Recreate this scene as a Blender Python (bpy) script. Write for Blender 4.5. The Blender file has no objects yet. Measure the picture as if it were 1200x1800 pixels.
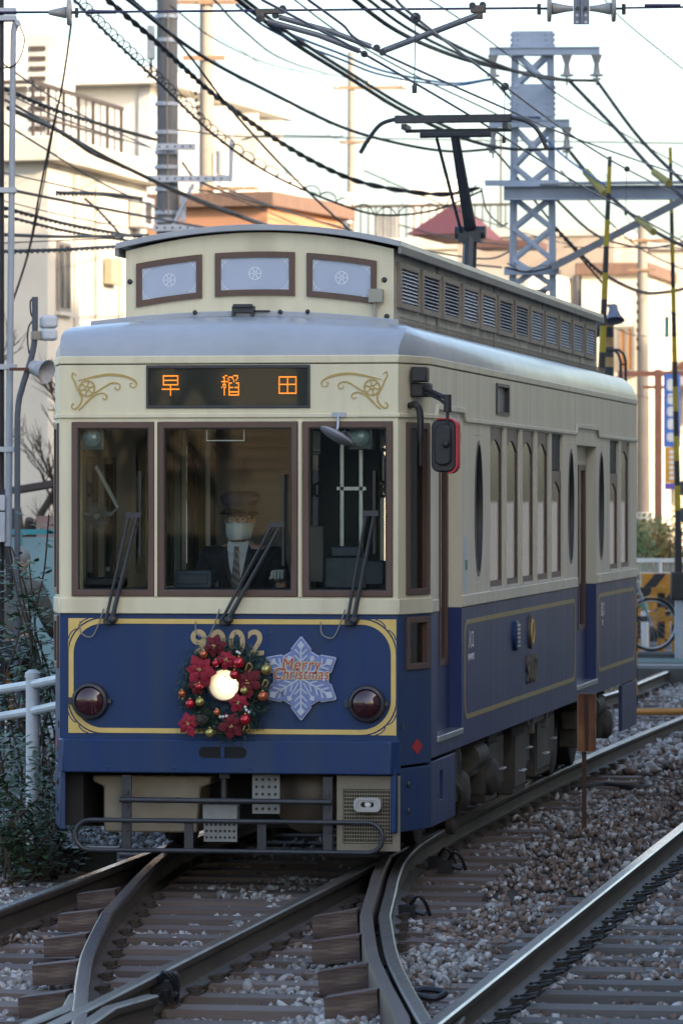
import bpy, bmesh, math, random
import numpy as np
from math import sin, cos, pi, radians, atan2, sqrt, tan
from mathutils import Vector, Matrix
random.seed(11)
SC = bpy.context.scene
COL = SC.collection
# ---------------------------------------------------------------- camera, sky, sun, exposure
FPX = 8240.0; HY = 871.0; TH = math.atan(1330.0 / FPX)
FWD = Vector((-sin(TH), cos(TH), 0)); RT = Vector((cos(TH), sin(TH), 0))
CAM = Vector((0, .44, 0)) - FWD * 27.06 + RT * .5736; CAM.z = 2.13
cd = bpy.data.cameras.new('camera'); cam = bpy.data.objects.new('camera', cd); COL.objects.link(cam)
cam.location = CAM; cam.rotation_euler = (pi / 2, 0, TH)
cd.sensor_fit = 'VERTICAL'; cd.sensor_height = 36; cd.sensor_width = 24; cd.lens = FPX / 1800 * 36
cd.shift_y = -(900 - HY) / 1800; cd.clip_start = .5; cd.clip_end = 4000
cd.dof.use_dof = True; cd.dof.focus_distance = 26.6; cd.dof.aperture_fstop = 7.1
SC.camera = cam
SUN_EL = radians(21); SUN_TO = Vector((.859, -.512, 0)).normalized()     # horizontal direction towards the sun
W = bpy.data.worlds.new('World'); SC.world = W; W.use_nodes = True
wn = W.node_tree.nodes; wl = W.node_tree.links
sky = wn.new('ShaderNodeTexSky'); sky.sky_type = 'NISHITA'; sky.sun_disc = False
sky.sun_elevation = SUN_EL; sky.sun_rotation = atan2(SUN_TO.x, SUN_TO.y)
sky.air_density = 1.0; sky.dust_density = 3.4; sky.ozone_density = 1.15; sky.altitude = 30
bg = wn['Background']; bg.inputs['Strength'].default_value = .14
wl.new(sky.outputs[0], bg.inputs[0])
sd = bpy.data.lights.new('sun', 'SUN'); sd.energy = 2.1; sd.angle = radians(.53); sd.color = (1, .83, .62)
so = bpy.data.objects.new('sun', sd); COL.objects.link(so)
sv = Vector((SUN_TO.x * cos(SUN_EL), SUN_TO.y * cos(SUN_EL), sin(SUN_EL)))
so.rotation_euler = sv.to_track_quat('Z', 'Y').to_euler(); so.location = (30, -20, 30)
SC.view_settings.view_transform = 'Standard'; SC.view_settings.look = 'None'
SC.view_settings.exposure = 1.9; SC.view_settings.gamma = 1; SC.view_settings.use_curve_mapping = False
SC.cycles.max_bounces = 8; SC.cycles.transparent_max_bounces = 16; SC.cycles.caustics_reflective = False; SC.cycles.caustics_refractive = False

# ---------------------------------------------------------------- survey helpers: a photo bearing and a distance -> a place
def ray(x, y): return FWD + RT * ((x - 600) / FPX) + Vector((0, 0, (HY - y) / FPX))
def at(x, y, Z): return CAM + ray(x, y) * Z
def atF(x, y, Y):
    r = ray(x, y); return CAM + r * ((Y - CAM.y) / r.y)
def atG(x, y, z=0):
    r = ray(x, y); return CAM + r * ((z - CAM.z) / r.z)
def V(*a): return Vector(a)
# ---------------------------------------------------------------- mesh builder
class MB:
    def __init__(s): s.v = []; s.f = []; s.m = []; s.cur = 0
    def add(s, vs, fs):
        b = len(s.v); s.v += [tuple(p) for p in vs]
        for f in fs: s.f.append([b + i for i in f]); s.m.append(s.cur)
        return s
    def box(s, x0, x1, y0, y1, z0, z1):
        return s.add([(x0,y0,z0),(x1,y0,z0),(x1,y1,z0),(x0,y1,z0),(x0,y0,z1),(x1,y0,z1),(x1,y1,z1),(x0,y1,z1)],
              [(3,2,1,0),(4,5,6,7),(0,1,5,4),(1,2,6,5),(2,3,7,6),(3,0,4,7)])
    def obox(s, c, size, R=None):
        hx, hy, hz = [a / 2 for a in size]; c = Vector(c); R = R or Matrix.Identity(3)
        vs = [c + R @ Vector(p) for p in [(-hx,-hy,-hz),(hx,-hy,-hz),(hx,hy,-hz),(-hx,hy,-hz),(-hx,-hy,hz),(hx,-hy,hz),(hx,hy,hz),(-hx,hy,hz)]]
        return s.add(vs, [(3,2,1,0),(4,5,6,7),(0,1,5,4),(1,2,6,5),(2,3,7,6),(3,0,4,7)])
    def bar(s, p0, p1, w, h, up=(0, 0, 1)):
        p0 = Vector(p0); p1 = Vector(p1); d = p1 - p0; L = d.length; d.normalize(); up = Vector(up)
        if abs(d.dot(up)) > .98: up = Vector((0, 1, 0))
        x = d.cross(up).normalized(); z = x.cross(d)
        R = Matrix((x, d, z)).transposed()
        return s.obox((p0 + p1) / 2, (w, L, h), R)
    def tube(s, pts, r, n=8, caps=True):
        P = [Vector(p) for p in pts]; rs = r if isinstance(r, (list, tuple)) else [r] * len(P)
        t0 = (P[1] - P[0]).normalized(); ref = Vector((0, 0, 1)) if abs(t0.z) < .9 else Vector((1, 0, 0))
        nx = t0.cross(ref).normalized(); b = len(s.v)
        for i, p in enumerate(P):
            t = (P[min(i + 1, len(P) - 1)] - P[max(i - 1, 0)])
            t = t.normalized() if t.length > 1e-9 else t0
            nx = (nx - t * nx.dot(t)); nx = nx.normalized() if nx.length > 1e-6 else t.orthogonal().normalized()
            ny = t.cross(nx)
            for k in range(n):
                a = 2 * pi * k / n; s.v.append(tuple(p + (nx * cos(a) + ny * sin(a)) * rs[i]))
        for i in range(len(P) - 1):
            for k in range(n):
                s.f.append([b+i*n+k, b+i*n+(k+1)%n, b+(i+1)*n+(k+1)%n, b+(i+1)*n+k]); s.m.append(s.cur)
        if caps:
            s.f.append([b + k for k in range(n)][::-1]); s.m.append(s.cur)
            e = b + (len(P) - 1) * n; s.f.append([e + k for k in range(n)]); s.m.append(s.cur)
        return s
    def cyl(s, p0, p1, r, r1=None, n=14): return s.tube([p0, p1], [r, r if r1 is None else r1], n)
    def lathe(s, prof, p0, d, n=20, caps=True):
        p0 = Vector(p0); d = Vector(d).normalized(); nx = d.orthogonal().normalized(); ny = d.cross(nx); b = len(s.v)
        for (r, h) in prof:
            for k in range(n):
                a = 2 * pi * k / n; s.v.append(tuple(p0 + d * h + (nx * cos(a) + ny * sin(a)) * max(r, 1e-4)))
        for i in range(len(prof) - 1):
            for k in range(n):
                s.f.append([b+i*n+k, b+i*n+(k+1)%n, b+(i+1)*n+(k+1)%n, b+(i+1)*n+k]); s.m.append(s.cur)
        if caps:
            s.f.append([b + k for k in range(n)][::-1]); s.m.append(s.cur)
            e = b + (len(prof) - 1) * n; s.f.append([e + k for k in range(n)]); s.m.append(s.cur)
        return s
    def ball(s, c, r, nu=14, nv=9, R=None):
        rx, ry, rz = r if isinstance(r, (list, tuple)) else (r, r, r); c = Vector(c); b = len(s.v)
        for j in range(nv + 1):
            ph = pi * j / nv - pi / 2; cr = max(cos(ph), 1e-3)
            for k in range(nu):
                a = 2 * pi * k / nu; q = Vector((rx * cr * cos(a), ry * cr * sin(a), rz * sin(ph)))
                if R: q = R @ q
                s.v.append(tuple(c + q))
        for j in range(nv):
            for k in range(nu):
                s.f.append([b+j*nu+k, b+j*nu+(k+1)%nu, b+(j+1)*nu+(k+1)%nu, b+(j+1)*nu+k]); s.m.append(s.cur)
        return s
    def extr(s, poly, fn, d0, d1):
        """polygon (u,v) list extruded between depths; fn(u,v,d)->point"""
        n = len(poly); vs = [fn(u, v, d0) for u, v in poly] + [fn(u, v, d1) for u, v in poly]
        fs = [tuple(range(n)), tuple(range(2 * n - 1, n - 1, -1))] + [(i, n + i, n + (i + 1) % n, (i + 1) % n) for i in range(n)]
        return s.add(vs, fs)
    def band(s, inner, outer, fn, d0, d1, closed=True):
        """flat strip between two polylines of equal count, with thickness"""
        n = len(inner); vs = []
        for d in (d0, d1):
            vs += [fn(u, v, d) for u, v in inner]; vs += [fn(u, v, d) for u, v in outer]
        fs = []; m = n if closed else n - 1
        for i in range(m):
            j = (i + 1) % n
            fs += [(i, j, n+j, n+i), (2*n+i, 3*n+i, 3*n+j, 2*n+j), (i, 2*n+i, 2*n+j, j), (n+i, n+j, 3*n+j, 3*n+i)]
        if not closed: fs += [(0, n, 3*n, 2*n), (n-1, 3*n-1, 4*n-1, 2*n-1)]
        return s.add(vs, fs)
    def ribbon(s, path, w, fn, d0, d1):
        ws = w if isinstance(w, (list, tuple)) else [w] * len(path); a = []; b = []
        for i, (u, v) in enumerate(path):
            p, q = path[max(i - 1, 0)], path[min(i + 1, len(path) - 1)]
            du, dv = q[0] - p[0], q[1] - p[1]; L = math.hypot(du, dv) or 1; nx, ny = -dv / L, du / L
            a.append((u + nx * ws[i] / 2, v + ny * ws[i] / 2)); b.append((u - nx * ws[i] / 2, v - ny * ws[i] / 2))
        return s.band(a, b, fn, d0, d1, False)
    def wall(s, us, vs, holes, fn, t):
        """grid wall with rectangular holes (u0,u1,v0,v1); fn(u,v,d), d=0 outside, d=t inside"""
        u0, u1, v0, v1 = min(us), max(us), min(vs), max(vs)
        us = sorted(set(round(min(max(a, u0), u1), 5) for a in us + [h[0] for h in holes] + [h[1] for h in holes]))
        vs = sorted(set(round(min(max(a, v0), v1), 5) for a in vs + [h[2] for h in holes] + [h[3] for h in holes]))
        def solid(i, j):
            if i < 0 or j < 0 or i >= len(us) - 1 or j >= len(vs) - 1: return False
            u = (us[i] + us[i+1]) / 2; v = (vs[j] + vs[j+1]) / 2
            return not any(h[0] < u < h[1] and h[2] < v < h[3] for h in holes)
        idx = {}
        def g(i, j, k):
            if (i, j, k) not in idx:
                idx[(i, j, k)] = len(s.v); s.v.append(tuple(fn(us[i], vs[j], t if k else 0)))
            return idx[(i, j, k)]
        def q(*f): s.f.append(list(f)); s.m.append(s.cur)
        for i in range(len(us) - 1):
            for j in range(len(vs) - 1):
                if not solid(i, j): continue
                q(g(i,j,0), g(i+1,j,0), g(i+1,j+1,0), g(i,j+1,0)); q(g(i,j,1), g(i,j+1,1), g(i+1,j+1,1), g(i+1,j,1))
                if not solid(i-1, j): q(g(i,j,0), g(i,j+1,0), g(i,j+1,1), g(i,j,1))
                if not solid(i+1, j): q(g(i+1,j,0), g(i+1,j,1), g(i+1,j+1,1), g(i+1,j+1,0))
                if not solid(i, j-1): q(g(i,j,0), g(i,j,1), g(i+1,j,1), g(i+1,j,0))
                if not solid(i, j+1): q(g(i,j+1,0), g(i+1,j+1,0), g(i+1,j+1,1), g(i,j+1,1))
        return s
    def mesh(s, name, mats, smooth=35, recalc=True):
        me = bpy.data.meshes.new(name); me.from_pydata(s.v, [], s.f)
        for m in (mats if isinstance(mats, (list, tuple)) else [mats]): me.materials.append(m)
        me.polygons.foreach_set('material_index', s.m)
        if recalc:
            bm = bmesh.new(); bm.from_mesh(me); bmesh.ops.recalc_face_normals(bm, faces=bm.faces); bm.to_mesh(me); bm.free()
        if smooth:
            me.polygons.foreach_set('use_smooth', [True] * len(me.polygons)); me.set_sharp_from_angle(angle=radians(smooth))
        me.update(); return me
    def build(s, name, mats, parent=None, smooth=35, bevel=0, local=False, label=None, recalc=True, cat=None, group=None, kind=None):
        o = link(name, s.mesh(name, mats, smooth, recalc), parent, local)
        if bevel:
            b = o.modifiers.new('bevel', 'BEVEL'); b.width = bevel; b.segments = 2; b.limit_method = 'ANGLE'; b.angle_limit = radians(40)
        tag(o, label, cat, group, kind); return o
def tag(o, label=None, cat=None, group=None, kind=None):
    if label: o['label'] = label
    if cat: o['category'] = cat
    if group: o['group'] = group
    if kind: o['kind'] = kind
    return o
LOC = {}
def link(name, data, parent=None, local=False):
    o = bpy.data.objects.new(name, data); COL.objects.link(o)
    if parent is not None:
        o.parent = parent
        if not local:
            L = LOC.get(parent.name, Vector((0, 0, 0)))
            o.matrix_parent_inverse = Matrix.Translation(-L)
    return o
def thing(name, label, cat, loc=(0, 0, 0), group=None, rotz=0, kind=None):
    o = bpy.data.objects.new(name, None); COL.objects.link(o); o.location = loc; o.rotation_euler = (0, 0, rotz); o.empty_display_size = .2
    LOC[o.name] = Vector(loc); return tag(o, label, cat, group, kind)
def dup(root, loc, rotz=0, label=None, scale=None):
    r = root.copy(); COL.objects.link(r); r.location = loc; r.rotation_euler = (0, 0, rotz)
    if scale: r.scale = scale
    if label: r['label'] = label
    for ch in root.children:
        c = ch.copy(); COL.objects.link(c); c.parent = r
        for g in ch.children:
            d = g.copy(); COL.objects.link(d); d.parent = c
    return r
def spline(pts, n=8):
    P = [Vector(p) for p in pts]; P = [P[0] * 2 - P[1]] + P + [P[-1] * 2 - P[-2]]; out = []
    for i in range(1, len(P) - 2):
        a, b, c, d = P[i-1], P[i], P[i+1], P[i+2]
        for k in range(n):
            t = k / n
            out.append(.5 * ((2*b) + (c-a)*t + (2*a-5*b+4*c-d)*t*t + (3*b-a-3*c+d)*t**3))
    return out + [P[-2]]
def sp2(pts, n=6): return [(p.x, p.y) for p in spline([(a, b, 0) for a, b in pts], n)]
def arc(cx, cy, r, a0, a1, n=12, ry=None):
    return [(cx + r * cos(radians(a0 + (a1 - a0) * i / n)), cy + (ry or r) * sin(radians(a0 + (a1 - a0) * i / n))) for i in range(n + 1)]
def rrect(x0, x1, y0, y1, r, n=6):
    return arc(x1-r, y0+r, r, -90, 0, n) + arc(x1-r, y1-r, r, 0, 90, n) + arc(x0+r, y1-r, r, 90, 180, n) + arc(x0+r, y0+r, r, 180, 270, n)
# ---------------------------------------------------------------- materials
def node_mat(name):
    m = bpy.data.materials.new(name); m.use_nodes = True; nt = m.node_tree
    return m, nt, nt.nodes['Principled BSDF']
MATS = {}
def M(name, c1=None, c2=None, rough=.5, metal=0, scale=6, stretch=(1, 1, 1), bump=0, bscale=None, spec=.5, rvar=0, rnd=0, detail=5, thr=(.35, .68), coat=0, c3=None, s3=2.0):
    if name in MATS: return MATS[name]
    m, nt, b = node_mat(name); N, L = nt.nodes, nt.links; MATS[name] = m
    b.inputs['Roughness'].default_value = rough; b.inputs['Metallic'].default_value = metal; b.inputs['Specular IOR Level'].default_value = spec
    if coat: b.inputs['Coat Weight'].default_value = coat; b.inputs['Coat Roughness'].default_value = .12
    tc = N.new('ShaderNodeTexCoord'); mp = N.new('ShaderNodeMapping'); mp.inputs['Scale'].default_value = stretch; L.new(tc.outputs['Object'], mp.inputs[0])
    if c2 is None: c2 = tuple(a * .86 for a in c1)
    nz = N.new('ShaderNodeTexNoise'); nz.inputs['Scale'].default_value = scale; nz.inputs['Detail'].default_value = detail; nz.inputs['Roughness'].default_value = .62; L.new(mp.outputs[0], nz.inputs['Vector'])
    cr = N.new('ShaderNodeValToRGB'); cr.color_ramp.elements[0].position, cr.color_ramp.elements[1].position = thr
    cr.color_ramp.elements[0].color = (*c1, 1); cr.color_ramp.elements[1].color = (*c2, 1); L.new(nz.outputs['Fac'], cr.inputs[0]); out = cr.outputs[0]
    if c3:
        n3 = N.new('ShaderNodeTexNoise'); n3.inputs['Scale'].default_value = s3; n3.inputs['Detail'].default_value = 6; L.new(mp.outputs[0], n3.inputs['Vector'])
        r3 = N.new('ShaderNodeMapRange'); r3.inputs[1].default_value = .52; r3.inputs[2].default_value = .7; L.new(n3.outputs['Fac'], r3.inputs[0])
        mx = N.new('ShaderNodeMix'); mx.data_type = 'RGBA'; L.new(r3.outputs[0], mx.inputs[0]); L.new(out, mx.inputs[6]); mx.inputs[7].default_value = (*c3, 1); out = mx.outputs[2]
    if rnd:
        oi = N.new('ShaderNodeObjectInfo'); r = N.new('ShaderNodeMapRange'); r.inputs[3].default_value = 1 - rnd; r.inputs[4].default_value = 1 + rnd; L.new(oi.outputs['Random'], r.inputs[0])
        mx = N.new('ShaderNodeVectorMath'); mx.operation = 'SCALE'; L.new(out, mx.inputs[0]); L.new(r.outputs[0], mx.inputs['Scale']); out = mx.outputs[0]
    L.new(out, b.inputs['Base Color'])
    if rvar:
        r = N.new('ShaderNodeMapRange'); r.inputs[3].default_value = rough - rvar; r.inputs[4].default_value = rough + rvar; L.new(nz.outputs['Fac'], r.inputs[0]); L.new(r.outputs[0], b.inputs['Roughness'])
    if bump:
        n2 = N.new('ShaderNodeTexNoise'); n2.inputs['Scale'].default_value = bscale or scale * 4; n2.inputs['Detail'].default_value = 6; L.new(mp.outputs[0], n2.inputs['Vector'])
        bp = N.new('ShaderNodeBump'); bp.inputs['Strength'].default_value = bump; bp.inputs['Distance'].default_value = .02; L.new(n2.outputs['Fac'], bp.inputs['Height']); L.new(bp.outputs[0], b.inputs['Normal'])
    return m
def glass(name, tint=(.8, .82, .8), rough=.02, ior=1.5):
    m, nt, b = node_mat(name); N, L = nt.nodes, nt.links; N.remove(b)
    fr = N.new('ShaderNodeFresnel'); fr.inputs[0].default_value = ior
    t = N.new('ShaderNodeBsdfTransparent'); t.inputs[0].default_value = (*tint, 1)
    g = N.new('ShaderNodeBsdfGlossy'); g.inputs['Roughness'].default_value = rough; g.inputs[0].default_value = (1, 1, 1, 1)
    mx = N.new('ShaderNodeMixShader'); L.new(fr.outputs[0], mx.inputs[0]); L.new(t.outputs[0], mx.inputs[1]); L.new(g.outputs[0], mx.inputs[2])
    L.new(mx.outputs[0], N['Material Output'].inputs[0]); return m
def emis(name, c, s):
    m, nt, b = node_mat(name); b.inputs['Base Color'].default_value = (*c, 1); b.inputs['Emission Color'].default_value = (*c, 1); b.inputs['Emission Strength'].default_value = s; return m
def stripes(name, ca, cb, freq, axis, rough=.5):
    """painted hazard bands; axis = direction in object space"""
    m, nt, b = node_mat(name); N, L = nt.nodes, nt.links; b.inputs['Roughness'].default_value = rough
    tc = N.new('ShaderNodeTexCoord'); d = N.new('ShaderNodeVectorMath'); d.operation = 'DOT_PRODUCT'; L.new(tc.outputs['Object'], d.inputs[0]); d.inputs[1].default_value = axis
    a = N.new('ShaderNodeMath'); a.operation = 'MULTIPLY'; a.inputs[1].default_value = freq; L.new(d.outputs['Value'], a.inputs[0])
    fr = N.new('ShaderNodeMath'); fr.operation = 'FRACT'; L.new(a.outputs[0], fr.inputs[0])
    g = N.new('ShaderNodeMath'); g.operation = 'GREATER_THAN'; g.inputs[1].default_value = .5; L.new(fr.outputs[0], g.inputs[0])
    nz = N.new('ShaderNodeTexNoise'); nz.inputs['Scale'].default_value = 9; nz.inputs['Detail'].default_value = 5; L.new(tc.outputs['Object'], nz.inputs[0])
    mx = N.new('ShaderNodeMix'); mx.data_type = 'RGBA'; L.new(g.outputs[0], mx.inputs[0]); mx.inputs[6].default_value = (*ca, 1); mx.inputs[7].default_value = (*cb, 1)
    m2 = N.new('ShaderNodeMix'); m2.data_type = 'RGBA'; m2.blend_type = 'MULTIPLY'; m2.inputs[0].default_value = .5; L.new(mx.outputs[2], m2.inputs[6]); L.new(nz.outputs['Fac'], m2.inputs[7]); L.new(m2.outputs[2], b.inputs['Base Color']); return m
cream = M('cream_paint', (.74, .67, .47), (.68, .61, .425), .36, scale=5, stretch=(2, 2, .25), rvar=.08, coat=.12, bump=.03, bscale=3, c3=(.60, .53, .37), s3=1.6)
blue = M('blue_paint', (.013, .038, .128), (.018, .043, .112), .34, scale=4, stretch=(3, 3, .25), spec=.3, c3=(.028, .048, .105), s3=2.2, rvar=.1, coat=0, bump=.02, bscale=3)
cream_s = M('cream_side_glare', (.68, .62, .47), (.56, .52, .42), .42, scale=3, stretch=(1, 3, .14), rvar=.1, coat=.1)  # side copy of the cream, greyed in its colour to carry the glare
blue_s = M('blue_side_glare', (.012, .030, .135), (.028, .042, .115), .42, scale=3, stretch=(1, 3, .14), rvar=.12, spec=.38)  # side copy of the blue, grey glare mixed into its second tone
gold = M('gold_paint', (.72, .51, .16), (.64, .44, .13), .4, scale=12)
golds = M('gold_side_dark', (.36, .28, .10), (.30, .23, .08), .45, scale=12)  # darker copy of the lining gold, used on the tram sides
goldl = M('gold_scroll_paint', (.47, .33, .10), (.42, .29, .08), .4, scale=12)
roofm = M('roof_grey_paint', (.37, .39, .43), (.31, .33, .365), .30, scale=3, coat=.4, rvar=.06, bump=.05, bscale=5)
brown = M('brown_frame', (.115, .062, .045), (.09, .05, .038), .4, scale=8, stretch=(1, 1, .3))
black = M('black_rubber', (.012, .012, .014), (.02, .02, .022), .5, scale=10)
dkmetal = M('dark_metal', (.035, .036, .042), (.055, .055, .06), .42, .3, scale=8, rvar=.1)
under = M('underframe_grime', (.035, .032, .030), (.075, .066, .055), .7, .1, scale=7, bump=.2, c3=(.11, .085, .06), s3=3)
steel = M('galvanised_steel', (.42, .45, .50), (.34, .37, .42), .45, .25, scale=5, rvar=.1)
bluesteel = M('tower_grey_paint', (.40, .46, .56), (.33, .39, .48), .5, .1, scale=3, rvar=.1)
chrome = M('bare_metal', (.55, .55, .55), (.45, .45, .45), .28, .9, scale=10)
frost = M('frosted_panel', (.42, .47, .58), (.38, .43, .54), .3, scale=3)
etch = M('etched_white', (.72, .75, .80), (.68, .7, .76), .5, scale=6)
wglass = glass('window_glass', (.90, .93, .91)); sglass = glass('side_window_glass', (.6, .64, .64))
skin = M('skin', (.56, .35, .26), (.50, .30, .22), .5, scale=20)
white = M('white_paint', (.78, .78, .76), (.68, .68, .66), .5, scale=5)
BLK = M('cable_black', (.018, .017, .019), (.032, .03, .032), .55, scale=6)
BRN = M('cable_brown', (.05, .043, .045), (.07, .06, .06), .6, scale=6)
CBL = M('cable_blue', (.08, .19, .42), (.06, .15, .34), .5, scale=6)
def text_mesh(body, size, mat, extrude=.001, offset=0, shear=0, space=1.0, bold=0):
    cu = bpy.data.curves.new('text', 'FONT'); cu.body = body; cu.size = size; cu.extrude = extrude; cu.offset = offset + bold; cu.shear = shear
    cu.space_character = space; cu.align_x = 'CENTER'; cu.align_y = 'CENTER'; cu.resolution_u = 6
    ob = bpy.data.objects.new('text', cu); COL.objects.link(ob); dg = bpy.context.evaluated_depsgraph_get(); dg.update()
    me = bpy.data.meshes.new_from_object(ob.evaluated_get(dg)); bpy.data.objects.remove(ob); me.materials.clear(); me.materials.append(mat); return me
def text_obj(name, body, size, mat, pos, R, parent, **k):
    sx = k.pop('sx', 1); label = k.pop('label', None); me = text_mesh(body, size, mat, **k)
    me.transform(Matrix.Translation(pos) @ R.to_4x4() @ Matrix.Diagonal((sx, 1, 1, 1)))
    o = link(name, me, parent); tag(o, label); return o
RF = Matrix(((1, 0, 0), (0, 0, -1), (0, 1, 0)))          # text plane facing -Y (front of the tram)
RS = Matrix(((0, 0, 1), (1, 0, 0), (0, 1, 0)))           # text plane facing +X (side of the tram)
# ================================================================ SETTING: ground, street, tracks
ballm = M('ballast_bed', (.10, .095, .09), (.05, .045, .042), .9, scale=28, bump=.8, bscale=45, c3=(.075, .05, .038), s3=1.3)
GZ = -.205
k = MB(); k.add([(-900, -200, GZ - .01), (900, -200, GZ - .01), (900, 1600, GZ - .01), (-900, 1600, GZ - .01)], [(0, 1, 2, 3)]); k.build('ground', M('far_ground', (.16, .15, .14), (.12, .115, .11), .9, scale=2), kind='structure', smooth=0)
# ballast bed as an uneven sheet
nx, ny = 90, 220; rs = random.Random(3); k = MB(); X0, X1, Y0_, Y1_ = -4.6, 6.0, -11, 31
hgt = lambda x, y: GZ + .014 * sin(x * 3.1 + y * .7) + .012 * sin(y * 2.3 - x * 1.1) + .01 * sin(x * 7 + y * 5.1) + (.035 if 1.5 < x < 1.9 else 0)
for j in range(ny + 1):
    for i in range(nx + 1):
        x = X0 + (X1 - X0) * i / nx; y = Y0_ + (Y1_ - Y0_) * j / ny; k.v.append((x, y, hgt(x, y)))
for j in range(ny):
    for i in range(nx): a = j * (nx + 1) + i; k.f.append([a, a + 1, a + nx + 2, a + nx + 1]); k.m.append(0)
k.build('ballast_bed', ballm, kind='structure', recalc=False)
# road of the level crossing behind the tram, and the street on the left
asph = M('asphalt', (.085, .088, .095), (.06, .062, .066), .85, scale=9, bump=.3, bscale=120)
MB().box(-12, 9, 31, 41.5, -.3, .008).build('crossing_road', asph, kind='structure', smooth=0)
kconc = M('kerb_concrete', (.34, .34, .33), (.26, .26, .25), .8, scale=6)
MB().box(-12, 9, 30.72, 31, -.3, .03).build('kerb', M('kerb_dark', (.10, .10, .098), (.07, .07, .07), .85, scale=6), kind='structure', bevel=.01)
MB().box(-12, 9, 31.12, 31.26, -.2, .012).build('road_marking', M('road_white', (.62, .62, .60), (.42, .42, .41), .7, scale=8), kind='structure', smooth=0)
MB().box(-30, -4.62, -12, 31, -.3, -.08).build('street', asph, kind='structure', smooth=0)
MB().box(-4.9, -4.6, -12, 31, -.3, -.03).build('kerb', MATS['kerb_concrete'], kind='structure', bevel=.01)
wp = M('road_white', (.62, .62, .60), (.42, .42, .41), .7, scale=8)
MB().box(-12, 9, 32.3, 32.45, -.2, .012).build('road_marking', wp, kind='structure', smooth=0)
k = MB(); k.add([(-6, 34, .013), (-5.85, 34, .013), (1.2, 39.4, .013), (1.0, 39.4, .013)], [(0, 1, 2, 3)]); k.build('road_marking', wp, kind='structure', smooth=0)
MB().box(-12, 9, 33.2, 35.1, -.2, .0115).build('green_lane', M('green_lane', (.10, .17, .15), (.08, .13, .12), .8, scale=6), kind='structure', smooth=0)
# ---- rails
bend = lambda y: 0 if y < 8 else .42 * min(1, (y - 8) / 17) ** 1.6
railm = M('rail_rust', (.060, .048, .040), (.095, .075, .058), .6, .35, scale=9, stretch=(1, .3, 1), bump=.1, c3=(.035, .03, .028), s3=2)
railtop = M('rail_polished', (.50, .50, .53), (.36, .35, .36), .22, .95, scale=5, stretch=(6, .4, 1), rvar=.08)
railtopd = M('rail_dull_top', (.20, .175, .155), (.13, .11, .095), .36, .8, scale=4, stretch=(4, .5, 1), rvar=.1)
guardm = M('guard_rail_brown', (.105, .075, .060), (.075, .055, .046), .55, .3, scale=6, stretch=(2, .3, 1))
PROF = [(-.064, -.153), (.064, -.153), (.064, -.142), (.014, -.125), (.009, -.11), (.009, -.055), (.026, -.042), (.0325, -.034), (.0325, -.008), (.024, 0), (-.024, 0), (-.0325, -.008), (-.0325, -.034), (-.026, -.042), (-.009, -.055), (-.009, -.11), (-.014, -.125), (-.064, -.142)]
def rail(name, path, parent, mats, dz=0, label=None, prof=PROF, top=(8, 9, 10)):
    k = MB(); n = len(prof)
    for i, p in enumerate(path):
        a, b = path[max(i - 1, 0)], path[min(i + 1, len(path) - 1)]; d = Vector((b[0] - a[0], b[1] - a[1], 0)).normalized(); nn = Vector((d.y, -d.x, 0))
        for u, v in prof: k.v.append((p[0] + nn.x * u, p[1] + nn.y * u, v + dz))
    for i in range(len(path) - 1):
        for j in range(n): k.f.append([i*n+j, i*n+(j+1)%n, (i+1)*n+(j+1)%n, (i+1)*n+j]); k.m.append(1 if j in top else 0)
    k.f.append(list(range(n))); k.m.append(0); k.f.append([(len(path) - 1) * n + j for j in range(n)]); k.m.append(0)
    return k.build(name, mats, parent, smooth=40, label=label)
OFFP = [(4.2, 0), (2.4, .035), (1, .13), (-.24, .27), (-1.2, .395), (-2.4, .55), (-2.9, .625), (-4.7, .93), (-5.95, 1.175), (-6.65, 1.32), (-7.5, 1.50), (-9, 1.84), (-11, 2.32)]
def off(y):
    if y >= 4.2: return 0
    for (a, oa), (b, ob) in zip(OFFP, OFFP[1:]):
        if b <= y <= a: return oa + (ob - oa) * (a - y) / (a - b)
    return OFFP[-1][1]
offs = [(p.x, p.y) for p in spline([(o, y, 0) for y, o in OFFP], 6)]
main = thing('tram_track', 'straight tram track of rusty rails the tram stands on', 'track', kind='structure')
right = thing('tram_track', 'second tram track with one bright polished rail at the right', 'track', kind='structure')
turn = thing('turnout', 'curved turnout rails crossing from the left track to the right one', 'turnout', kind='structure')
ys = [-11 + i * .8 for i in range(56)]
rail('rail', [(-.718 + bend(y), y) for y in ys], main, [railm, railtop]); rail('rail', [(.718 + bend(y), y) for y in ys], main, [railm, railtopd])
rail('rail', [(2.225 + bend(y) , y) for y in ys], right, [railm, railtop]); rail('rail', [(3.66 + bend(y), y) for y in ys], right, [railm, railtop])
rail('rail', [(-.718 + o, y) for o, y in offs], turn, [railm, railtop], -.003); rail('rail', [(.718 + o, y) for o, y in offs], turn, [railm, railtopd], -.003)
gp = [(.718 + o - .098 - (.0 if y > -7.4 else (-7.4 - y) * .10), y) for o, y in offs if -8.6 < y < 1.2]
GPROF = [(-.05, -.153), (.05, -.153), (.05, -.14), (.03, -.12), (.03, -.01), (.024, .012), (-.03, .012), (-.036, -.005), (-.036, -.12)]
rail('guard_rail', gp, turn, [guardm, guardm], .002, 'brown check rail inside the right curved rail', GPROF, (5,))
k = MB(); k.extr([(.62, -6.55), (.74, -6.7), (.80, -7.6), (.86, -8.6), (.52, -8.6), (.58, -7.4)], lambda u, v, d: (u, v, d), -.15, -.05); k.build('frog_casting', [railm], turn, bevel=.01)
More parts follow.
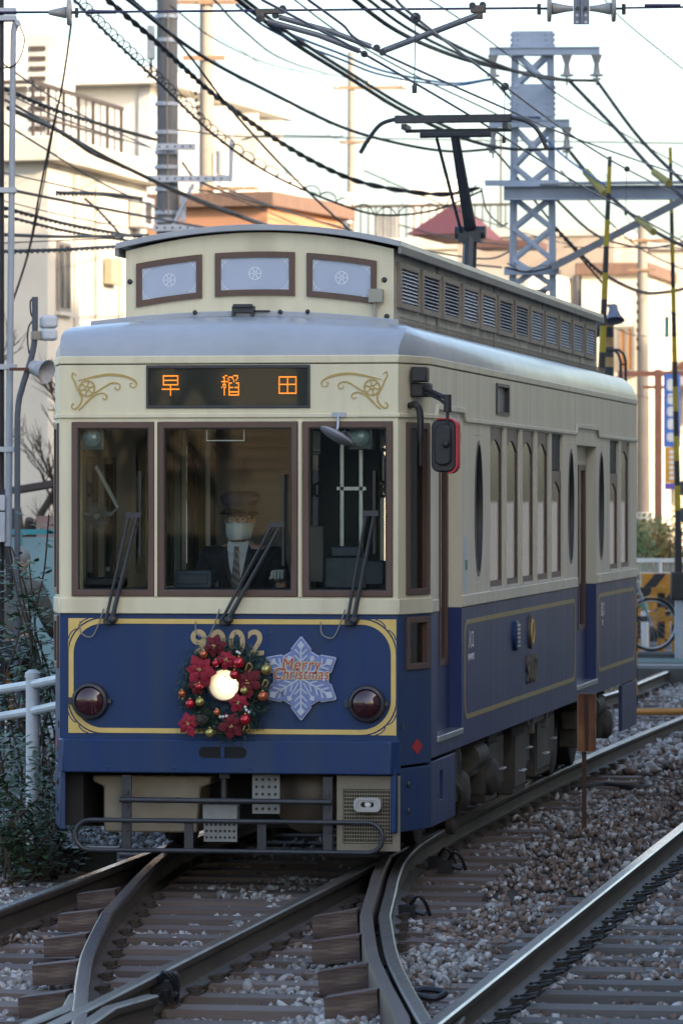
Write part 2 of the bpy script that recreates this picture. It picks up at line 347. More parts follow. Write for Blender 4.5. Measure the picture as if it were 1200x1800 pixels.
k = MB(); k.extr([(2.14, -6.9), (2.26, -6.7), (2.36, -8.2), (2.42, -9.2), (2.05, -9.2)], lambda u, v, d: (u, v, d), -.15, -.05); k.build('frog_casting', [railm], turn, bevel=.01)
# wing pieces at the crossing
for s_, x in ((1, .83), (-1, .60)):
    rail('wing_rail', [(x + s_ * .0, -8.6), (x, -7.6), (x - s_ * .03, -7.0), (x + s_ * .05, -6.5)], turn, [railm, railtopd], -.006)
# ---- sleepers with their clips
slm = M('sleeper_brown', (.150, .112, .098), (.090, .070, .062), .75, scale=5, stretch=(.35, 2.5, 2.5), bump=.35, bscale=14, rnd=.22, c3=(.14, .11, .1), s3=4)
slg = M('sleeper_grey', (.13, .12, .115), (.09, .083, .08), .85, scale=5, stretch=(.35, 2.5, 2.5), bump=.4, bscale=14, rnd=.22)
plm = M('tie_plate_rust', (.07, .05, .04), (.05, .038, .032), .6, .3, scale=20)
def unit(mat, w=.215, h=.15):
    k = MB().box(-.5, .5, -w / 2, w / 2, -h, 0); return k.mesh('sleeper', mat)
ub, ug = unit(slm), unit(slg)
kc = MB().box(-.11, .11, -.075, .075, 0, .012); 
for sx in (-1, 1): kc.box(sx * .085 - .018, sx * .085 + .018, -.05, -.018, .012, .04); kc.box(sx * .085 - .018, sx * .085 + .018, .018, .05, .012, .04); kc.box(sx * .07 - .028, sx * .07 + .028, -.03, .03, .02, .032)
cm_ = kc.mesh('rail_fastening', plm)
ke = MB().box(-.11, .13, -.06, .06, 0, .012).tube([(.07, -.05, .02), (.16, -.05, .045), (.17, .02, .05), (.08, .05, .03), (.07, 0, .035)], .012, 6).box(.05, .12, -.06, .06, .012, .035)
ce_ = ke.mesh('spring_clip', M('clip_black', (.018, .017, .018), (.03, .028, .027), .45, .4))
rs = random.Random(5)
def sleeper(parent, me, x0, x1, y, rails, clip=cm_, zt=-.155, rot=0):
    o = link('sleeper', me, parent, True); o.location = ((x0 + x1) / 2, y, zt + rs.uniform(-.006, .004)); o.scale = (x1 - x0, 1 + rs.uniform(-.04, .04), 1); o.rotation_euler = (rs.uniform(-.015, .015), 0, rot + rs.uniform(-.012, .012))
    for rx in rails:
        c = link('rail_fastening', clip, o); c.location = (rx, y, zt); c.matrix_parent_inverse = o.matrix_basis.inverted() if False else (Matrix.Translation(o.location) @ o.rotation_euler.to_matrix().to_4x4() @ Matrix.Diagonal((*o.scale, 1))).inverted()
y = -10.6
while y < 30:
    if y < 3.2:
        e = .718 + off(y) + .50 + rs.uniform(-.1, .14); e = min(e, 2.22 - .16 + .55 if y < -7 else 2.05 + rs.uniform(-.05, .1)) if y > -6.5 else min(e, 2.6)
        rl = [-.718, .718]
        if off(y) > .22: rl += [-.718 + off(y), .718 + off(y)]
        sleeper(main, ub, -1.32 + rs.uniform(-.06, .06), e, y, rl)
    else: sleeper(main, ub, -1.10 + bend(y), 1.12 + bend(y) + rs.uniform(0, .1), y, [-.718 + bend(y), .718 + bend(y)])
    y += .55 if y < 3.2 else .62
y = -10.3
while y < 12:
    if y > -7: sleeper(right, ug, 1.72 + rs.uniform(-.1, .25), 4.2, y, [2.225], ce_, -.160)
    else: sleeper(right, ug, 2.72, 4.3, y, [], ce_, -.160)
    y += .56
# wooden blocks standing on the sleepers beside the curved rails
blk = M('block_brown_paint', (.075, .042, .032), (.048, .029, .024), .6, scale=9, stretch=(.5, 1, 3), bump=.45, bscale=16, c3=(.17, .12, .085), s3=6, rnd=.2)
kb = MB(); kb.extr([(-.105, -.055), (.105, -.055), (.105, .055), (-.105, .035)], lambda u, v, d: (u, d, v), -.07, .07); bme = kb.mesh('wooden_block', blk)
for px, py in ((175, 1580), (143, 1617), (120, 1660), (104, 1708), (82, 1764)):
    p = atG(px, py, -.075); o = link('wooden_block', bme, turn, True); o.location = p; o.rotation_euler = (0, rs.uniform(-.06, -.02), rs.uniform(-.06, .02)); o.scale = (1.02, 1, 1)
for px, py in ((592, 1622), (594, 1667), (608, 1719), (622, 1766)):
    p = atG(px, py, -.07); o = link('wooden_block', bme, turn, True); o.location = p; o.rotation_euler = (0, rs.uniform(-.10, -.05), rs.uniform(-.05, .02)); o.scale = (1.12, 1, 1.2)
# bolted joint bars and bond cables at the crossing
jb = M('joint_black', (.02, .022, .028), (.035, .036, .042), .4, .5, scale=12)
p = atG(285, 1735, -.06); k = MB()
for i in range(5): k.cyl(p + V(-.07 + i * .035, -.02, -.02 + .01 * (i % 2)), p + V(-.07 + i * .035, -.09, -.02), .014, n=6)
k.box(p.x - .11, p.x + .08, p.y - .03, p.y, p.z - .06, p.z + .03)
for i in range(3): k.tube(spline([p + V(-.02, -.04, .02), p + V(.02 + .02 * i, -.06, .07), p + V(.06 + .01 * i, -.05, .03), p + V(.07, -.02, -.02 - .02 * i)], 5), .012, 6)
k.build('joint_bar', jb, turn)
for px, py in ((765, 1505), (782, 1512), (715, 1590)):
    p = atG(px, py, -.08); k = MB(); k.box(p.x - .04, p.x + .05, p.y - .05, p.y + .03, p.z - .07, p.z)
    for i in range(3): k.cyl(p + V(0, -.03 + .03 * i, -.02), p + V(.10, -.03 + .03 * i, -.05), .013, n=6)
    k.tube(spline([p + V(.02, 0, .0), p + V(.06, -.02, .05), p + V(.10, 0, .01), p + V(.12, .03, -.06)], 5), .011, 6); k.build('switch_rod', jb, turn)
k = MB(); p = atG(742, 1752, -.10)
k.tube(spline([p + V(-.08, .02, 0), p + V(0, .03, .03), p + V(.1, 0, .02), p + V(.06, -.06, 0), p + V(-.04, -.05, .015)], 6), .016, 8); k.build('bond_cable', jb, turn)
# black steel cross beam and planks at the left of the track
k = MB(); yb = 1.5; x0, x1 = -1.62, -.98
k.box(x0, x1, yb, yb + .20, -.02, .0); k.box(x0, x1, yb + .08, yb + .10, -.16, -.02); k.box(x0 - .04, x1, yb - .02, yb + .2, -.175, -.16)
for x in (x0 + .1, x0 + .38): k.add([(x, yb, -.16), (x + .02, yb, -.16), (x + .02, yb + .09, -.16), (x, yb + .09, -.16), (x + .07, yb + .06, -.02), (x + .09, yb + .06, -.02), (x + .09, yb + .09, -.02), (x + .07, yb + .09, -.02)], [(0,1,2,3),(4,5,6,7),(0,1,5,4),(1,2,6,5),(2,3,7,6),(3,0,4,7)])
k.build('steel_beam', M('beam_black', (.018, .018, .02), (.03, .03, .03), .45, .3), bevel=.003, label='black steel cross beam lying beside the rail under the left tram corner', cat='beam')
oldw = M('old_plank', (.11, .115, .11), (.07, .075, .072), .85, scale=5, stretch=(.4, 3, 3), bump=.4, bscale=12)
for i, (px, py, w_, d_, lab) in enumerate(((18, 1468, .55, .35, 'weathered grey plank at the top of the stack by the left edge'), (30, 1490, .42, .25, 'short grey plank under the stack beside the black steel beam'), (10, 1508, .50, .3, 'lowest weathered plank lying on the gravel by the left edge'))):
    p = atG(px, py, -.1 + .02 * (2 - i)); MB().box(p.x - w_ / 2, p.x + w_ / 2, p.y - d_ / 2, p.y + d_ / 2, -.20 + .06 * (2 - i), -.145 + .06 * (2 - i)).build('plank', oldw, bevel=.006, label=lab, cat='plank', group='planks stacked beside the track')
hs = M('hose_tan', (.20, .145, .09), (.15, .11, .07), .6, scale=6)
for l, pts in (('tan hose lying in a bend on the gravel at the far left', [(-10, 1528), (15, 1540), (40, 1535), (60, 1500), (85, 1492)]), ('tan hose looping past the black steel beam on the gravel', [(-10, 1560), (30, 1550), (60, 1542), (100, 1536), (150, 1538)])):
    MB().tube(spline([atG(x, y, -.16) for x, y in pts], 8), .02, 8).build('hose', hs, label=l, cat='hose')
MB().tube(spline([atG(x, y, -.15) for x, y in [(955, 1376), (1000, 1384), (1060, 1380), (1120, 1384), (1230, 1380)]], 8), .022, 8).build('track_cable', BLK, label='black cable lying across the ballast behind the rusty sign', cat='cable')
MB().tube([atG(1090, 1252, -.1), atG(1240, 1250, -.1)], .035, 8).build('orange_pipe', M('pipe_orange', (.50, .24, .05), (.4, .18, .04), .6), label='orange pipe crossing the ballast behind the tram', cat='pipe')
# ---- ballast stones
def stones(name, N, seed, label):
    R = np.random.default_rng(seed); base = []
    t = (1 + 5 ** .5) / 2
    ico = np.array([(-1,t,0),(1,t,0),(-1,-t,0),(1,-t,0),(0,-1,t),(0,1,t),(0,-1,-t),(0,1,-t),(t,0,-1),(t,0,1),(-t,0,-1),(-t,0,1)]) / sqrt(1 + t * t)
    fc = np.array([(0,11,5),(0,5,1),(0,1,7),(0,7,10),(0,10,11),(1,5,9),(5,11,4),(11,10,2),(10,7,6),(7,1,8),(3,9,4),(3,4,2),(3,2,6),(3,6,8),(3,8,9),(4,9,5),(2,4,11),(6,2,10),(8,6,7),(9,8,1)])
    Z = np.empty(0); XY = []
    fw = np.array(FWD[:2]); rt = np.array(RT[:2]); c0 = np.array(CAM[:2])
    while len(XY) < N:
        z = 16.5 + 42 * R.random() ** 1.5; l = (R.random() * 2 - 1) * (z * .0735 + .8); p = c0 + fw * z + rt * l
        x, y = p
        if not (-4.5 < x < 5.8 and -10.8 < y < 30.4): continue
        if -.95 < x < .9 and 1.5 < y < 12.9 and R.random() < .8: continue
        XY.append((x, y))
    XY = np.array(XY); n = len(XY)
    far = (XY[:, 1] > 12)
    sc = (.017 + .017 * R.random(n) ** 1.6) * np.where(far, 1.5, 1.0)
    h = np.array([hgt(x, y) for x, y in XY]); z = h + R.random(n) * .032 + .006
    z -= np.where((np.abs(XY[:, 0]) < 1.3) & (XY[:, 1] < 2), .010, 0) + np.where(XY[:, 0] > 2.4, .012, 0)
    outx = (XY[:, 0] < -1.45) | ((XY[:, 0] > 1.35) & (XY[:, 1] > .5) & (XY[:, 0] < 2.1)); z += np.where(outx, .035, 0) + np.where(far & (XY[:, 0] > .95), .05, 0)
    q = R.normal(size=(n, 4)); q /= np.linalg.norm(q, axis=1)[:, None]; w, a, b, c = q.T
    Rm = np.stack([np.stack([1-2*(b*b+c*c), 2*(a*b-c*w), 2*(a*c+b*w)], -1), np.stack([2*(a*b+c*w), 1-2*(a*a+c*c), 2*(b*c-a*w)], -1), np.stack([2*(a*c-b*w), 2*(b*c+a*w), 1-2*(a*a+b*b)], -1)], 1)
    V_ = ico[None] * (1 + .85 * (R.random((n, 12, 1)) - .5)) * (np.array([1, .8, .62]) * (.75 + .5 * R.random((n, 1, 3)))) * sc[:, None, None]
    V_ = np.einsum('nij,nkj->nki', Rm, V_); V_[:, :, 0] += XY[:, 0, None]; V_[:, :, 1] += XY[:, 1, None]; V_[:, :, 2] += z[:, None]
    F_ = (fc[None] + (np.arange(n) * 12)[:, None, None]).reshape(-1, 3)
    me = bpy.data.meshes.new(name); me.vertices.add(n * 12); me.vertices.foreach_set('co', V_.astype(np.float32).ravel())
    me.loops.add(len(F_) * 3); me.loops.foreach_set('vertex_index', F_.astype(np.int32).ravel()); me.polygons.add(len(F_)); me.polygons.foreach_set('loop_start', np.arange(0, len(F_) * 3, 3, dtype=np.int32)); me.update(); me.validate()
    g = R.random(n)
    at_ = me.color_attributes.new('stone_tint', 'FLOAT_COLOR', 'POINT')
    rusty = np.exp(-((XY[:, 0] - 1.75) / .45) ** 2) * (XY[:, 1] > -3) * .52 + np.exp(-((np.abs(XY[:, 0]) - .72) / .2) ** 2) * .4 + np.exp(-((XY[:, 0] - 2.7) / .4) ** 2) * .35 + .20
    isr = R.random(n) < rusty
    colg = np.stack([.33 * (.42 + g), .32 * (.42 + g), .31 * (.42 + g)], 1); colr = np.stack([.15 * (.5 + g), .105 * (.5 + g), .082 * (.5 + g)], 1)
    colo = np.where(isr[:, None], colr, colg); C4 = np.ones((n, 12, 4)); C4[:, :, :3] = colo[:, None]; at_.data.foreach_set('color', C4.astype(np.float32).ravel())
    m, nt, b_ = node_mat(name); ca = nt.nodes.new('ShaderNodeVertexColor'); ca.layer_name = 'stone_tint'
    nz = nt.nodes.new('ShaderNodeTexNoise'); nz.inputs['Scale'].default_value = 60; tcn = nt.nodes.new('ShaderNodeTexCoord'); nt.links.new(tcn.outputs['Object'], nz.inputs[0])
    mx = nt.nodes.new('ShaderNodeMix'); mx.data_type = 'RGBA'; mx.blend_type = 'OVERLAY'; mx.inputs[0].default_value = .6; nt.links.new(ca.outputs[0], mx.inputs[6]); nt.links.new(nz.outputs['Fac'], mx.inputs[7]); nt.links.new(mx.outputs[2], b_.inputs['Base Color']); b_.inputs['Roughness'].default_value = .85
    me.materials.append(m); tag(link(name, me), label, 'ballast', None, 'stuff')
stones('ballast_stones', 72000, 4, 'loose grey and rusty ballast stones between the sleepers')
# ---- rusty sign seen from behind, on a stake
sp = atG(1026, 1475, -.14); sgn = thing('rusty_sign', 'rust covered back of a small sign on a stake beside the tram', 'sign', sp)
rust = M('rust', (.20, .075, .035), (.11, .045, .025), .75, scale=7, bump=.3, c3=(.30, .14, .05), s3=5, stretch=(1, 1, .5))
d0 = at(1031, 1270, (sp - CAM).dot(FWD)); w_, h_ = .125, .385
MB().box(sp.x - .014, sp.x + .014, sp.y - .012, sp.y + .012, -.2, d0.z + .17).build('stake', M('rust_dark', (.05, .022, .016), (.08, .035, .022), .75, scale=10, bump=.2), sgn)
fz = lambda u, v, d: (u, sp.y - .012 - d, v)
k = MB(); k.extr(rrect(d0.x - w_ / 2, d0.x + w_ / 2, d0.z - h_ / 2, d0.z + h_ / 2, .015, 4), fz, .0, .004); k.build('sign_plate', rust, sgn)
k = MB(); k.band(rrect(d0.x - w_ / 2 + .006, d0.x + w_ / 2 - .006, d0.z - h_ / 2 + .006, d0.z + h_ / 2 - .006, .012, 4), rrect(d0.x - w_ / 2, d0.x + w_ / 2, d0.z - h_ / 2, d0.z + h_ / 2, .015, 4), fz, -.004, .016); k.build('sign_rim', M('rim_rust', (.26, .17, .13), (.15, .07, .04), .6, scale=12), sgn)
MB().box(d0.x - .010, d0.x + .012, sp.y - .030, sp.y - .016, d0.z - h_ / 2 + .01, d0.z + h_ / 2 - .01).build('sign_rib', MATS['rust_dark'], sgn)
MB().box(sp.x - .06, sp.x + .06, sp.y - .06, sp.y + .06, -.2, -.125).build('footing', M('footing_rust', (.12, .08, .05), (.09, .07, .055), .9), sgn, bevel=.01)

# dry grass along the kerb of the crossing
R = random.Random(8); k = MB()
for i in range(2600):
    x = R.uniform(-3.2, 2.6); y = R.uniform(28.2, 30.7); h = R.uniform(.05, .16); a = R.uniform(0, 6.28); w_ = .006; lx, ly = R.uniform(-.06, .06), R.uniform(-.06, .06)
    if -.9 < x - bend(y) < .9: continue
    k.add([(x - w_ * cos(a), y - w_ * sin(a), -.19), (x + w_ * cos(a), y + w_ * sin(a), -.19), (x + lx, y + ly, -.19 + h)], [(0, 1, 2)])
k.build('dry_grass', M('dry_grass', (.24, .20, .11), (.14, .15, .06), .8, scale=2), smooth=0, recalc=False, label='dry grass tufts along the crossing kerb', cat='grass', kind='stuff')
# ================================================================ THE TRAM (front plane y = 0, length along +y, rail top z = 0)
tram = thing('tram', 'vintage style cream and blue tram numbered 9002 with clerestory roof and pantograph', 'tram')
LEN = 12.98; YC = .44; YR = LEN - YC; XF = .975; XS = 1.1
fF = lambda u, v, d: (u, d, v)                     # front panel: d grows inwards
fS = lambda u, v, d: (XS - d, u, v)                # right side
fL = lambda u, v, d: (-XS + d, u, v)               # left side
cl = sqrt((XS - XF) ** 2 + YC ** 2)
def fCR(u, v, d):                                  # right corner panel, u 0..1 from front edge to side edge
    nx, ny = -YC / cl, (XS - XF) / cl
    return (XF + (XS - XF) * u + nx * d, YC * u + ny * d, v)
def fCL(u, v, d): p = fCR(u, v, d); return (-p[0], p[1], p[2])
# ---- front panels
mb = MB(); mb.wall([-XF, XF], [.60, 1.457], [], fF, .05); mb.build('front_apron', blue, tram, bevel=.004)
WX = [(-.905, -.424), (-.404, .401), (.43, .945)]; WZ = (1.556, 2.549)
mb = MB(); mb.wall([-XF, XF], [1.457, 2.60], [(a, b, *WZ) for a, b in WX], fF, .05); mb.build('front_window_panel', cream, tram, bevel=.003)
mb = MB(); mb.wall([-XF, XF], [2.60, 2.875], [(-.472, .473, 2.626, 2.872)], fF, .05); mb.build('front_letterboard', cream, tram)
for f, nm in ((fCR, 'R'), (fCL, 'L')):
    mb = MB(); mb.wall([0, 1], [.60, 1.457], [(.24, .93, 1.14, 1.44)], f, .05); mb.build('corner_apron', blue if nm == 'L' else blue, tram, bevel=.003)
    mb = MB(); mb.wall([0, 1], [1.457, 2.60], [(.24, .93, 1.565, 2.545)], f, .05); mb.build('corner_panel', cream, tram, bevel=.003)
    mb = MB(); mb.wall([0, 1], [2.60, 2.875], [], f, .05); mb.build('corner_letterboard', cream, tram)
    for z0, z1 in ((1.14, 1.44), (1.565, 2.545)):
        mb = MB(); mb.wall([.24, .93], [z0, z1], [(.33, .84, z0 + .035, z1 - .035)], lambda u, v, d: f(u, v, d - .012), .05); fr = mb.build('window_frame', brown, tram, bevel=.003)
        mb = MB(); mb.wall([.33, .84], [z0 + .035, z1 - .035], [], lambda u, v, d: f(u, v, d + .022), .005); mb.build('pane', wglass, fr, smooth=0)
    mb = MB(); mb.wall([-.02, 1.0], [1.457, 1.545], [], lambda u, v, d: f(u, v, d - .012), .02); mb.build('waist_moulding', cream, tram, bevel=.004)
    mb = MB(); mb.wall([-.02, 1.0], [2.572, 2.596], [], lambda u, v, d: f(u, v, d - .012), .02); mb.build('drip_moulding', cream, tram, bevel=.004)
    mb = MB(); mb.wall([-.02, 1.0], [2.880, 2.925], [], lambda u, v, d: f(u, v, d - .006), .04); mb.build('cornice', cream, tram, bevel=.006)
    mb = MB(); mb.extr([(.40, .70), (.57, .745), (.74, .70), (.57, .655)], lambda u, v, d: f(u, v, d), -.003, .0); mb.build('reflector', M('reflector_red', (.45, .008, .015), (.38, .006, .012), .35), tram, smooth=0, label='red diamond reflector on the corner')
mb = MB().box(-XF, XF, -.012, .01, 1.457, 1.545); mb.build('waist_moulding', cream, tram, bevel=.005)
mb = MB().box(-XF, XF, -.012, .01, 2.572, 2.596); mb.build('drip_moulding', cream, tram, bevel=.004)
mb = MB().box(-XF, XF, -.006, .03, 2.880, 2.925); mb.build('cornice', cream, tram, bevel=.006)
# windscreen frames, panes and mullions
for a, b in WX:
    mb = MB(); mb.wall([a, b], list(WZ), [(a + .036, b - .036, WZ[0] + .036, WZ[1] - .036)], lambda u, v, d: (u, d - .012, v), .05); fr = mb.build('windscreen_frame', brown, tram, bevel=.004)
    MB().box(a + .034, b - .034, .018, .024, WZ[0] + .034, WZ[1] - .034).build('windscreen', wglass, fr, smooth=0)
    g = MB(); g.wall([a + .034, b - .034], [WZ[0] + .034, WZ[1] - .034], [(a + .042, b - .042, WZ[0] + .042, WZ[1] - .042)], lambda u, v, d: (u, d - .002, v), .018); g.build('gasket', black, fr)
for x in (-.414, .4155): MB().box(x - .008, x + .008, -.016, .01, 1.556, 2.549).build('mullion', cream, tram)
# gold lining on the apron
GX0, GX1, GZ0, GZ1 = -.925, .965, .775, 1.43
fg = lambda u, v, d: (u, d, v)
mb = MB(); R = .20
mb.band(rrect(GX0 + .030, GX1 - .030, GZ0 + .030, GZ1 - .030, R - .03, 10), rrect(GX0 + .002, GX1 - .002, GZ0 + .002, GZ1 - .002, R, 10), fg, -.004, .0)
lin = mb.build('gold_lining', gold, tram, smooth=0)
for cx, sx in ((GX0, 1), (GX1, -1)):
    for cz, sz in ((GZ0, 1), (GZ1, -1)):
        R2 = R + .0
        pts = [(0, 0), (R2 * .93, 0)] + [(R - (R + .006) * sin(radians(a)), R - (R + .006) * cos(radians(a))) for a in range(14, 77, 6)] + [(0, R2 * .93)]
        MB().extr([(cx + sx * u, cz + sz * v) for u, v in pts], fg, -.004, 0).build('corner_ornament', gold, tram, smooth=0)
        ln = MB(); ln.ribbon([(cx + sx * u, cz + sz * v) for u, v in [(.118, .001), (.100, .006), (.082, .016), (.068, .030), (.060, .046)]], .006, fg, -.0055, -.0035)
        ln.ribbon([(cx + sx * u, cz + sz * v) for u, v in [(.001, .118), (.006, .100), (.016, .082), (.030, .068), (.046, .060)]], .006, fg, -.0055, -.0035)
        ln.build('ornament_line', blue, tram, smooth=0)
# bumper beam
mb = MB()
prof = [(-.94, .555), (.985, .555), (.985, .735), (-.94, .735)]
xs = [(-.985, -.005), (-.945, -.055), (-.90, -.06), (.90, -.06), (.945, -.055), (.985, -.005)]
mb.extr([(x, y) for x, y in xs] + [(.985, .04), (-.985, .04)], lambda u, v, d: (u, v, d), .553, .745)
mb.build('bumper_beam', blue, tram, bevel=.008)
sl = MB(); sl.extr(rrect(-.157, .118, .642, .705, .03), fg, -.0625, -.058); sl.build('bumper_slot_fill', M('slot_dark_fill', (.003, .003, .003), None, .8), tram, smooth=0); MB().box(-.03, -.008, -.068, -.06, .645, .702).build('slot_bar', blue, tram)  # raised black plate stands in for the dark inside of the slot
for x in (-.68, -.30, .14, .72): MB().lathe([(.008, 0), (.008, .004), (.004, .006)], (x, -.06, .585), (0, -1, 0), 8).build('rivet', blue, tram)
# lamps
for x, z in ((-.795, .958), (.80, .953)):
    l = MB().lathe([(.105, 0), (.108, .02), (.100, .045), (.086, .052), (.082, .045), (.080, .03)], (x, 0, z), (0, -1, 0), 32, False).build('tail_lamp', dkmetal, tram)
    MB().lathe([(.082, .03), (.079, .045), (.06, .058), (.03, .066), (0, .068)], (x, 0, z), (0, -1, 0), 28, False).build('lens', M('tail_lens', (.045, .006, .010), (.03, .004, .008), .08, coat=.8), l)
    MB().box(x + .10, x + .125, -.03, 0, z - .012, z + .012).build('latch', dkmetal, l); MB().box(x - .125, x - .105, -.03, 0, z - .02, z + .02).build('hinge', dkmetal, l)
hl = MB().lathe([(.10, 0), (.104, .05), (.100, .085), (.090, .092), (.086, .08), (.086, .06)], (-.01, 0, 1.057), (0, -1, 0), 32, False).build('headlight', dkmetal, tram)
lensm, nt_, b_ = node_mat('headlight_lens'); b_.inputs['Base Color'].default_value = (1, .85, .6, 1); b_.inputs['Roughness'].default_value = .2
tc_ = nt_.nodes.new('ShaderNodeTexCoord'); wv = nt_.nodes.new('ShaderNodeTexWave'); wv.inputs['Scale'].default_value = 30; nt_.links.new(tc_.outputs['Object'], wv.inputs[0])
nz_ = nt_.nodes.new('ShaderNodeTexNoise'); nz_.inputs['Scale'].default_value = 14; nt_.links.new(tc_.outputs['Object'], nz_.inputs[0])
ml = nt_.nodes.new('ShaderNodeMath'); ml.operation = 'MULTIPLY'; nt_.links.new(wv.outputs['Fac'], ml.inputs[0]); nt_.links.new(nz_.outputs['Fac'], ml.inputs[1])
mr = nt_.nodes.new('ShaderNodeMapRange'); mr.inputs[3].default_value = .45; mr.inputs[4].default_value = 1.5; nt_.links.new(ml.outputs[0], mr.inputs[0])
dv = nt_.nodes.new('ShaderNodeVectorMath'); dv.operation = 'DISTANCE'; dv.inputs[1].default_value = (.02, -.09, 1.065); nt_.links.new(tc_.outputs['Object'], dv.inputs[0])
rr_ = nt_.nodes.new('ShaderNodeMapRange'); rr_.inputs[1].default_value = .015; rr_.inputs[2].default_value = .115; rr_.inputs[3].default_value = .85; rr_.inputs[4].default_value = .06; nt_.links.new(dv.outputs['Value'], rr_.inputs[0])
m3 = nt_.nodes.new('ShaderNodeMath'); m3.operation = 'MULTIPLY'; nt_.links.new(mr.outputs[0], m3.inputs[0]); nt_.links.new(rr_.outputs[0], m3.inputs[1]); nt_.links.new(m3.outputs[0], b_.inputs['Emission Strength']); b_.inputs['Emission Color'].default_value = (1, .78, .45, 1)
MB().lathe([(.087, .06), (.085, .075), (.06, .088), (.03, .095), (0, .097)], (-.01, 0, 1.057), (0, -1, 0), 28, False).build('lens', lensm, hl)
# fleet number
text_obj('fleet_number', '9002', .20, M('number_tan', (.52, .38, .20), (.45, .32, .16), .45), V(-.003, -.005, 1.287), RF, tram, extrude=.004, bold=.0045, space=1.12, sx=.98)
# destination display
sg = MB(); sg.box(-.472, .473, .012, .03, 2.626, 2.872); sb = sg.build('destination_display', M('display_black', (.012, .012, .013), (.016, .016, .017), .35), tram, smooth=0)
g = MB(); g.wall([-.472, .473], [2.626, 2.872], [(-.458, .459, 2.642, 2.852)], lambda u, v, d: (u, d - .010, v), .03); g.build('display_frame', dkmetal, sb, bevel=.003)
BM = {'a': """.#############..|.#...........#..|.#...........#..|.#############..|.#...........#..|.#...........#..|.#############..|.......#........|.......#........|###############.|.......#........|.......#........|.......#........|.......#........""",
 'b': """...##.....####..|.##...####...#..|..#..#...#...#..|..#...#...#.#...|######....#.....|..#...###...###.|.###..#.......#.|.#.#..#.......#.|#.##..####.####.|..#...#.......#.|..#...#.......#.|..#...#########.|..#...#.......#.|..#...#########.""",
 'c': """###############.|#......#......#.|#......#......#.|#......#......#.|#......#......#.|###############.|#......#......#.|#......#......#.|#......#......#.|#......#......#.|#......#......#.|###############."""}
dot = .0058; on = MB(); off = MB()
for key, cx, cz in (('a', -.330, 2.752), ('b', .015, 2.752), ('c', .345, 2.752)):
    rows = BM[key].split('|'); nr = len(rows)
    for j, r in enumerate(rows):
        for i, ch in enumerate(r):
            if ch == '#':
                x = cx + (i - 7.5) * .0069; z = cz + (nr / 2 - j) * .0084; on.box(x - .0029, x + .0029, .0055, .0115, z - .0033, z + .0033)
on.build('lit_dots', emis('led_orange', (1, .30, .02), .42), sb, smooth=0, label='lit orange dots of the destination characters', kind='stuff')
for i in range(130):
    for j in range(26):
        x = -.45 + i * .007; z = 2.65 + j * .0078; off.add([(x - .002, .0108, z - .002), (x + .002, .0108, z - .002), (x + .002, .0108, z + .002), (x - .002, .0108, z + .002)], [(0, 1, 2, 3)])
off.build('unlit_dots', M('led_unlit', (.05, .05, .048), (.04, .04, .04), .4), sb, smooth=0, kind='stuff', recalc=False)
MB().box(-.46, .461, -.004, -.001, 2.640, 2.854).build('display_cover', wglass, sb, smooth=0)
# gold scrolls either side of the display
def scroll(sx, cx):
    f = lambda u, v, d: (cx + sx * u, d, 2.742 + v); k = MB(); S_ = .0034
    def P(l): return [((x - 150) * S_, (676 - y) * S_) for x, y in l]
    k.ribbon(sp2(P([(134, 654), (128, 650), (127, 657), (131, 664), (134, 672), (139, 682), (143, 690), (143, 698), (138, 706), (130, 711), (126, 707), (128, 702), (131, 702)])), [.004] * 13 and [.004 + .006 * sin(pi * i / 72) for i in range(73)], f, -.004, 0)
    k.ribbon(sp2(P([(136, 663), (150, 660), (168, 656), (190, 653), (212, 655), (228, 660), (237, 667), (235, 674), (229, 674), (226, 669), (230, 667)])), [.003 + .011 * sin(pi * min(1, i / 42)) ** 1 if i < 42 else .005 for i in range(61)], f, -.004, 0)
    k.ribbon(sp2(P([(166, 684), (180, 675), (192, 668), (202, 667), (209, 671), (207, 678), (201, 677), (201, 673)])), [.009 - .0001 * i for i in range(43)], f, -.0042, 0)
    k.ribbon(sp2(P([(150, 702), (160, 692), (172, 685), (182, 685), (187, 690), (183, 695), (179, 692)])), [.009 - .0001 * i for i in range(37)], f, -.0044, 0)
    k.ribbon(sp2(P([(138, 712), (146, 706), (152, 698), (165, 686)])), .007, f, -.0046, 0)
    c = P([(152.5, 676)])[0]
    k.band(arc(*c, .040, 0, 360, 24), arc(*c, .048, 0, 360, 24), f, -.0048, 0); k.band(arc(*c, .008, 0, 360, 12), arc(*c, .014, 0, 360, 12), f, -.0048, 0)
    for q in range(6):
        a = q * pi / 3 + .3; k.ribbon([(c[0] + .013 * cos(a), c[1] + .013 * sin(a)), (c[0] + .041 * cos(a), c[1] + .041 * sin(a))], .006, f, -.005, 0)
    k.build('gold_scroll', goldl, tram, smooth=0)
scroll(1, -.825); scroll(-1, .835)
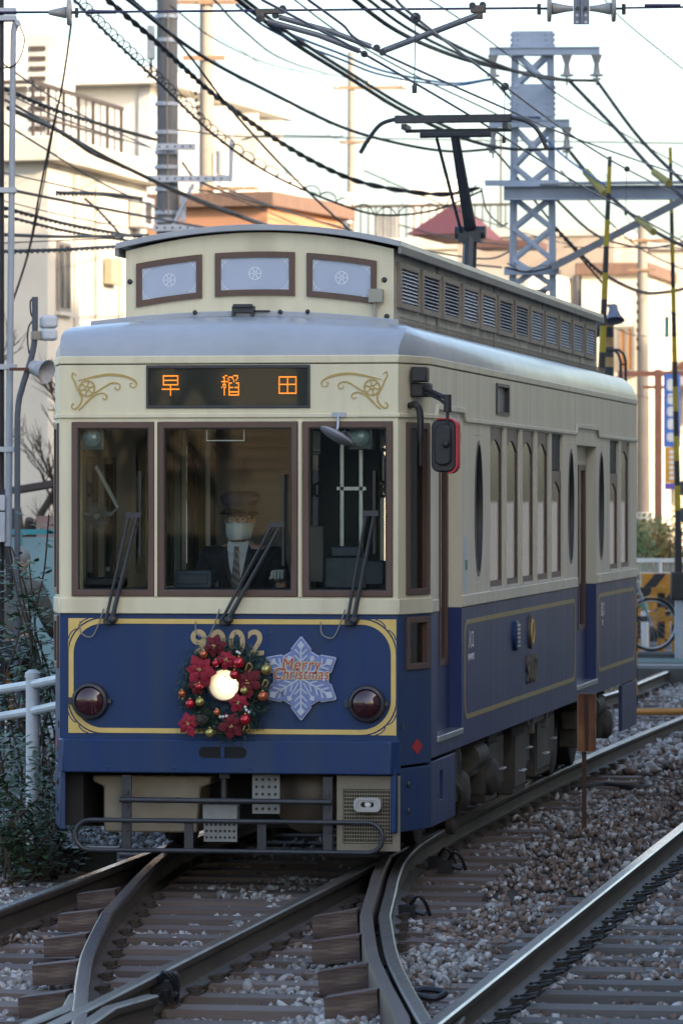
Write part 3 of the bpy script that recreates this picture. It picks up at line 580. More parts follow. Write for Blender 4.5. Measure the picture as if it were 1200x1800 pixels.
# ---- sides
OV = [2.53, 7.665, 9.755]
WIN = [(3.09 + .84 * k, 3.09 + .84 * k + .68) for k in range(5)] + [(10.40, 11.08), (11.28, 11.96)]
DOOR = [(.70, 1.75), (8.04, 9.38)]
for side, f, mc, mbl in ((1, fS, cream_s, blue_s), (-1, fL, cream, blue)):
    wz = (1.546, 2.563)
    ovh = [(o - .22, o + .22, 1.60, 2.50) for o in OV]
    mb = MB(); mb.wall([YC, YR], [1.457, 2.60], [(a, b, *wz) for a, b in WIN] + [(a, b, 1.0, 2.50) for a, b in DOOR] + ovh, f, .09); mb.build('side_wall', mc, tram, bevel=.003)
    mb = MB(); mb.wall([YC, YR], [.62, 1.457], [(a, b, .728, 2) for a, b in DOOR], f, .09); mb.build('side_apron', mbl, tram, bevel=.003)
    mb = MB(); mb.wall([YC, YR], [2.60, 2.875], [(3.37, 4.01, 2.645, 2.845)] if side > 0 else [], f, .09); mb.build('side_letterboard', mc, tram)
    MB().wall([YC, YR], [2.880, 2.925], [], lambda u, v, d: f(u, v, d - .006), .05).build('cornice', mc, tram, bevel=.006)
    segs = [(YC, .62), (1.84, 7.94), (9.48, YR)]
    for a, b in segs:
        MB().wall([a, b], [2.572, 2.598], [], lambda u, v, d: f(u, v, d - .016), .03).build('drip_moulding', mc, tram, bevel=.004)
        a2 = .70 if a == YC else a; b2 = b
    for a, b in DOOR:
        p = [(a - .11, 2.572), (a - .11, 2.60), (a - .05, 2.655), (b + .05, 2.655), (b + .11, 2.60), (b + .11, 2.572), (b + .08, 2.572), (b + .03, 2.625), (a - .03, 2.625), (a - .08, 2.572)]
        k = MB(); k.band([(a - .08, 2.572), (a - .03, 2.625), (b + .03, 2.625), (b + .08, 2.572)], [(a - .11, 2.572), (a - .05, 2.657), (b + .05, 2.657), (b + .11, 2.572)], lambda u, v, d: f(u, v, d), -.018, .01, False); k.build('door_hood', mc, tram, bevel=.003)
    for a, b in ((YC, .70), (1.75, 8.04), (9.38, YR)):
        MB().wall([a + .004, b - .004], [1.460, 1.530], [], lambda u, v, d: f(u, v, d - .012), .03).build('sill_moulding', mc, tram, bevel=.004)
    # windows: brown sash with an arched head, pane
    for q, (a, b) in enumerate(WIN):
        drop = .26 if q in (4, 5) else 0
        zb, zt = wz[0] + .0, wz[1] - drop
        k = MB(); out = [(a, zb), (b, zb), (b, zt), (a, zt)]
        ia, ib, iz = a + .04, b - .04, zb + .045
        top = [(ib + (ia - ib) * t / 10, zt - .15 + .075 * sin(pi * t / 10)) for t in range(11)]
        inner = [(ia, iz), (ib, iz)] + top
        outer = [(a, zb), (b, zb)] + [(b + (a - b) * t / 10, zt) for t in range(11)]
        k.band(inner, outer, lambda u, v, d: f(u, v, d), .014, .042)
        fr = k.build('window_sash', brown, tram, smooth=30)
        g = MB(); g.extr(inner, lambda u, v, d: f(u, v, d), .021, .027); g.build('pane', sglass, fr, smooth=0)
        if drop: MB().wall([a, b], [zt + .005, wz[1]], [], lambda u, v, d: f(u, v, d + .022), .02).build('dark_window_gap', M('dark_interior', (.02, .018, .016), (.03, .026, .022), .6), tram, smooth=0)  # solid dark panel stands in for the shaded interior above the sash
        MB().wall([a + .004, b - .004], [zb - .012, zb + .006], [], lambda u, v, d: f(u, v, d - .004), .09).build('window_sill', chrome if side > 0 else cream, tram)
    for o in OV:
        N_ = 32; k = MB(); el = [(o + .185 * cos(2 * pi * t / N_), 2.05 + .415 * sin(2 * pi * t / N_)) for t in range(N_)]
        re = []
        for t in range(N_):
            a = 2 * pi * t / N_; ca, sa = cos(a), sin(a); m = max(abs(ca), abs(sa)); re.append((o + .22 * ca / m, 2.05 + .45 * sa / m))
        k.band(el, re, lambda u, v, d: f(u, v, d), 0.0, .06); k.build('oval_surround', mc, tram, smooth=30)
        k = MB(); k.band([(o + (u - o) * .9, 2.05 + (v - 2.05) * .955) for u, v in el], [(o + (u - o) * 1.03, 2.05 + (v - 2.05) * 1.012) for u, v in el], lambda u, v, d: f(u, v, d), -.004, .03); fr = k.build('oval_window_frame', M('oval_frame', (.03, .03, .034), (.04, .04, .045), .35), tram, smooth=30)
        k = MB(); k.extr([(o + (u - o) * .92, 2.05 + (v - 2.05) * .96) for u, v in el], lambda u, v, d: f(u, v, d), .018, .024); k.build('pane', sglass, fr, smooth=0)
    # doors: two folding leaves each, set back
    for (a, b) in DOOR:
        mid = (a + b) / 2
        for l0, l1 in ((a + .01, mid - .005), (mid + .005, b - .01)):
            k = MB(); k.wall([l0, l1], [1.457, 2.50], [(l0 + .08, l1 - .08, 1.12, 2.36)], lambda u, v, d: f(u, v, d + .075), .03); lf = k.build('door_leaf', mc, tram, bevel=.003)
            k = MB(); k.wall([l0, l1], [.728, 1.457], [(l0 + .08, l1 - .08, 1.12, 2.36)], lambda u, v, d: f(u, v, d + .075), .03); k.build('leaf_lower', mbl, lf, bevel=.003)
            k = MB(); k.wall([l0 + .08, l1 - .08], [1.12, 2.36], [(l0 + .125, l1 - .125, 1.16, 2.32)], lambda u, v, d: f(u, v, d + .068), .035); k.build('leaf_window_frame', brown, lf)
            k = MB(); k.wall([l0 + .125, l1 - .125], [1.16, 2.32], [], lambda u, v, d: f(u, v, d + .085), .006); k.build('pane', sglass, lf, smooth=0)
        MB().wall([a - .0, b + .0], [.70, .735], [], lambda u, v, d: f(u, v, d - .012), .10).build('door_step', chrome, tram, bevel=.003)
    # gold lining boxes
    for a, b in ((1.87, 7.93), (9.50, 12.38)):
        k = MB(); k.band(rrect(a + .03, b - .03, .805, 1.35, .14, 8), rrect(a, b, .776, 1.378, .02, 8), lambda u, v, d: f(u, v, d), -.003, 0) if False else k.band(rrect(a + .028, b - .028, .804, 1.350, .10, 8), rrect(a, b, .776, 1.378, .11, 8), lambda u, v, d: f(u, v, d), -.003, 0)
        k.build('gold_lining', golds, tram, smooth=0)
# right side details
mbn = M('number_bronze', (.10, .075, .05), (.07, .055, .04), .45)
text_obj('fleet_number', '9002', .26, mbn, V(XS + .006, 5.22, .955), RS, tram, extrude=.008, bold=.004, space=1.15, label='raised bronze fleet number on the side apron')
k = MB(); fs = lambda u, v, d: fS(u, v, d)
k.extr([(5.16 + .11 * cos(t * pi / 12), 1.215 + .115 * sin(t * pi / 12)) for t in range(24)], fs, -.02, 0); k.build('emblem', mbn, tram, label='round bronze emblem on the side apron')
k = MB(); k.band(arc(5.16, 1.215, .07, 0, 360, 20), arc(5.16, 1.215, .085, 0, 360, 20), fs, -.026, -.019); k.build('emblem_ring', gold, tram)
k = MB(); k.lathe([(.10, 0), (.10, .02), (.085, .03)], (XS, 4.31, 1.213), (1, 0, 0), 24); vt = k.build('round_vent', blue, tram)
for i in range(6): MB().box(XS + .028, XS + .036, 4.25, 4.37, 1.14 + i * .027, 1.152 + i * .027).build('vent_slot', chrome, vt)
for t, y, z, s in (('入口', 2.16, 1.245, .125), ('ENTRANCE', 2.16, 1.145, .055), ('出口', 9.82, 1.245, .125), ('EXIT', 9.82, 1.15, .055)):
    text_obj('door_lettering', t, s, white, V(XS + .003, y, z), RS, tram, extrude=.0008, bold=.001)
MB().box(XS + .001, XS + .004, 1.86, 2.0, 1.535, 1.88).build('notice_sticker', M('sticker', (.62, .70, .72), (.5, .6, .6), .5, scale=14), tram, smooth=0, label='pale strip sticker beside the front door')
MB().box(XS + .0035, XS + .0055, 1.875, 1.985, 1.68, 1.74).build('sticker_mark', M('sticker_green', (.1, .3, .22), None, .5), tram, smooth=0)
MB().box(XS - .03, XS - .02, 3.39, 3.99, 2.66, 2.83).build('side_destination_display', M('display_grey', (.25, .25, .25), (.12, .12, .12), .4, scale=9), tram, smooth=0)
k = MB(); k.wall([3.37, 4.01], [2.645, 2.845], [(3.40, 3.98, 2.665, 2.825)], lambda u, v, d: fS(u, v, d - .01), .03); k.build('side_display_frame', dkmetal, tram)
# rear end
k = MB(); k.wall([-XF, XF], [.60, 2.925], [(-.9, -.45, 1.556, 2.549), (-.4, .4, 1.556, 2.549), (.45, .9, 1.556, 2.549)], lambda u, v, d: (u, LEN - d, v), .05); k.build('rear_wall', cream, tram)
for f in (fCR, fCL):
    g = lambda u, v, d: (f(u, v, d)[0], LEN - f(u, v, d)[1], v); k = MB(); k.wall([0, 1], [.60, 2.925], [(.24, .93, 1.565, 2.545)], g, .05); k.build('rear_corner', cream_s, tram)
# ---- roof
def outline(k):
    ph = k * pi / 2; a = 1 - cos(ph); b = sin(ph)
    w = XS - .207 * a; y0 = .5 * a; yc = YC + (.5 - YC) * a; xf = XF + (w - XF) * (a if a > .02 else a); z = 2.925 + .19 * b
    pts = []
    y1, yc1 = LEN - y0, LEN - yc
    pts.append((w, yc1, z)); pts.append((w, yc, z))
    n = 14
    for i in range(n + 1):
        x = xf - 2 * xf * i / n; pts.append((x, y0, z + .05 * b * (1 - (x / xf) ** 2)))
    pts.append((-w, yc, z)); pts.append((-w, yc1, z))
    for i in range(n + 1):
        x = -xf + 2 * xf * i / n; pts.append((x, y1, z + .05 * b * (1 - (x / xf) ** 2)))
    return pts
k = MB(); lev = [outline(i / 9) for i in range(10)]; n = len(lev[0])
k.v = [p for l in lev for p in l]
for i in range(9):
    for j in range(n): k.f.append([i*n+j, i*n+(j+1)%n, (i+1)*n+(j+1)%n, (i+1)*n+j]); k.m.append(0)
k.f.append([9*n+j for j in range(n)]); k.m.append(0)
k.build('roof', roofm, tram, smooth=28)
# trim rim around the roof deck (front, arched)
k = MB(); fr_ = [(.90 - 1.80 * i / 16) for i in range(17)]
k.band([(x, 3.108 + .055 * (1 - (x / .9) ** 2)) for x in fr_], [(x, 3.142 + .055 * (1 - (x / .9) ** 2)) for x in fr_], lambda u, v, d: (u, d, v), .47, .53, False); k.build('roof_rim', roofm, tram, bevel=.004)
k = MB(); k.box(-.06, .07, .44, .50, 3.185, 3.225); k.box(-.05, .06, .42, .47, 3.215, 3.235); k.cyl((-.05, .44, 3.19), (-.05, .44, 3.15), .01); k.cyl((.06, .44, 3.19), (.06, .44, 3.15), .01); k.box(.07, .16, .45, .49, 3.19, 3.20); k.build('roof_bracket', dkmetal, tram, bevel=.003)
for x in (-.28, .38, .22): MB().ball((x, .46, 3.19), (.014, .014, .014), 8, 6).build('roof_bolt', dkmetal, tram)
# clerestory
CX = .80; CY0 = 1.0; CY1 = LEN - .72
zc = lambda x: 3.575 + .105 * (1 - (x / CX) ** 2)
grim = M('clerestory_grimy_cream', (.55, .51, .42), (.38, .35, .29), .5, scale=2.5, stretch=(1, 2, .3), rvar=.1, c3=(.24, .215, .18), s3=1.5)
WC = [(-.735, -.34), (-.262, .215), (.285, .70)]
off_ = lambda x: .075 * (1 - (x / .78) ** 2)
k = MB(); us = [-CX + 2 * CX * i / 20 for i in range(21)]
k.v += [(x, CY0, 3.05) for x in us] + [(x, CY0, zc(x)) for x in us] + [(x, CY0 + .05, 3.05) for x in us] + [(x, CY0 + .05, zc(x)) for x in us]
for i in range(20):
    k.f += [[i, i+1, 22+i, 21+i], [42+i, 63+i, 64+i, 43+i]]; k.m += [0, 0]
k.build('clerestory_front', cream, tram)
k = MB(); k.v += [(x, CY1, 3.05) for x in us] + [(x, CY1, zc(x)) for x in us]
for i in range(20): k.f.append([i, i+1, 22+i, 21+i]); k.m.append(0)
k.build('clerestory_rear', cream, tram)
def arcquad(a, b, z0, z1, n=8): return [(a + (b - a) * i / n, z0 + off_(a + (b - a) * i / n)) for i in range(n + 1)] + [(b + (a - b) * i / n, z1 + off_(b + (a - b) * i / n)) for i in range(n + 1)]
for a, b in WC:
    z0, z1 = 3.235, 3.492
    o = arcquad(a, b, z0, z1); i_ = arcquad(a + .034, b - .034, z0 + .034, z1 - .034)
    k = MB(); k.band(i_, o, fg, CY0 - .016, CY0 + .005); fr = k.build('clerestory_window_frame', brown, tram, smooth=0)
    k = MB(); k.extr(i_, fg, CY0 - .005, CY0 + .002); k.build('frosted_pane', frost, fr, smooth=0)
    cx = (a + b) / 2; cz = (z0 + z1) / 2 + off_(cx); fe = lambda u, v, d: (u, CY0 + d, v)
    k = MB(); k.band(arc(cx, cz, .034, 0, 360, 24), arc(cx, cz, .039, 0, 360, 24), fe, -.0065, -.005); k.band(arc(cx, cz, .006, 0, 360, 10), arc(cx, cz, .011, 0, 360, 10), fe, -.0065, -.005)
    for q in range(6): an = q * pi / 3; k.ribbon([(cx + .011 * cos(an), cz + .011 * sin(an)), (cx + .035 * cos(an), cz + .035 * sin(an))], .005, fe, -.0066, -.005)
    k.build('etched_wheel', etch, fr, smooth=0)
    for sx in (-1, 1):
        for sz in (-1, 1):
            k = MB(); ux = cx + sx * ((b - a) / 2 - .040); uz = cz + sz * ((z1 - z0) / 2 - .040) + (off_(ux) - off_(cx))
            k.ribbon([(ux - sx * (.055 - .055 * sin(radians(t))), uz - sz * (.055 - .055 * cos(radians(t)))) for t in range(0, 91, 10)], .003, fe, -.0065, -.005)
            k.ribbon([(ux, uz), (ux - sx * .055, uz)], .003, fe, -.0065, -.005); k.ribbon([(ux, uz), (ux, uz - sz * .055)], .003, fe, -.0068, -.005)
            k.ribbon([(ux, uz), (ux - sx * .022, uz - sz * .022)], .003, fe, -.007, -.005)
            k.build('etched_corner', etch, fr, smooth=0)
for x, z in ((-.775, 3.395), (.745, 3.395), (.76, 3.18)): MB().lathe([(.016, 0), (.016, .006), (.008, .012)], (x, CY0, z), (0, -1, 0), 12).build('clerestory_bolt', dkmetal, tram)
k = MB(); k.box(.685, .705, CY0 - .05, CY0 - .03, 3.10, 3.32); k.box(.66, .745, CY0 - .07, CY0 - .02, 3.26, 3.34); k.build('roof_sensor_box', M('beige_box', (.36, .34, .28), None, .5), tram, bevel=.004)
for sx in (1, -1):
    f = lambda u, v, d: (sx * (CX - d), u, v)
    k = MB(); k.wall([CY0 + .004, CY1 - .004], [3.05, 3.578], [], f, .03); k.build('clerestory_side', grim if sx > 0 else cream, tram)
    ny = 12; pitch = (CY1 - .15 - (CY0 + .12)) / ny
    for q in range(ny):
        a = CY0 + .12 + q * pitch; b = a + pitch - .12
        k = MB(); k.wall([a, b], [3.235, 3.505], [(a + .07, b - .05, 3.27, 3.47)], lambda u, v, d: f(u, v, d - .025), .028); fr = k.build('louvre_frame', M('louvre_frame_brown', (.22, .18, .145), (.30, .25, .2), .5, scale=3), tram, bevel=.003)
        MB().wall([a + .07, b - .05], [3.27, 3.47], [], lambda u, v, d: f(u, v, d - .002), .003).build('louvre_back', M('louvre_dark', (.012, .014, .022), None, .6), fr, smooth=0)
        tilt = .013 if q in (1, 2, 5, 6) else .0195
        for s_ in range(9):
            z = 3.279 + s_ * .0215
            k = MB(); k.add([f(a + .07, z, -.022), f(b - .05, z, -.022), f(b - .05, z + tilt, -.004), f(a + .07, z + tilt, -.004), f(a + .07, z - .002, -.020), f(b - .05, z - .002, -.020), f(b - .05, z + tilt - .002, -.002), f(a + .07, z + tilt - .002, -.002)], [(0, 1, 2, 3), (7, 6, 5, 4), (0, 4, 5, 1), (3, 2, 6, 7), (0, 3, 7, 4), (1, 5, 6, 2)])
            k.build('louvre_slat', M('louvre_slat', (.58, .60, .64), (.48, .50, .54), .45, scale=4), fr, smooth=0)
    for y in (2.8, 5.6, 8.4, 11): MB().box(sx * CX - .004, sx * CX + .004, y, y + .012, 3.06, 3.58).build('panel_joint', dkmetal, tram)
k = MB(); xr = [-.85 + 1.70 * i / 20 for i in range(21)]; zr = lambda x: 3.585 + .105 * (1 - (x / .85) ** 2)
k.band([(x, zr(x)) for x in xr], [(x, zr(x) + .035) for x in xr], lambda u, v, d: (u, d, v), CY0 - .06, CY1 + .06, False); k.build('clerestory_roof', roofm, tram, smooth=25, bevel=.003)
for sx in (1, -1): MB().box(sx * .845 - .012, sx * .845 + .012, CY0 - .05, CY1 + .05, 3.545, 3.592).build('clerestory_gutter', M('gutter_grey', (.24, .23, .21), (.16, .15, .14), .5, scale=2), tram, bevel=.003)
# low lattice rail along the right roof deck
k = MB()
for z in (3.125, 3.145, 3.168): k.bar((.865, .75, z), (.865, LEN - .75, z), .006, .006)
for i in range(150): y = .75 + i * (LEN - 1.5) / 149; k.box(.862, .868, y - .004, y + .004, 3.11, 3.172)
k.build('roof_lattice_rail', M('lattice_tan', (.30, .27, .21), (.22, .2, .16), .6), tram, smooth=0)
# pantograph
pg = MB(); py, pz = 9.4, 5.02
pant = MB().box(-.06, .06, py + .62, py + 1.1, 3.68, 3.78).build('pantograph_base', dkmetal, tram)
MB().tube(spline([(-.72, py, 4.76), (-.66, py, 4.86), (-.56, py, 4.98), (-.42, py, 5.025)], 6), .016, 8).build('pantograph_horn', dkmetal, pant)
MB().tube(spline([(.42, py, 5.025), (.56, py, 4.99), (.65, py, 4.92), (.72, py, 4.78)], 6), .016, 8).build('pantograph_horn', dkmetal, pant)
MB().box(-.45, .45, py - .03, py + .03, 4.985, 5.045).build('contact_strip', M('carbon', (.05, .05, .055), (.03, .03, .033), .5), pant, bevel=.006)
MB().box(-.40, .42, py + .20, py + .25, 4.93, 4.955).box(-.40, -.36, py - .02, py + .25, 4.94, 4.98).box(.38, .42, py - .02, py + .25, 4.94, 4.98).build('head_frame', dkmetal, pant)
MB().cyl((-.27, py + .1, 4.90), (.28, py + .1, 4.90), .022).build('head_tube', dkmetal, pant)
MB().tube([(.0, py + .1, 4.89), (0, py + 1.0, 4.22)], [.035, .05], 10).build('upper_arm', dkmetal, pant)
MB().tube([(-.14, py + .1, 4.87), (-.06, py + 1.0, 4.15)], .013, 8).build('guide_rod', dkmetal, pant)
MB().tube([(0, py + 1.0, 4.22), (0, py + .86, 3.72)], [.055, .06], 10).build('lower_arm', dkmetal, pant)
MB().cyl((-.12, py + 1.0, 4.2), (.12, py + 1.0, 4.2), .05).box(-.09, .09, py + .93, py + 1.07, 4.12, 4.2).build('knee_joint', dkmetal, pant)
# ---- mirror on the right corner
mir = MB(); c0 = V(1.03, .12, 2.79)
bk = MB().box(1.02, 1.13, .16, .30, 2.69, 2.77).box(1.03, 1.12, .12, .24, 2.775, 2.86).build('mirror_bracket', black, tram, bevel=.008)
MB().tube([(1.08, .2, 2.745), (1.12, .12, 2.735), (1.22, .06, 2.69), (1.255, .05, 2.675)], .013, 8).tube([(1.08, .2, 2.715), (1.12, .12, 2.71), (1.2, .08, 2.675), (1.24, .05, 2.645)], .010, 8).cyl((1.25, .05, 2.60), (1.25, .05, 2.70), .022).cyl((1.25, .05, 2.45), (1.25, .05, 2.6), .009).build('mirror_arm', black, bk)
k = MB(); fm = lambda u, v, d: (u + d * .15, .05 + d, v)
k.extr(rrect(1.155, 1.298, 2.262, 2.56, .045, 8), fm, .0, .05); k.extr(rrect(1.178, 1.275, 2.30, 2.53, .04, 8), fm, -.02, .0); k.lathe([(.022, 0), (.022, .03), (.01, .035)], (1.245, .035, 2.42), (0, -1, 0), 14); k.build('mirror_housing', black, bk, bevel=.012)
k = MB(); k.band(rrect(1.155, 1.298, 2.262, 2.56, .045, 8)[:20], rrect(1.148, 1.306, 2.254, 2.568, .05, 8)[:20], fm, -.006, .056, False); k.build('mirror_rim', M('mirror_red', (.55, .02, .03), None, .4), bk)
MB().tube(spline([(1.02, .14, 2.64), (1.06, .10, 2.645), (1.085, .10, 2.60), (1.09, .10, 2.45), (1.088, .11, 2.3)], 5), [.02] * 16 + [.012] * 5, 8).build('corner_grab_bar', black, tram)
# round convex mirror above the right windscreen
k = MB().box(.60, .68, -.02, 0, 2.575, 2.60).tube([(.635, -.015, 2.59), (.637, -.03, 2.53), (.637, -.06, 2.50)], .008, 8); cm = k.build('convex_mirror_stem', steel, tram)
R_ = Matrix.Rotation(radians(28), 3, 'Y') @ Matrix.Rotation(radians(-12), 3, 'X')
MB().ball((.637, -.08, 2.465), (.105, .105, .028), 24, 10, R_).build('convex_mirror', M('mirror_grey', (.30, .30, .33), (.22, .22, .25), .3, scale=8), cm)
# ---- wipers
def wiper(p, e, bx, bz0, bz1):
    w = MB().box(p[0] - .028, p[0] + .028, -.045, 0, p[1] - .03, p[1] + .012).lathe([(.024, 0), (.024, .06), (.012, .07)], (p[0] + .025, 0, p[1]), (0, -1, 0), 14).build('wiper_pivot', dkmetal, tram, bevel=.004)
    MB().tube([(p[0] - .012, -.045, p[1]), (e[0] - .03, -.055, e[1])], .009, 8).build('wiper_rod', dkmetal, w)
    MB().tube([(p[0] + .025, -.055, p[1]), (e[0] + .015, -.055, e[1] - .01)], [.014, .009], 8).build('wiper_arm', dkmetal, w)
    MB().box(e[0] - .05, e[0] + .04, -.065, -.045, e[1] - .015, e[1] + .015).build('wiper_link', dkmetal, w)
    MB().box(bx - .008, bx + .008, -.05, -.015, bz0, bz1).build('wiper_blade', black, w, bevel=.003)
    MB().tube(spline([(p[0] - .03, -.02, p[1] + .06), (p[0] - .06, -.025, p[1] - .03), (p[0] - .10, -.025, p[1] - .10), (p[0] - .16, -.02, p[1] - .08), (p[0] - .17, -.015, p[1] - .01)], 6), .004, 6).build('washer_hose', M('hose_grey', (.25, .23, .2), None, .6), w)
wiper((-.685, 1.425), (-.530, 2.02), -.500, 1.78, 2.27); wiper((-.015, 1.425), (.295, 1.965), .325, 1.73, 2.25); wiper((.705, 1.425), (.832, 2.03), .845, 1.80, 2.27)
# small front fittings
for x, z in ((-.80, 2.46), (.75, 2.46)):
    o = MB().box(x - .07, x + .07, .06, .16, z - .07, z + .07).build('cab_lamp_housing', M('cab_green_grey', (.10, .12, .11), None, .5), tram, bevel=.006)
    MB().lathe([(.05, 0), (.052, .012), (.044, .016)], (x, .06, z), (0, -1, 0), 20, False).lathe([(.045, .006), (.03, .018), (0, .022)], (x, .06, z), (0, -1, 0), 20).build('lamp_lens', M('lens_glass', (.25, .33, .33), (.4, .48, .46), .12, scale=30, coat=1), o)
# ---- guard bars under the front
lb = MB(); gy = -.05
lp = [(x, gy, z) for x, z in arc(-.79, .198, .085, 90, 270, 12)] + [(x, gy, z) for x, z in arc(.81, .198, .085, -90, 90, 12)]; lp.append(lp[0])
lb.tube(lp, .014, 10, False); lg = lb.build('lifeguard_loop', dkmetal, tram)
MB().cyl((-.62, gy + .02, .398), (.60, gy + .02, .396), .016).build('guard_bar', dkmetal, lg)
for x in (-.585, .575):
    st = MB().box(x - .028, x + .028, gy + .035, gy + .055, .10, .54).build('guard_strut', dkmetal, lg, bevel=.003)
    for z in (.23, .36, .44): MB().lathe([(.014, 0), (.014, .012)], (x, gy + .035, z), (0, -1, 0), 6).build('bolt', dkmetal, st)
for x in (-.22, .20): MB().box(x - .025, x + .025, gy + .014, gy + .03, .10, .27).build('guard_post', dkmetal, lg)
tank = M('tank_cream_rusty', (.30, .25, .18), (.24, .19, .13), .6, scale=5, c3=(.16, .085, .04), s3=3.2, bump=.1)
k = MB(); k.extr([(-.755, .20), (-.21, .20), (-.19, .46), (-.13, .48), (-.13, .525), (-.82, .525), (-.82, .49), (-.755, .46)], fg, .16, .50); k.build('under_tank', tank, tram, bevel=.012)
MB().box(-.46, -.40, .155, .16, .37, .40).build('tank_plate', M('plate_gold', (.4, .28, .1), None, .4), tram)
pf = M('perforated_plate_grey', (.25, .25, .24), (.19, .19, .18), .55, scale=10)
def perf(x0, x1, z0, z1, y, nx, nz, hole, slope=0):
    k = MB().box(x0, x1, y, y + .008, z0, z1); o = k.build('perforated_plate', pf, tram, bevel=.003); h = MB()
    for i in range(nx):
        for j in range(nz):
            h.lathe([(hole, 0), (hole, .002)], (x0 + (i + .7) * (x1 - x0) / (nx + .4), y - .001, z0 + (j + .7) * (z1 - z0) / (nz + .4)), (0, -1, 0), 8)
    h.build('plate_holes', black, o, smooth=0, kind='stuff')
perf(.13, .29, .32, .545, .05, 4, 5, .009); perf(-.145, .05, .16, .285, .02, 7, 3, .008)
k = MB().box(-.15, .05, .02, .10, .285, .37); k.build('hanger_plate', pf, tram, bevel=.004)
MB().cyl((-.04, .1, .36), (-.04, .1, .55), .02).box(-.06, 0, .05, .12, .52, .55).build('hanger_rod', dkmetal, tram)
k = MB(); k.lathe([(.19, 0), (.2, .05), (.2, .3), (.14, .34)], (.42, .55, .40), (0, -1, 0), 24); k.build('drum', M('drum_bronze', (.10, .075, .055), (.07, .055, .045), .45, .4), tram)
tanp = M('tan_panel', (.22, .185, .135), (.17, .14, .10), .6, scale=4)
k = MB(); k.wall([.625, .985], [.12, .545], [(.66, .945, .16, .47)], fg, .03); g0 = k.build('grille_frame', tanp, tram); 
g1 = MB().box(.66, .945, .03, .034, .16, .47).build('grille_back', M('black_void', (.008, .008, .008), None, .8), g0)
k = MB()
for i in range(20): x = .662 + i * .0146; k.box(x, x + .005, .012, .02, .16, .47)
for j in range(15): z = .165 + j * .021; k.box(.66, .945, .009, .0115, z, z + .007)
k.build('grille_mesh', tanp, g0, smooth=0, kind='stuff')
k = MB(); k.band(rrect(.73, .885, .345, .425, .03, 5), rrect(.745, .87, .36, .41, .02, 5), lambda u, v, d: (u, d, v), -.06, -.05); k.band(rrect(.73, .885, .345, .425, .03, 5), rrect(.77, .845, .37, .40, .015, 5), lambda u, v, d: (u, d, v), -.055, .01); h_ = k.build('horn', M('horn_grey', (.40, .39, .36), (.33, .32, .3), .5), tram)
MB().lathe([(.02, 0), (.02, .02), (.008, .03)], (.808, -.02, .388), (0, -1, 0), 12).build('horn_core', white, h_)
# corner skirts
for f in (fCR, fCL):
    k = MB(); k.wall([-.08, 1.0], [.225, .585], [], f, .03); k.build('corner_skirt', blue, tram, bevel=.004)
    for z in (.34, .49): q = f(.3, z, -.002); MB().ball(q, (.014, .014, .02), 8, 6).build('skirt_bolt', dkmetal, tram)
for f, m_ in ((fS, blue_s), (fL, blue)):
    k = MB(); k.wall([YC, 1.47], [.225, .60], [(.80, .93, .36, .53)] if f is fS else [], f, .03); k.build('front_skirt', m_, tram, bevel=.003)
    k = MB(); k.wall([11.35, YR], [.235, .60], [], f, .03); k.build('rear_skirt', m_, tram, bevel=.003)
MB().box(XS - .05, XS - .03, .78, .95, .34, .55).build('skirt_pocket', black, tram)
# ---- running gear along the right side and beneath
MB().box(-.95, .95, .3, LEN - .3, .66, .80).build('underframe', under, tram)
MB().box(-1.02, 1.02, .62, .70, .20, .70).box(-1.0, -.86, .1, .66, .24, .6).build('dark_end_plate', M('end_plate_dark', (.012, .012, .012), (.022, .02, .019), .8), tram)  # dark plates added to block bright ballast, standing for dark equipment
for yb in (2.9, 10.0):
    bg_ = thing if False else None
    k = MB()
    for sx in (-1, 1):
        k.box(sx * .93 - .06, sx * .93 + .06, yb - .95, yb + .95, .36, .50)
        for dy in (-.7, .7): k.box(sx * .93 - .09, sx * .93 + .09, yb + dy - .17, yb + dy + .17, .22, .44)
    k.box(-.95, .95, yb - .12, yb + .12, .30, .52); bo = k.build('bogie_frame', under, tram, bevel=.012)
    for sx in (-1, 1):
        for dy in (-.7, .7):
            w = MB().lathe([(.30, 0), (.33, .01), (.33, .12), (.36, .125), (.36, .15), (.1, .15)], (sx * .78, yb + dy, .33), (-sx, 0, 0), 32).build('wheel', M('wheel_steel', (.06, .055, .05), (.09, .08, .07), .5, .5), bo)
            MB().lathe([(.12, 0), (.12, .06), (.09, .09), (.04, .10)], (sx * .99, yb + dy, .33), (sx, 0, 0), 20).build('axle_box', under, bo)
            for e in (-.13, .13):
                s_ = MB(); s_.tube([(sx * .95 + .055 * cos(t * .6), yb + dy + e + .055 * sin(t * .6), .40 + t * .0032) for t in range(66)], .012, 6); s_.build('coil_spring', under, bo)
        MB().cyl((sx * 1.0, yb - .25, .50), (sx * 1.0, yb + .25, .50), .09, n=18).build('air_cylinder', under, bo)
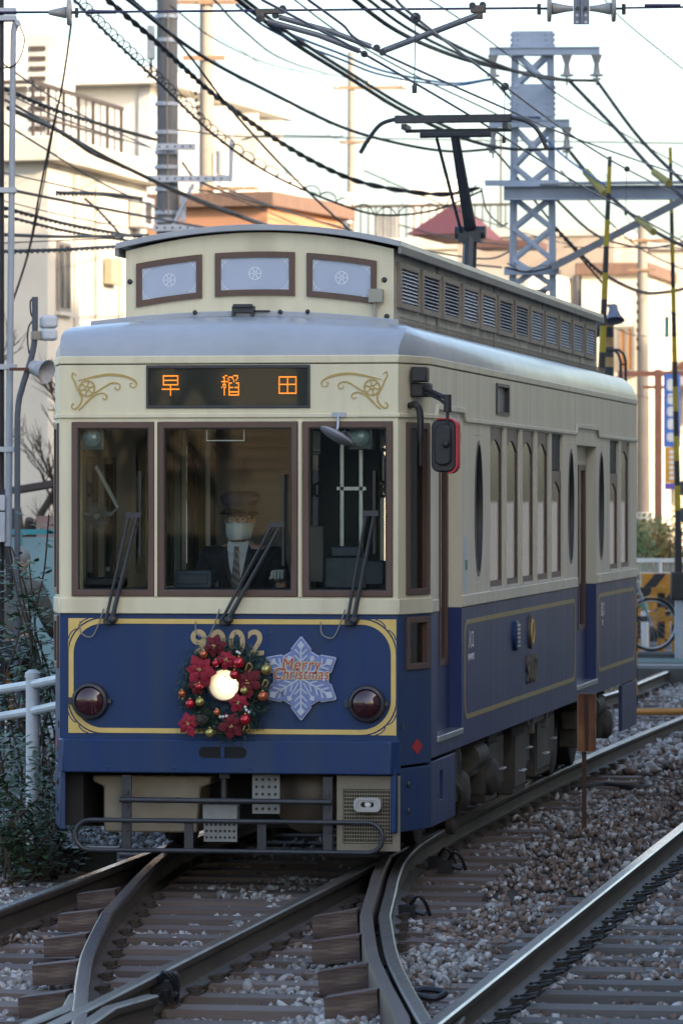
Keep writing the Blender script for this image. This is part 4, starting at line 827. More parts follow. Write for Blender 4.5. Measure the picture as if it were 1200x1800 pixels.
# front bogie end: brake gear standing out at the right
k = MB(); k.cyl((1.0, 1.62, .40), (1.0, 1.62, .60), .075, n=18); k.box(.92, 1.06, 1.78, 1.86, .28, .60); k.lathe([(.10, 0), (.11, .05), (.09, .10), (.03, .12)], (.95, 1.95, .54), (1, 0, 0), 22); k.lathe([(.075, 0), (.08, .06), (.05, .1)], (.95, 1.62, .28), (1, 0, 0), 18); k.tube(spline([(1.02, 1.75, .42), (1.05, 1.9, .34), (1.02, 2.05, .22), (1.0, 2.1, .12)], 6), .035, 10); k.lathe([(.06, 0), (.065, .05), (.03, .07)], (.96, 2.08, .13), (1, 0, 0), 16)
k.build('brake_gear', under, tram, bevel=.006)
for i, (y0, y1, z0, z1, xo) in enumerate([(4.15, 4.75, .12, .56, .93), (4.80, 5.3, .15, .58, .90), (5.35, 6.05, .10, .56, .96), (6.15, 6.6, .22, .6, .92), (6.7, 7.6, .14, .58, .95), (7.75, 8.3, .2, .58, .90)]):
    b_ = MB().box(.35, xo, y0, y1, z0, z1).build('equipment_box', under, tram, bevel=.012)
    MB().box(xo, xo + .012, y0 + .06, y1 - .06, z0 + .05, z1 - .06).build('box_lid', M('lid_grime', (.06, .056, .052), (.10, .09, .08), .6, scale=5, c3=(.12, .1, .08)), b_, bevel=.004)
    MB().tube([(xo + .012, (y0 + y1) / 2 - .08, z0 + .15), (xo + .04, (y0 + y1) / 2 - .08, z0 + .15), (xo + .04, (y0 + y1) / 2 + .08, z0 + .15), (xo + .012, (y0 + y1) / 2 + .08, z0 + .15)], .008, 6).build('box_handle', steel, b_)
MB().box(.92, 1.04, 5.55, 6.7, .56, .63).box(1.02, 1.06, 5.7, 5.76, .50, .66).box(1.02, 1.06, 6.5, 6.56, .50, .66).build('cable_tray', M('tray_grey', (.16, .15, .14), (.11, .1, .095), .6), tram, bevel=.005)
MB().tube([(.98, 1.9, .62), (.98, 7.8, .62)], .022, 8).build('brake_pipe', under, tram)
# ---- interior
inn = M('interior_grey', (.17, .155, .14), (.14, .125, .115), .6, scale=3); ind = M('interior_dark', (.05, .048, .045), (.035, .034, .032), .6, scale=3)
MB().box(-1.0, 1.0, .06, LEN - .06, .80, .84).build('floor', ind, tram)
MB().box(-1.0, 1.0, .12, LEN - .12, 2.62, 2.66).build('ceiling_panel', M('ceiling_cream', (.30, .28, .22), None, .6), tram)
MB().box(-.36, .22, 1.55, 1.60, .84, 2.62).build('cab_partition', inn, tram)
MB().box(-.19, .22, 1.535, 1.55, .95, 2.42).build('partition_door', M('partition_door', (.135, .125, .12), (.12, .11, .105), .5), tram, bevel=.004)
MB().box(.24, .60, 1.75, 1.79, .84, 2.62).build('cab_partition', ind, tram)
MB().box(-.62, -.58, 1.55, 1.60, .84, 2.62).build('cab_post', M('cab_green', (.10, .15, .13), None, .5), tram)
k = MB(); k.extr([(.12, .84), (.50, .84), (.50, 1.50), (.40, 1.60), (.12, 1.60)], lambda u, v, d: (d, u, v), -.86, .92); k.build('driving_desk', M('desk_blue_black', (.022, .028, .042), (.03, .036, .05), .45), tram, bevel=.01)
MB().box(-.36, -.14, .24, .38, 1.60, 1.70).box(-.34, -.16, .235, .245, 1.62, 1.68).build('instrument_panel', M('panel_navy', (.05, .07, .11), (.035, .05, .08), .35, scale=12), tram, bevel=.01)
k = MB().box(.52, .76, .22, .36, 1.60, 1.78).box(.56, .72, .2, .34, 1.78, 1.84).box(.74, .86, .22, .3, 1.62, 1.76); k.build('card_reader', M('reader_navy', (.03, .045, .075), (.05, .07, .1), .4, scale=14), tram, bevel=.008)
MB().box(-.88, -.66, .18, .40, 1.60, 1.66).build('desk_cover', black, tram, bevel=.02)
k = MB().cyl((-.10, .2, 1.605), (-.10, .2, 1.64), .02); k.build('desk_knob', dkmetal, tram)
MB().box(.30, .40, .9, 1.0, 1.62, 1.95).build('fare_box', inn, tram, bevel=.01)
for x, y in ((-.45, 2.4), (.45, 2.6), (-.45, 4.5), (.45, 4.7), (-.45, 7), (.45, 7)): MB().cyl((x, y, .84), (x, y, 2.62), .016).build('grab_pole', chrome, tram)
for x in (-.4, .4):
    rl = MB().cyl((x, 1.9, 2.42), (x, 12, 2.42), .012).build('strap_rail', chrome, tram)
    for i in range(16):
        y = 2.1 + i * .5; MB().box(x - .012, x + .012, y - .004, y + .004, 2.22, 2.42).tube([(x + .05 * cos(t * pi / 6), y, 2.17 + .05 * sin(t * pi / 6)) for t in range(13)], .009, 6).build('hand_strap', M('strap_tan', (.40, .26, .10), None, .5), rl)
for sx in (-1, 1):
    for y0, y1 in ((2.2, 7.6), (9.7, 12.3)):
        s_ = MB().box(sx * .78 - .22, sx * .78 + .22, y0, y1, 1.08, 1.24).build('bench_seat', M('seat_moss', (.10, .13, .07), (.08, .1, .055), .8, scale=20), tram, bevel=.03)
        MB().box(sx * .95 - .05, sx * .95 + .05, y0, y1, 1.24, 1.52).build('bench_back', MATS['seat_moss'], s_, bevel=.02)
MB().tube([(-.83, .3, 2.30), (-.70, .3, 2.06), (-.74, .3, 2.02), (-.9, .3, 2.02)], .012, 8).build('cab_handrail', M('cab_rail', (.32, .34, .30), None, .4), tram)
for x0, x1 in ((-.96, -.93), (.90, .94)): MB().box(x0, x1, .10, .14, 1.6, 2.5).build('cab_pillar', MATS['cab_green'], tram)
MB().box(.58, .60, .4, .42, 1.62, 2.5).box(.69, .71, .4, .42, 1.62, 2.5).box(.56, .73, .4, .41, 2.16, 2.18).build('cab_rod_rack', chrome, tram)
k = MB(); k.wall([-.14, .08], [2.44, 2.52], [(-.135, .075, 2.446, 2.6)], lambda u, v, d: (u, .08 + d, v), .006); k.build('visor_frame', chrome, tram)
# ================================================================ HANGING THINGS ON THE TRAM FRONT
# wreath
wc = V(-.005, -.10, 1.035); wr = thing('christmas_wreath', 'round pine christmas wreath with red poinsettias and baubles around the headlight', 'wreath', (wc.x, -.02, .80))
rs = random.Random(21)
k = MB(); rg = MB()
rg.tube([(wc.x + .175 * cos(t * pi / 18), -.05, wc.z + .175 * sin(t * pi / 18)) for t in range(37)], .03, 8, False); rg.build('wreath_core', M('wreath_twig', (.03, .035, .02), None, .8), wr)
for i in range(1250):
    a = rs.uniform(0, 2 * pi); r = .185 + rs.gauss(0, .036); c = V(wc.x + r * cos(a), -.05 + rs.uniform(-.055, .02), wc.z + r * 1.05 * sin(a))
    dr = V(cos(a + rs.uniform(-1.6, 1.6)), rs.uniform(-.9, .2), sin(a + rs.uniform(-1.6, 1.6))).normalized(); L = rs.uniform(.04, .075)
    for j in range(9):
        b = c + dr * (L * j / 9); s_ = dr.orthogonal().normalized(); s_ = Matrix.Rotation(rs.uniform(0, 6.28), 3, dr) @ s_; tip = b + s_ * rs.uniform(.014, .026) + dr * .016
        w_ = dr.cross(s_) * .0026; k.add([b - w_, b + w_, tip], [(0, 1, 2)])
pine = M('pine_needles', (.020, .050, .034), (.060, .10, .085), .6, scale=18)
k.build('pine_needles', pine, wr, smooth=0, recalc=False, kind='stuff')
redv = M('poinsettia_velvet', (.15, .005, .014), (.10, .003, .010), .8, scale=14); redb = M('poinsettia_bright', (.33, .009, .032), (.24, .007, .022), .75, scale=14); goldc = M('glitter_gold', (.6, .45, .18), (.45, .32, .1), .35, .6, scale=60)
def poinsettia(px, py, s, mat, rot, y=-.125):
    q = atF(px, py, y); k = MB()
    for ring, n, ln in ((0, 6, 1.0), (1, 5, .68)):
        for i in range(n):
            a = rot + 2 * pi * i / n + ring * .5 + rs.uniform(-.15, .15); L = s * 1.04 * ln * rs.uniform(.85, 1.1); w = L * .30; d = V(cos(a), 0, sin(a)); nn = V(-sin(a), 0, cos(a)); up = V(0, -1, 0)
            o_ = q + up * (.012 * ring); lift = rs.uniform(-.2, .25) * L
            P = [o_, o_ + d * L * .35 + nn * w * .8 + up * lift * .3, o_ + d * L * .65 + nn * w + up * lift * .5, o_ + d * L + up * (lift * .7 - .012), o_ + d * L * .65 - nn * w + up * lift * .5, o_ + d * L * .35 - nn * w * .8 + up * lift * .3, o_ + d * L * .5 + up * (lift * .5 + .010)]
            k.add(P, [(0, 1, 6), (1, 2, 6), (2, 3, 6), (3, 4, 6), (4, 5, 6), (5, 0, 6)])
    f_ = k.build('poinsettia', mat, wr, smooth=60, recalc=False)
    c = MB()
    for i in range(8): a = rs.uniform(0, 6.28); r = rs.uniform(.002, .013); c.ball(q + V(r * cos(a), -.022, r * sin(a)), .0045, 6, 4)
    c.build('flower_centre', goldc, f_)
for a in ((378, 1136, .072, redv, .3), (352, 1178, .095, redb, 1.0), (399, 1160, .065, redb, .1), (436, 1199, .088, redv, .6), (331, 1272, .072, redb, 2.0), (408, 1275, .082, redv, .2), (419, 1235, .06, redb, .8), (347, 1205, .06, redv, .0)): poinsettia(*a)
bm_ = {'r': M('bauble_red', (.50, .012, .03), (.42, .01, .025), .16, .5, coat=.6), 'g': M('bauble_gold', (.42, .36, .13), (.36, .3, .1), .25, .7), 'o': M('bauble_copper', (.55, .16, .07), (.45, .12, .05), .22, .6), 'w': M('bead_white', (.7, .7, .7), None, .3)}
for px, py, r, c in ((420, 1165, .034, 'r'), (412, 1186, .028, 'r'), (379, 1166, .022, 'r'), (334, 1237, .028, 'r'), (431, 1265, .032, 'r'), (351, 1234, .026, 'g'), (468, 1177, .032, 'g'), (430, 1214, .022, 'g'), (369, 1288, .028, 'g'), (462, 1224, .03, 'o'), (358, 1150, .024, 'o'), (320, 1219, .022, 'o'), (350, 1207, .022, 'r'), (381, 1252, .02, 'o')):
    q = atF(px, py, -.14); b = MB().ball(q, r, 18, 12).build('bauble', bm_[c], wr); MB().cyl(q + V(0, 0, r * .95), q + V(0, 0, r * 1.2), .006, n=8).build('bauble_cap', goldc, b)
k = MB()
for px, py in ((433, 1248), (438, 1252), (431, 1243), (392, 1260), (398, 1259), (387, 1260), (417, 1146), (421, 1148)): k.ball(atF(px, py, -.13), .009, 8, 6)
k.build('bead_berries', bm_['w'], wr, kind='stuff')
q = atF(354, 1265, -.12); k = MB()
for i in range(40): a = i * 2.4; r = .032 * (1 - i / 46); k.ball(q + V(r * cos(a), -.02 - .0008 * i, r * sin(a)), (.008, .005, .006), 6, 4)
k.build('pine_cone', M('cone_dark', (.03, .022, .018), (.06, .045, .035), .8), wr)
for px, py, r in ((437, 1172, .02), (466, 1200, .016), (433, 1278, .018), (320, 1222, .016)):
    q = atF(px, py, -.135); MB().tube(spline([q + V(-r, 0, -r), q + V(0, -.01, r), q + V(r, 0, 0), q + V(0, .01, -r * 1.5)], 5), .005, 6).build('gold_ribbon', goldc, wr)
# snowflake board
sc_ = V(.424, -.02, 1.095); sn = thing('christmas_sign', 'blue snowflake shaped board reading Merry Christmas beside the wreath', 'sign', (sc_.x, 0, .87))
pts = []
for i in range(6):
    a = pi / 2 + i * pi / 3; L = .228 if i % 3 == 0 else .225
    for da, r in ((-.36, .158), (-.335, .172), (-.02, L), (.02, L), (.335, .172), (.36, .158)): pts.append((sc_.x + r * cos(a + da) * .99, sc_.z + r * sin(a + da)))
fb = lambda u, v, d: (u, -.012 + d, v)
MB().extr(pts, fb, -.014, 0).build('sign_board', M('sign_blue', (.19, .24, .46), (.15, .19, .38), .45, scale=60, detail=2), sn, smooth=0, bevel=.003)
MB().extr([(sc_.x + (u - sc_.x) * 1.035, sc_.z + (v - sc_.z) * 1.035) for u, v in pts], fb, -.010, .001).build('sign_edge', M('edge_pale', (.45, .48, .60), None, .5), sn, smooth=0)
k = MB()
for i in range(6):
    a = pi / 2 + i * pi / 3; ca, sa = cos(a), sin(a); pt = lambda r, t: (sc_.x + r * ca - t * sa, sc_.z + r * sa + t * ca)
    dz = -.0165 - .0003 * i
    k.ribbon([pt(.0, 0), pt(.165, 0)], .009, fb, dz, -.014); k.extr([pt(.212, 0), pt(.187, .022), pt(.160, 0), pt(.187, -.022)], fb, dz - .002, -.014)
    for r in (.055, .095, .13):
        for s_ in (-1, 1): k.ribbon([pt(r, 0), pt(r + .035, s_ * .035)], .008, fb, dz - .0002 * (r * 100 % 7), -.014)
    b2 = a + pi / 6; c2, s2 = cos(b2), sin(b2); p2 = lambda r, t: (sc_.x + r * c2 - t * s2, sc_.z + r * s2 + t * c2)
    k.ribbon([p2(.03, 0), p2(.12, 0)], .007, fb, dz, -.014); k.extr([p2(.148, 0), p2(.13, .017), p2(.11, 0), p2(.13, -.017)], fb, dz - .002, -.014)
k.build('snowflake_print', M('print_white', (.52, .55, .63), None, .5), sn, smooth=0)
def stagger(o, step):
    bm = bmesh.new(); bm.from_mesh(o.data); bm.verts.ensure_lookup_table(); seen = set(); isl = 0
    for v in bm.verts:
        if v.index in seen: continue
        st = [v]; seen.add(v.index); comp = []
        while st:
            q = st.pop(); comp.append(q)
            for e in q.link_edges:
                w = e.other_vert(q)
                if w.index not in seen: seen.add(w.index); st.append(w)
        for q in comp: q.co.y -= step * isl
        isl += 1
    bm.to_mesh(o.data); bm.free()
for wd, z, s_ in (('Merry', 1.172, .098), ('Christmas', 1.118, .092)):
    sxx = .86 if wd == 'Merry' else .78
    base_ = text_mesh(wd, s_, M('print_red', (.42, .05, .07), None, .5), extrude=0, shear=.18, space=1.08); vs_ = [v.co.copy() for v in base_.vertices]; fs_ = [tuple(p.vertices) for p in base_.polygons]
    k = MB()
    for q in range(12):
        dx, dy = .0048 * cos(q * pi / 6), .0048 * sin(q * pi / 6); k.add([(sc_.x + v.x * sxx + dx, -.0285 - q * .0002, z + v.y + dy) for v in vs_], fs_)
    k.build('lettering_outline', M('print_yellow', (.66, .54, .28), None, .5), sn, smooth=0, recalc=False)
    k = MB(); k.add([(sc_.x + v.x * sxx, -.0318, z + v.y) for v in vs_], fs_); k.build('lettering', MATS['print_red'], sn, smooth=0, recalc=False)
# ================================================================ DRIVER
def skin_body(name, joints, edges, mat, parent, sub=2, root=0):
    me = bpy.data.meshes.new(name); me.from_pydata([j[0] for j in joints], edges, []); o = link(name, me, parent)
    bm = bmesh.new(); bm.from_mesh(me); lay = bm.verts.layers.skin.verify(); bm.verts.ensure_lookup_table()
    for i, v in enumerate(bm.verts):
        r = joints[i][1]; v[lay].radius = r if isinstance(r, tuple) else (r, r); v[lay].use_root = (i == root)
    bm.to_mesh(me); bm.free(); me.materials.append(mat)
    o.modifiers.new('skin', 'SKIN').use_smooth_shade = True; s_ = o.modifiers.new('sub', 'SUBSURF'); s_.levels = sub; s_.render_levels = sub; return o
D = V(-.095, .95, 0)
hz = 1.985                                                # eye height
dr = thing('person', 'tram driver in peaked cap, glasses, white mask and dark suit behind the windscreen', 'person', (D.x, D.y, .84))
J = lambda x, y, z: (D.x + x * (1.06 if z > 1.3 else 1), D.y + y, z + (.075 if z > 1.2 else 0))
jt = [(J(0, .05, 1.28), .13), (J(0, .04, 1.42), (.15, .11)), (J(0, .02, 1.58), (.17, .115)), (J(0, .0, 1.70), (.14, .09)), (J(0, -.01, 1.775), .052), (J(0, -.02, 1.83), .052),
      (J(.17, .0, 1.69), .068), (J(.235, -.02, 1.47), .052), (J(.27, -.27, 1.50), .040), (J(.275, -.34, 1.55), .034), (J(-.17, .0, 1.69), .068), (J(-.235, -.02, 1.46), .052), (J(-.19, -.30, 1.50), .040), (J(-.16, -.36, 1.54), .034),
      (J(.10, .0, 1.25), .095), (J(.12, -.42, 1.28), .075), (J(.12, -.45, .95), .055), (J(.12, -.55, .88), .04), (J(-.10, .0, 1.25), .095), (J(-.12, -.42, 1.28), .075), (J(-.12, -.45, .95), .055), (J(-.12, -.55, .88), .04)]
ed = [(0, 1), (1, 2), (2, 3), (3, 4), (4, 5), (3, 6), (6, 7), (7, 8), (8, 9), (3, 10), (10, 11), (11, 12), (12, 13), (0, 14), (14, 15), (15, 16), (16, 17), (0, 18), (18, 19), (19, 20), (20, 21)]
b_ = skin_body('body', jt, ed, skin, dr)
suit = M('suit_navy', (.012, .013, .018), (.018, .019, .025), .8, scale=30)
jk = [(p, (tuple(a * 1.18 + .012 for a in r) if isinstance(r, tuple) else r * 1.2 + .012)) for p, r in jt]
skin_body('jacket', [jk[i] for i in (0, 1, 2, 3, 6, 7, 8, 10, 11, 12)], [(0, 1), (1, 2), (2, 3), (3, 4), (4, 5), (5, 6), (3, 7), (7, 8), (8, 9)], suit, dr)
skin_body('trousers', [jk[i] for i in (0, 14, 15, 16, 18, 19, 20)], [(0, 1), (1, 2), (2, 3), (0, 4), (4, 5), (5, 6)], suit, dr)
glv = M('glove_white', (.68, .70, .70), None, .8)
for sx, c in ((1, J(.275, -.38, 1.59)), (-1, J(-.15, -.40, 1.57))):
    c = V(*c) ; js = [(tuple(c + V(0, .04, -.03)), .030), (tuple(c), (.038, .020)), (tuple(c + V(0, -.03, .02)), (.038, .018))]; es = [(0, 1), (1, 2)]
    for q in range(4):
        b0 = len(js); js += [(tuple(c + V(-.03 + .02 * q, -.055, .026)), .0095), (tuple(c + V(-.03 + .02 * q, -.085, .010 + .004 * (q % 2))), .009), (tuple(c + V(-.03 + .02 * q, -.085, -.02)), .008)]; es += [(2, b0), (b0, b0 + 1), (b0 + 1, b0 + 2)]
    b0 = len(js); js += [(tuple(c + V(-sx * .04, -.01, -.005)), .011), (tuple(c + V(-sx * .05, -.045, -.015)), .009)]; es += [(1, b0), (b0, b0 + 1)]
    skin_body('glove', js, es, glv, dr, 1)
# head
def headmesh(c, s=1):
    k = MB(); nu, nv = 28, 20
    for j in range(nv + 1):
        ph = pi * j / nv - pi / 2
        for i in range(nu):
            a = 2 * pi * i / nu; x = cos(ph) * cos(a); y = cos(ph) * sin(a); z = sin(ph)
            w = .078 * (1 - .22 * max(0, -z) ** 1.5); fx = x * w; fy = y * .098 * (1 - .10 * max(0, -z)); fz = z * .118
            if y < 0:
                n_ = math.exp(-((x / .18) ** 2)) * math.exp(-(((z + .12) / .22) ** 2)); fy -= .022 * n_ * (-y)
                e_ = math.exp(-(((abs(x) - .42) / .16) ** 2)) * math.exp(-(((z - .08) / .12) ** 2)); fy += .010 * e_
                fy -= .008 * math.exp(-((x / .4) ** 2)) * math.exp(-(((z + .75) / .2) ** 2))
            k.v.append((c[0] + fx * s, c[1] + fy * s, c[2] + fz * s))
    for j in range(nv):
        for i in range(nu): k.f.append([j*nu+i, j*nu+(i+1)%nu, (j+1)*nu+(i+1)%nu, (j+1)*nu+i]); k.m.append(0)
    for sx in (-1, 1): k.ball((c[0] + sx * .080 * s, c[1] + .012, c[2] - .005), (.012 * s, .022 * s, .032 * s), 10, 8)
    return k
hc = (D.x, D.y - .05, hz - .005)
headmesh(hc).build('head', skin, dr, smooth=60)
for sx in (-1, 1):
    e = MB().ball((D.x + sx * .032, D.y - .050 - .083, hz + .004), (.013, .008, .008), 12, 8).build('eye', M('eye_white', (.6, .58, .55), None, .3), dr); MB().ball((D.x + sx * .032, D.y - .05 - .090, hz + .004), (.006, .003, .006), 10, 6).build('iris', black, e)
hair = M('hair_black', (.010, .009, .009), (.018, .016, .015), .5, scale=40)
k = MB(); k.ball((D.x, D.y - .035, hz + .035), (.086, .098, .085), 20, 12)
for i in range(26):
    a = -.062 + .124 * i / 25; k.tube([(D.x + a, D.y - .115, hz + .075), (D.x + a * 1.02, D.y - .147, hz + .05), (D.x + a * 1.05 + rs.uniform(-.006, .006), D.y - .146, hz + .022 + rs.uniform(-.006, .006))], [.008, .007, .002], 5)
k.build('hair', hair, dr, smooth=60)
k = MB()
for sx in (-1, 1): k.band(rrect(D.x + sx * .034 - .026, D.x + sx * .034 + .026, hz - .013, hz + .019, .009, 4), rrect(D.x + sx * .034 - .030, D.x + sx * .034 + .030, hz - .017, hz + .023, .011, 4), fg, D.y - .160, D.y - .152); k.tube([(D.x + sx * .064, D.y - .155, hz + .010), (D.x + sx * .082, D.y - .03, hz + .010)], .003, 6)
k.tube([(D.x - .008, D.y - .156, hz + .006), (D.x + .008, D.y - .156, hz + .006)], .003, 6); k.build('glasses', black, dr)
k = MB(); mz = hz - .062; nu, nv = 16, 10
for j in range(nv + 1):
    for i in range(nu + 1):
        u = -1 + 2 * i / nu; v = -1 + 2 * j / nv; w = .078 * (1 - .16 * (v * v if v < 0 else v * v * .3)); xx = u * w; zz = mz + v * .052
        yy = D.y - .178 + .085 * u * u + .018 * v * v + (.0025 if j in (3, 5, 7) else 0) + .004 * sin(u * 9) * (1 - abs(u)); k.v.append((D.x + xx, yy, zz))
for j in range(nv):
    for i in range(nu): k.f.append([j*(nu+1)+i, j*(nu+1)+i+1, (j+1)*(nu+1)+i+1, (j+1)*(nu+1)+i]); k.m.append(0)
msk = k.build('face_mask', M('mask_white', (.66, .72, .72), (.6, .66, .66), .8), dr, smooth=60)
for sx in (-1, 1):
    for dz in (-.035, .035): MB().tube([(D.x + sx * .070, D.y - .10, mz + dz), (D.x + sx * .084, D.y - .04, hz - .01)], .0025, 5).build('ear_loop', MATS['mask_white'], msk)
navy = M('cap_navy', (.025, .042, .078), (.018, .032, .06), .75, scale=30)
k = MB(); k.lathe([(.092, 0), (.094, .035), (.108, .058), (.118, .076), (.116, .092), (.098, .106), (.055, .114), (0, .116)], (D.x, D.y - .04, hz + .052), (0, -.16, 1), 28); cp = k.build('peaked_cap', navy, dr)
k = MB(); k.lathe([(.095, .008), (.096, .01), (.096, .038), (.095, .04)], (D.x, D.y - .04, hz + .052), (0, -.16, 1), 28, False); k.build('cap_band', M('cap_band', (.01, .013, .02), None, .4), cp)
k = MB()
for j, (r0, dz) in enumerate(((.094, .062), (.118, .050), (.138, .034))):
    for i in range(13): a = radians(200 + 140 * i / 12); k.v.append((D.x + r0 * cos(a) * .95, D.y - .045 + r0 * sin(a), hz + dz))
for j in range(2):
    for i in range(12): k.f.append([j*13+i, j*13+i+1, (j+1)*13+i+1, (j+1)*13+i]); k.m.append(0)
k.build('cap_visor', M('visor_black', (.008, .008, .01), None, .2), cp, smooth=60)
MB().ball((D.x, D.y - .14, hz + .12), (.014, .006, .016), 10, 8).build('cap_badge', goldc, cp)
shirt = M('shirt_pale', (.58, .64, .72), None, .7)
k = MB(); yv = D.y - .148; k.add([(D.x - .062, yv + .05, 1.858), (D.x + .062, yv + .05, 1.858), (D.x + .055, yv - .012, 1.748), (D.x, yv - .03, 1.568), (D.x - .055, yv - .012, 1.748)], [(0, 1, 2, 4), (4, 2, 3)]); k.build('shirt_front', shirt, dr, smooth=0)
for sx in (-1, 1):
    MB().add([(D.x + sx * .005, yv - .005, 1.833), (D.x + sx * .058, yv + .04, 1.868), (D.x + sx * .068, yv + .02, 1.813), (D.x + sx * .03, yv - .02, 1.783)], [(0, 1, 2, 3)]).build('shirt_collar', shirt, dr, smooth=0)
    MB().add([(D.x + sx * .065, yv + .02, 1.848), (D.x + sx * .105, yv + .02, 1.768), (D.x + sx * .07, yv - .028, 1.668), (D.x + sx * .008, yv - .042, 1.538), (D.x + sx * .045, yv - .022, 1.728)], [(0, 1, 2, 3, 4)]).build('lapel', M('lapel_navy', (.02, .021, .028), None, .7), dr, smooth=0)
tie = stripes('tie_stripes', (.03, .04, .06), (.16, .18, .2), 28, (.6, 0, .8), .6)
MB().add([(D.x - .016, yv - .018, 1.833), (D.x + .016, yv - .018, 1.833), (D.x + .011, yv - .026, 1.803), (D.x + .030, yv - .045, 1.618), (D.x, yv - .048, 1.568), (D.x - .030, yv - .045, 1.618), (D.x - .011, yv - .026, 1.803)], [(0, 1, 2, 6), (6, 2, 3, 4, 5)]).build('necktie', tie, dr, smooth=0)
MB().box(D.x - .22, D.x + .22, D.y + .17, D.y + .27, 1.2, 1.78).box(D.x - .23, D.x + .23, D.y - .2, D.y + .25, 1.06, 1.16).cyl((D.x, D.y, .84), (D.x, D.y, 1.1), .05).build('driver_seat', ind, tram, bevel=.03)
# cab fan
fp = V(-.80, .22, 2.01); fan = thing('desk_fan', 'small round electric fan hanging in the left cab window', 'fan', tuple(fp))
k = MB()
for r in (.075, .06, .045, .03): k.tube([(fp.x + r * cos(t * pi / 16), fp.y - .03, fp.z + r * sin(t * pi / 16)) for t in range(33)], .0018, 5, False)
for i in range(24): a = i * pi / 12; k.tube([(fp.x + .02 * cos(a), fp.y - .045, fp.z + .02 * sin(a)), (fp.x + .05 * cos(a), fp.y - .04, fp.z + .05 * sin(a)), (fp.x + .078 * cos(a), fp.y, fp.z + .078 * sin(a))], .0016, 4)
k.build('fan_guard', M('fan_grey', (.12, .14, .14), None, .4), fan); MB().lathe([(.022, 0), (.024, .02), (.018, .03)], (fp.x, fp.y - .02, fp.z), (0, -1, 0), 16).build('fan_hub', MATS['fan_grey'], fan); MB().box(fp.x - .02, fp.x + .02, fp.y + .02, fp.y + .08, fp.z - .03, fp.z + .03).build('fan_motor', MATS['fan_grey'], fan, bevel=.01)
k = MB()
for i in range(4): a = i * pi / 2; k.add([(fp.x, fp.y - .01, fp.z), (fp.x + .07 * cos(a), fp.y - .015, fp.z + .07 * sin(a)), (fp.x + .065 * cos(a + .9), fp.y + .01, fp.z + .065 * sin(a + .9))], [(0, 1, 2)])
k.build('fan_blades', M('fan_blade', (.10, .16, .17), None, .4), fan, smooth=0)
# ================================================================ BUILDINGS
plaster = M('plaster_cream', (.66, .60, .50), (.58, .525, .435), .85, scale=.8, bump=.05, c3=(.44, .385, .30), s3=.5)
plasterw = M('plaster_white', (.72, .685, .61), (.63, .60, .535), .85, scale=.7, bump=.05, c3=(.47, .44, .38), s3=.4)
orange = M('plaster_orange', (.48, .235, .125), (.42, .205, .11), .85, scale=1.2)
beige = M('plaster_beige', (.42, .34, .26), (.36, .29, .22), .85, scale=1, c3=(.30, .245, .19), s3=.6)
tile = M('tile_brown', (.20, .12, .085), (.15, .09, .065), .8, scale=3, stretch=(6, 6, 1))
concr = M('concrete_slab', (.58, .54, .47), (.50, .46, .4), .85, scale=2)
winf = M('window_alu', (.30, .27, .23), (.24, .22, .2), .4, .5)
dglass = M('dark_glazing', (.04, .045, .05), (.07, .075, .08), .12, scale=2, spec=.8)
shut = M('shutter_orange', (.46, .22, .08), (.40, .18, .06), .6, scale=3, stretch=(1, 1, 20))
railb = M('railing_brown', (.075, .055, .045), (.055, .042, .035), .6)
def yawf(o, yaw):
    c, s = cos(yaw), sin(yaw)
    return lambda x, y, z: (o[0] + x * c - y * s, o[1] + x * s + y * c, z)
def bbox(T, x0, x1, y0, y1, z0, z1):
    k = MB(); k.add([T(x0,y0,z0),T(x1,y0,z0),T(x1,y1,z0),T(x0,y1,z0),T(x0,y0,z1),T(x1,y0,z1),T(x1,y1,z1),T(x0,y1,z1)], [(3,2,1,0),(4,5,6,7),(0,1,5,4),(1,2,6,5),(2,3,7,6),(3,0,4,7)]); return k
def window(T, face, a, b, z0, z1, W_, D_, parent, fill=None):
    """face 'f' = camera side (y=0), 'r' = right side (x=0): local origin is the near right corner, body to -x and +y"""
    if face == 'f': f = lambda u, v, d: T(u, -d, v)
    else: f = lambda u, v, d: T(d, u, v)
    k = MB(); k.wall([a, b], [z0, z1], [(a + .06, (a + b) / 2 - .03, z0 + .06, z1 - .06), ((a + b) / 2 + .03, b - .06, z0 + .06, z1 - .06)], lambda u, v, d: f(u, v, .05 - d), .06); fr = k.build('window', winf, parent)
    for u0, u1 in ((a + .06, (a + b) / 2 - .03), ((a + b) / 2 + .03, b - .06)):
        k = MB(); k.extr([(u0, z0 + .06), (u1, z0 + .06), (u1, z1 - .06), (u0, z1 - .06)], f, .005, .02); k.build('pane', fill or dglass, fr, smooth=0)
    k = MB(); k.extr([(a - .06, z0 - .07), (b + .06, z0 - .07), (b + .06, z0 - .002), (a - .06, z0 - .002)], f, -.02, .10); k.build('window_sill', concr, fr)
def building(label, corner, yaw, w, d, h, mat, wins=(), parapet=.35, over=.25, band=None, name='building', group=None):
    o = thing(name, label, 'building', (corner.x, corner.y, -.2), group); T = yawf((corner.x, corner.y), yaw)
    bbox(T, -w, 0, 0, d, -.2, h - parapet).build('wall', mat, o, smooth=0)
    bbox(T, -w - over, over, -over, d + over, h - parapet, h).build('parapet', band or mat, o, bevel=.02)
    for wd in wins: window(T, *wd[:5], w, d, o, wd[5] if len(wd) > 5 else None)
    return o, T
def toG(p): return V(p.x, p.y, 0)
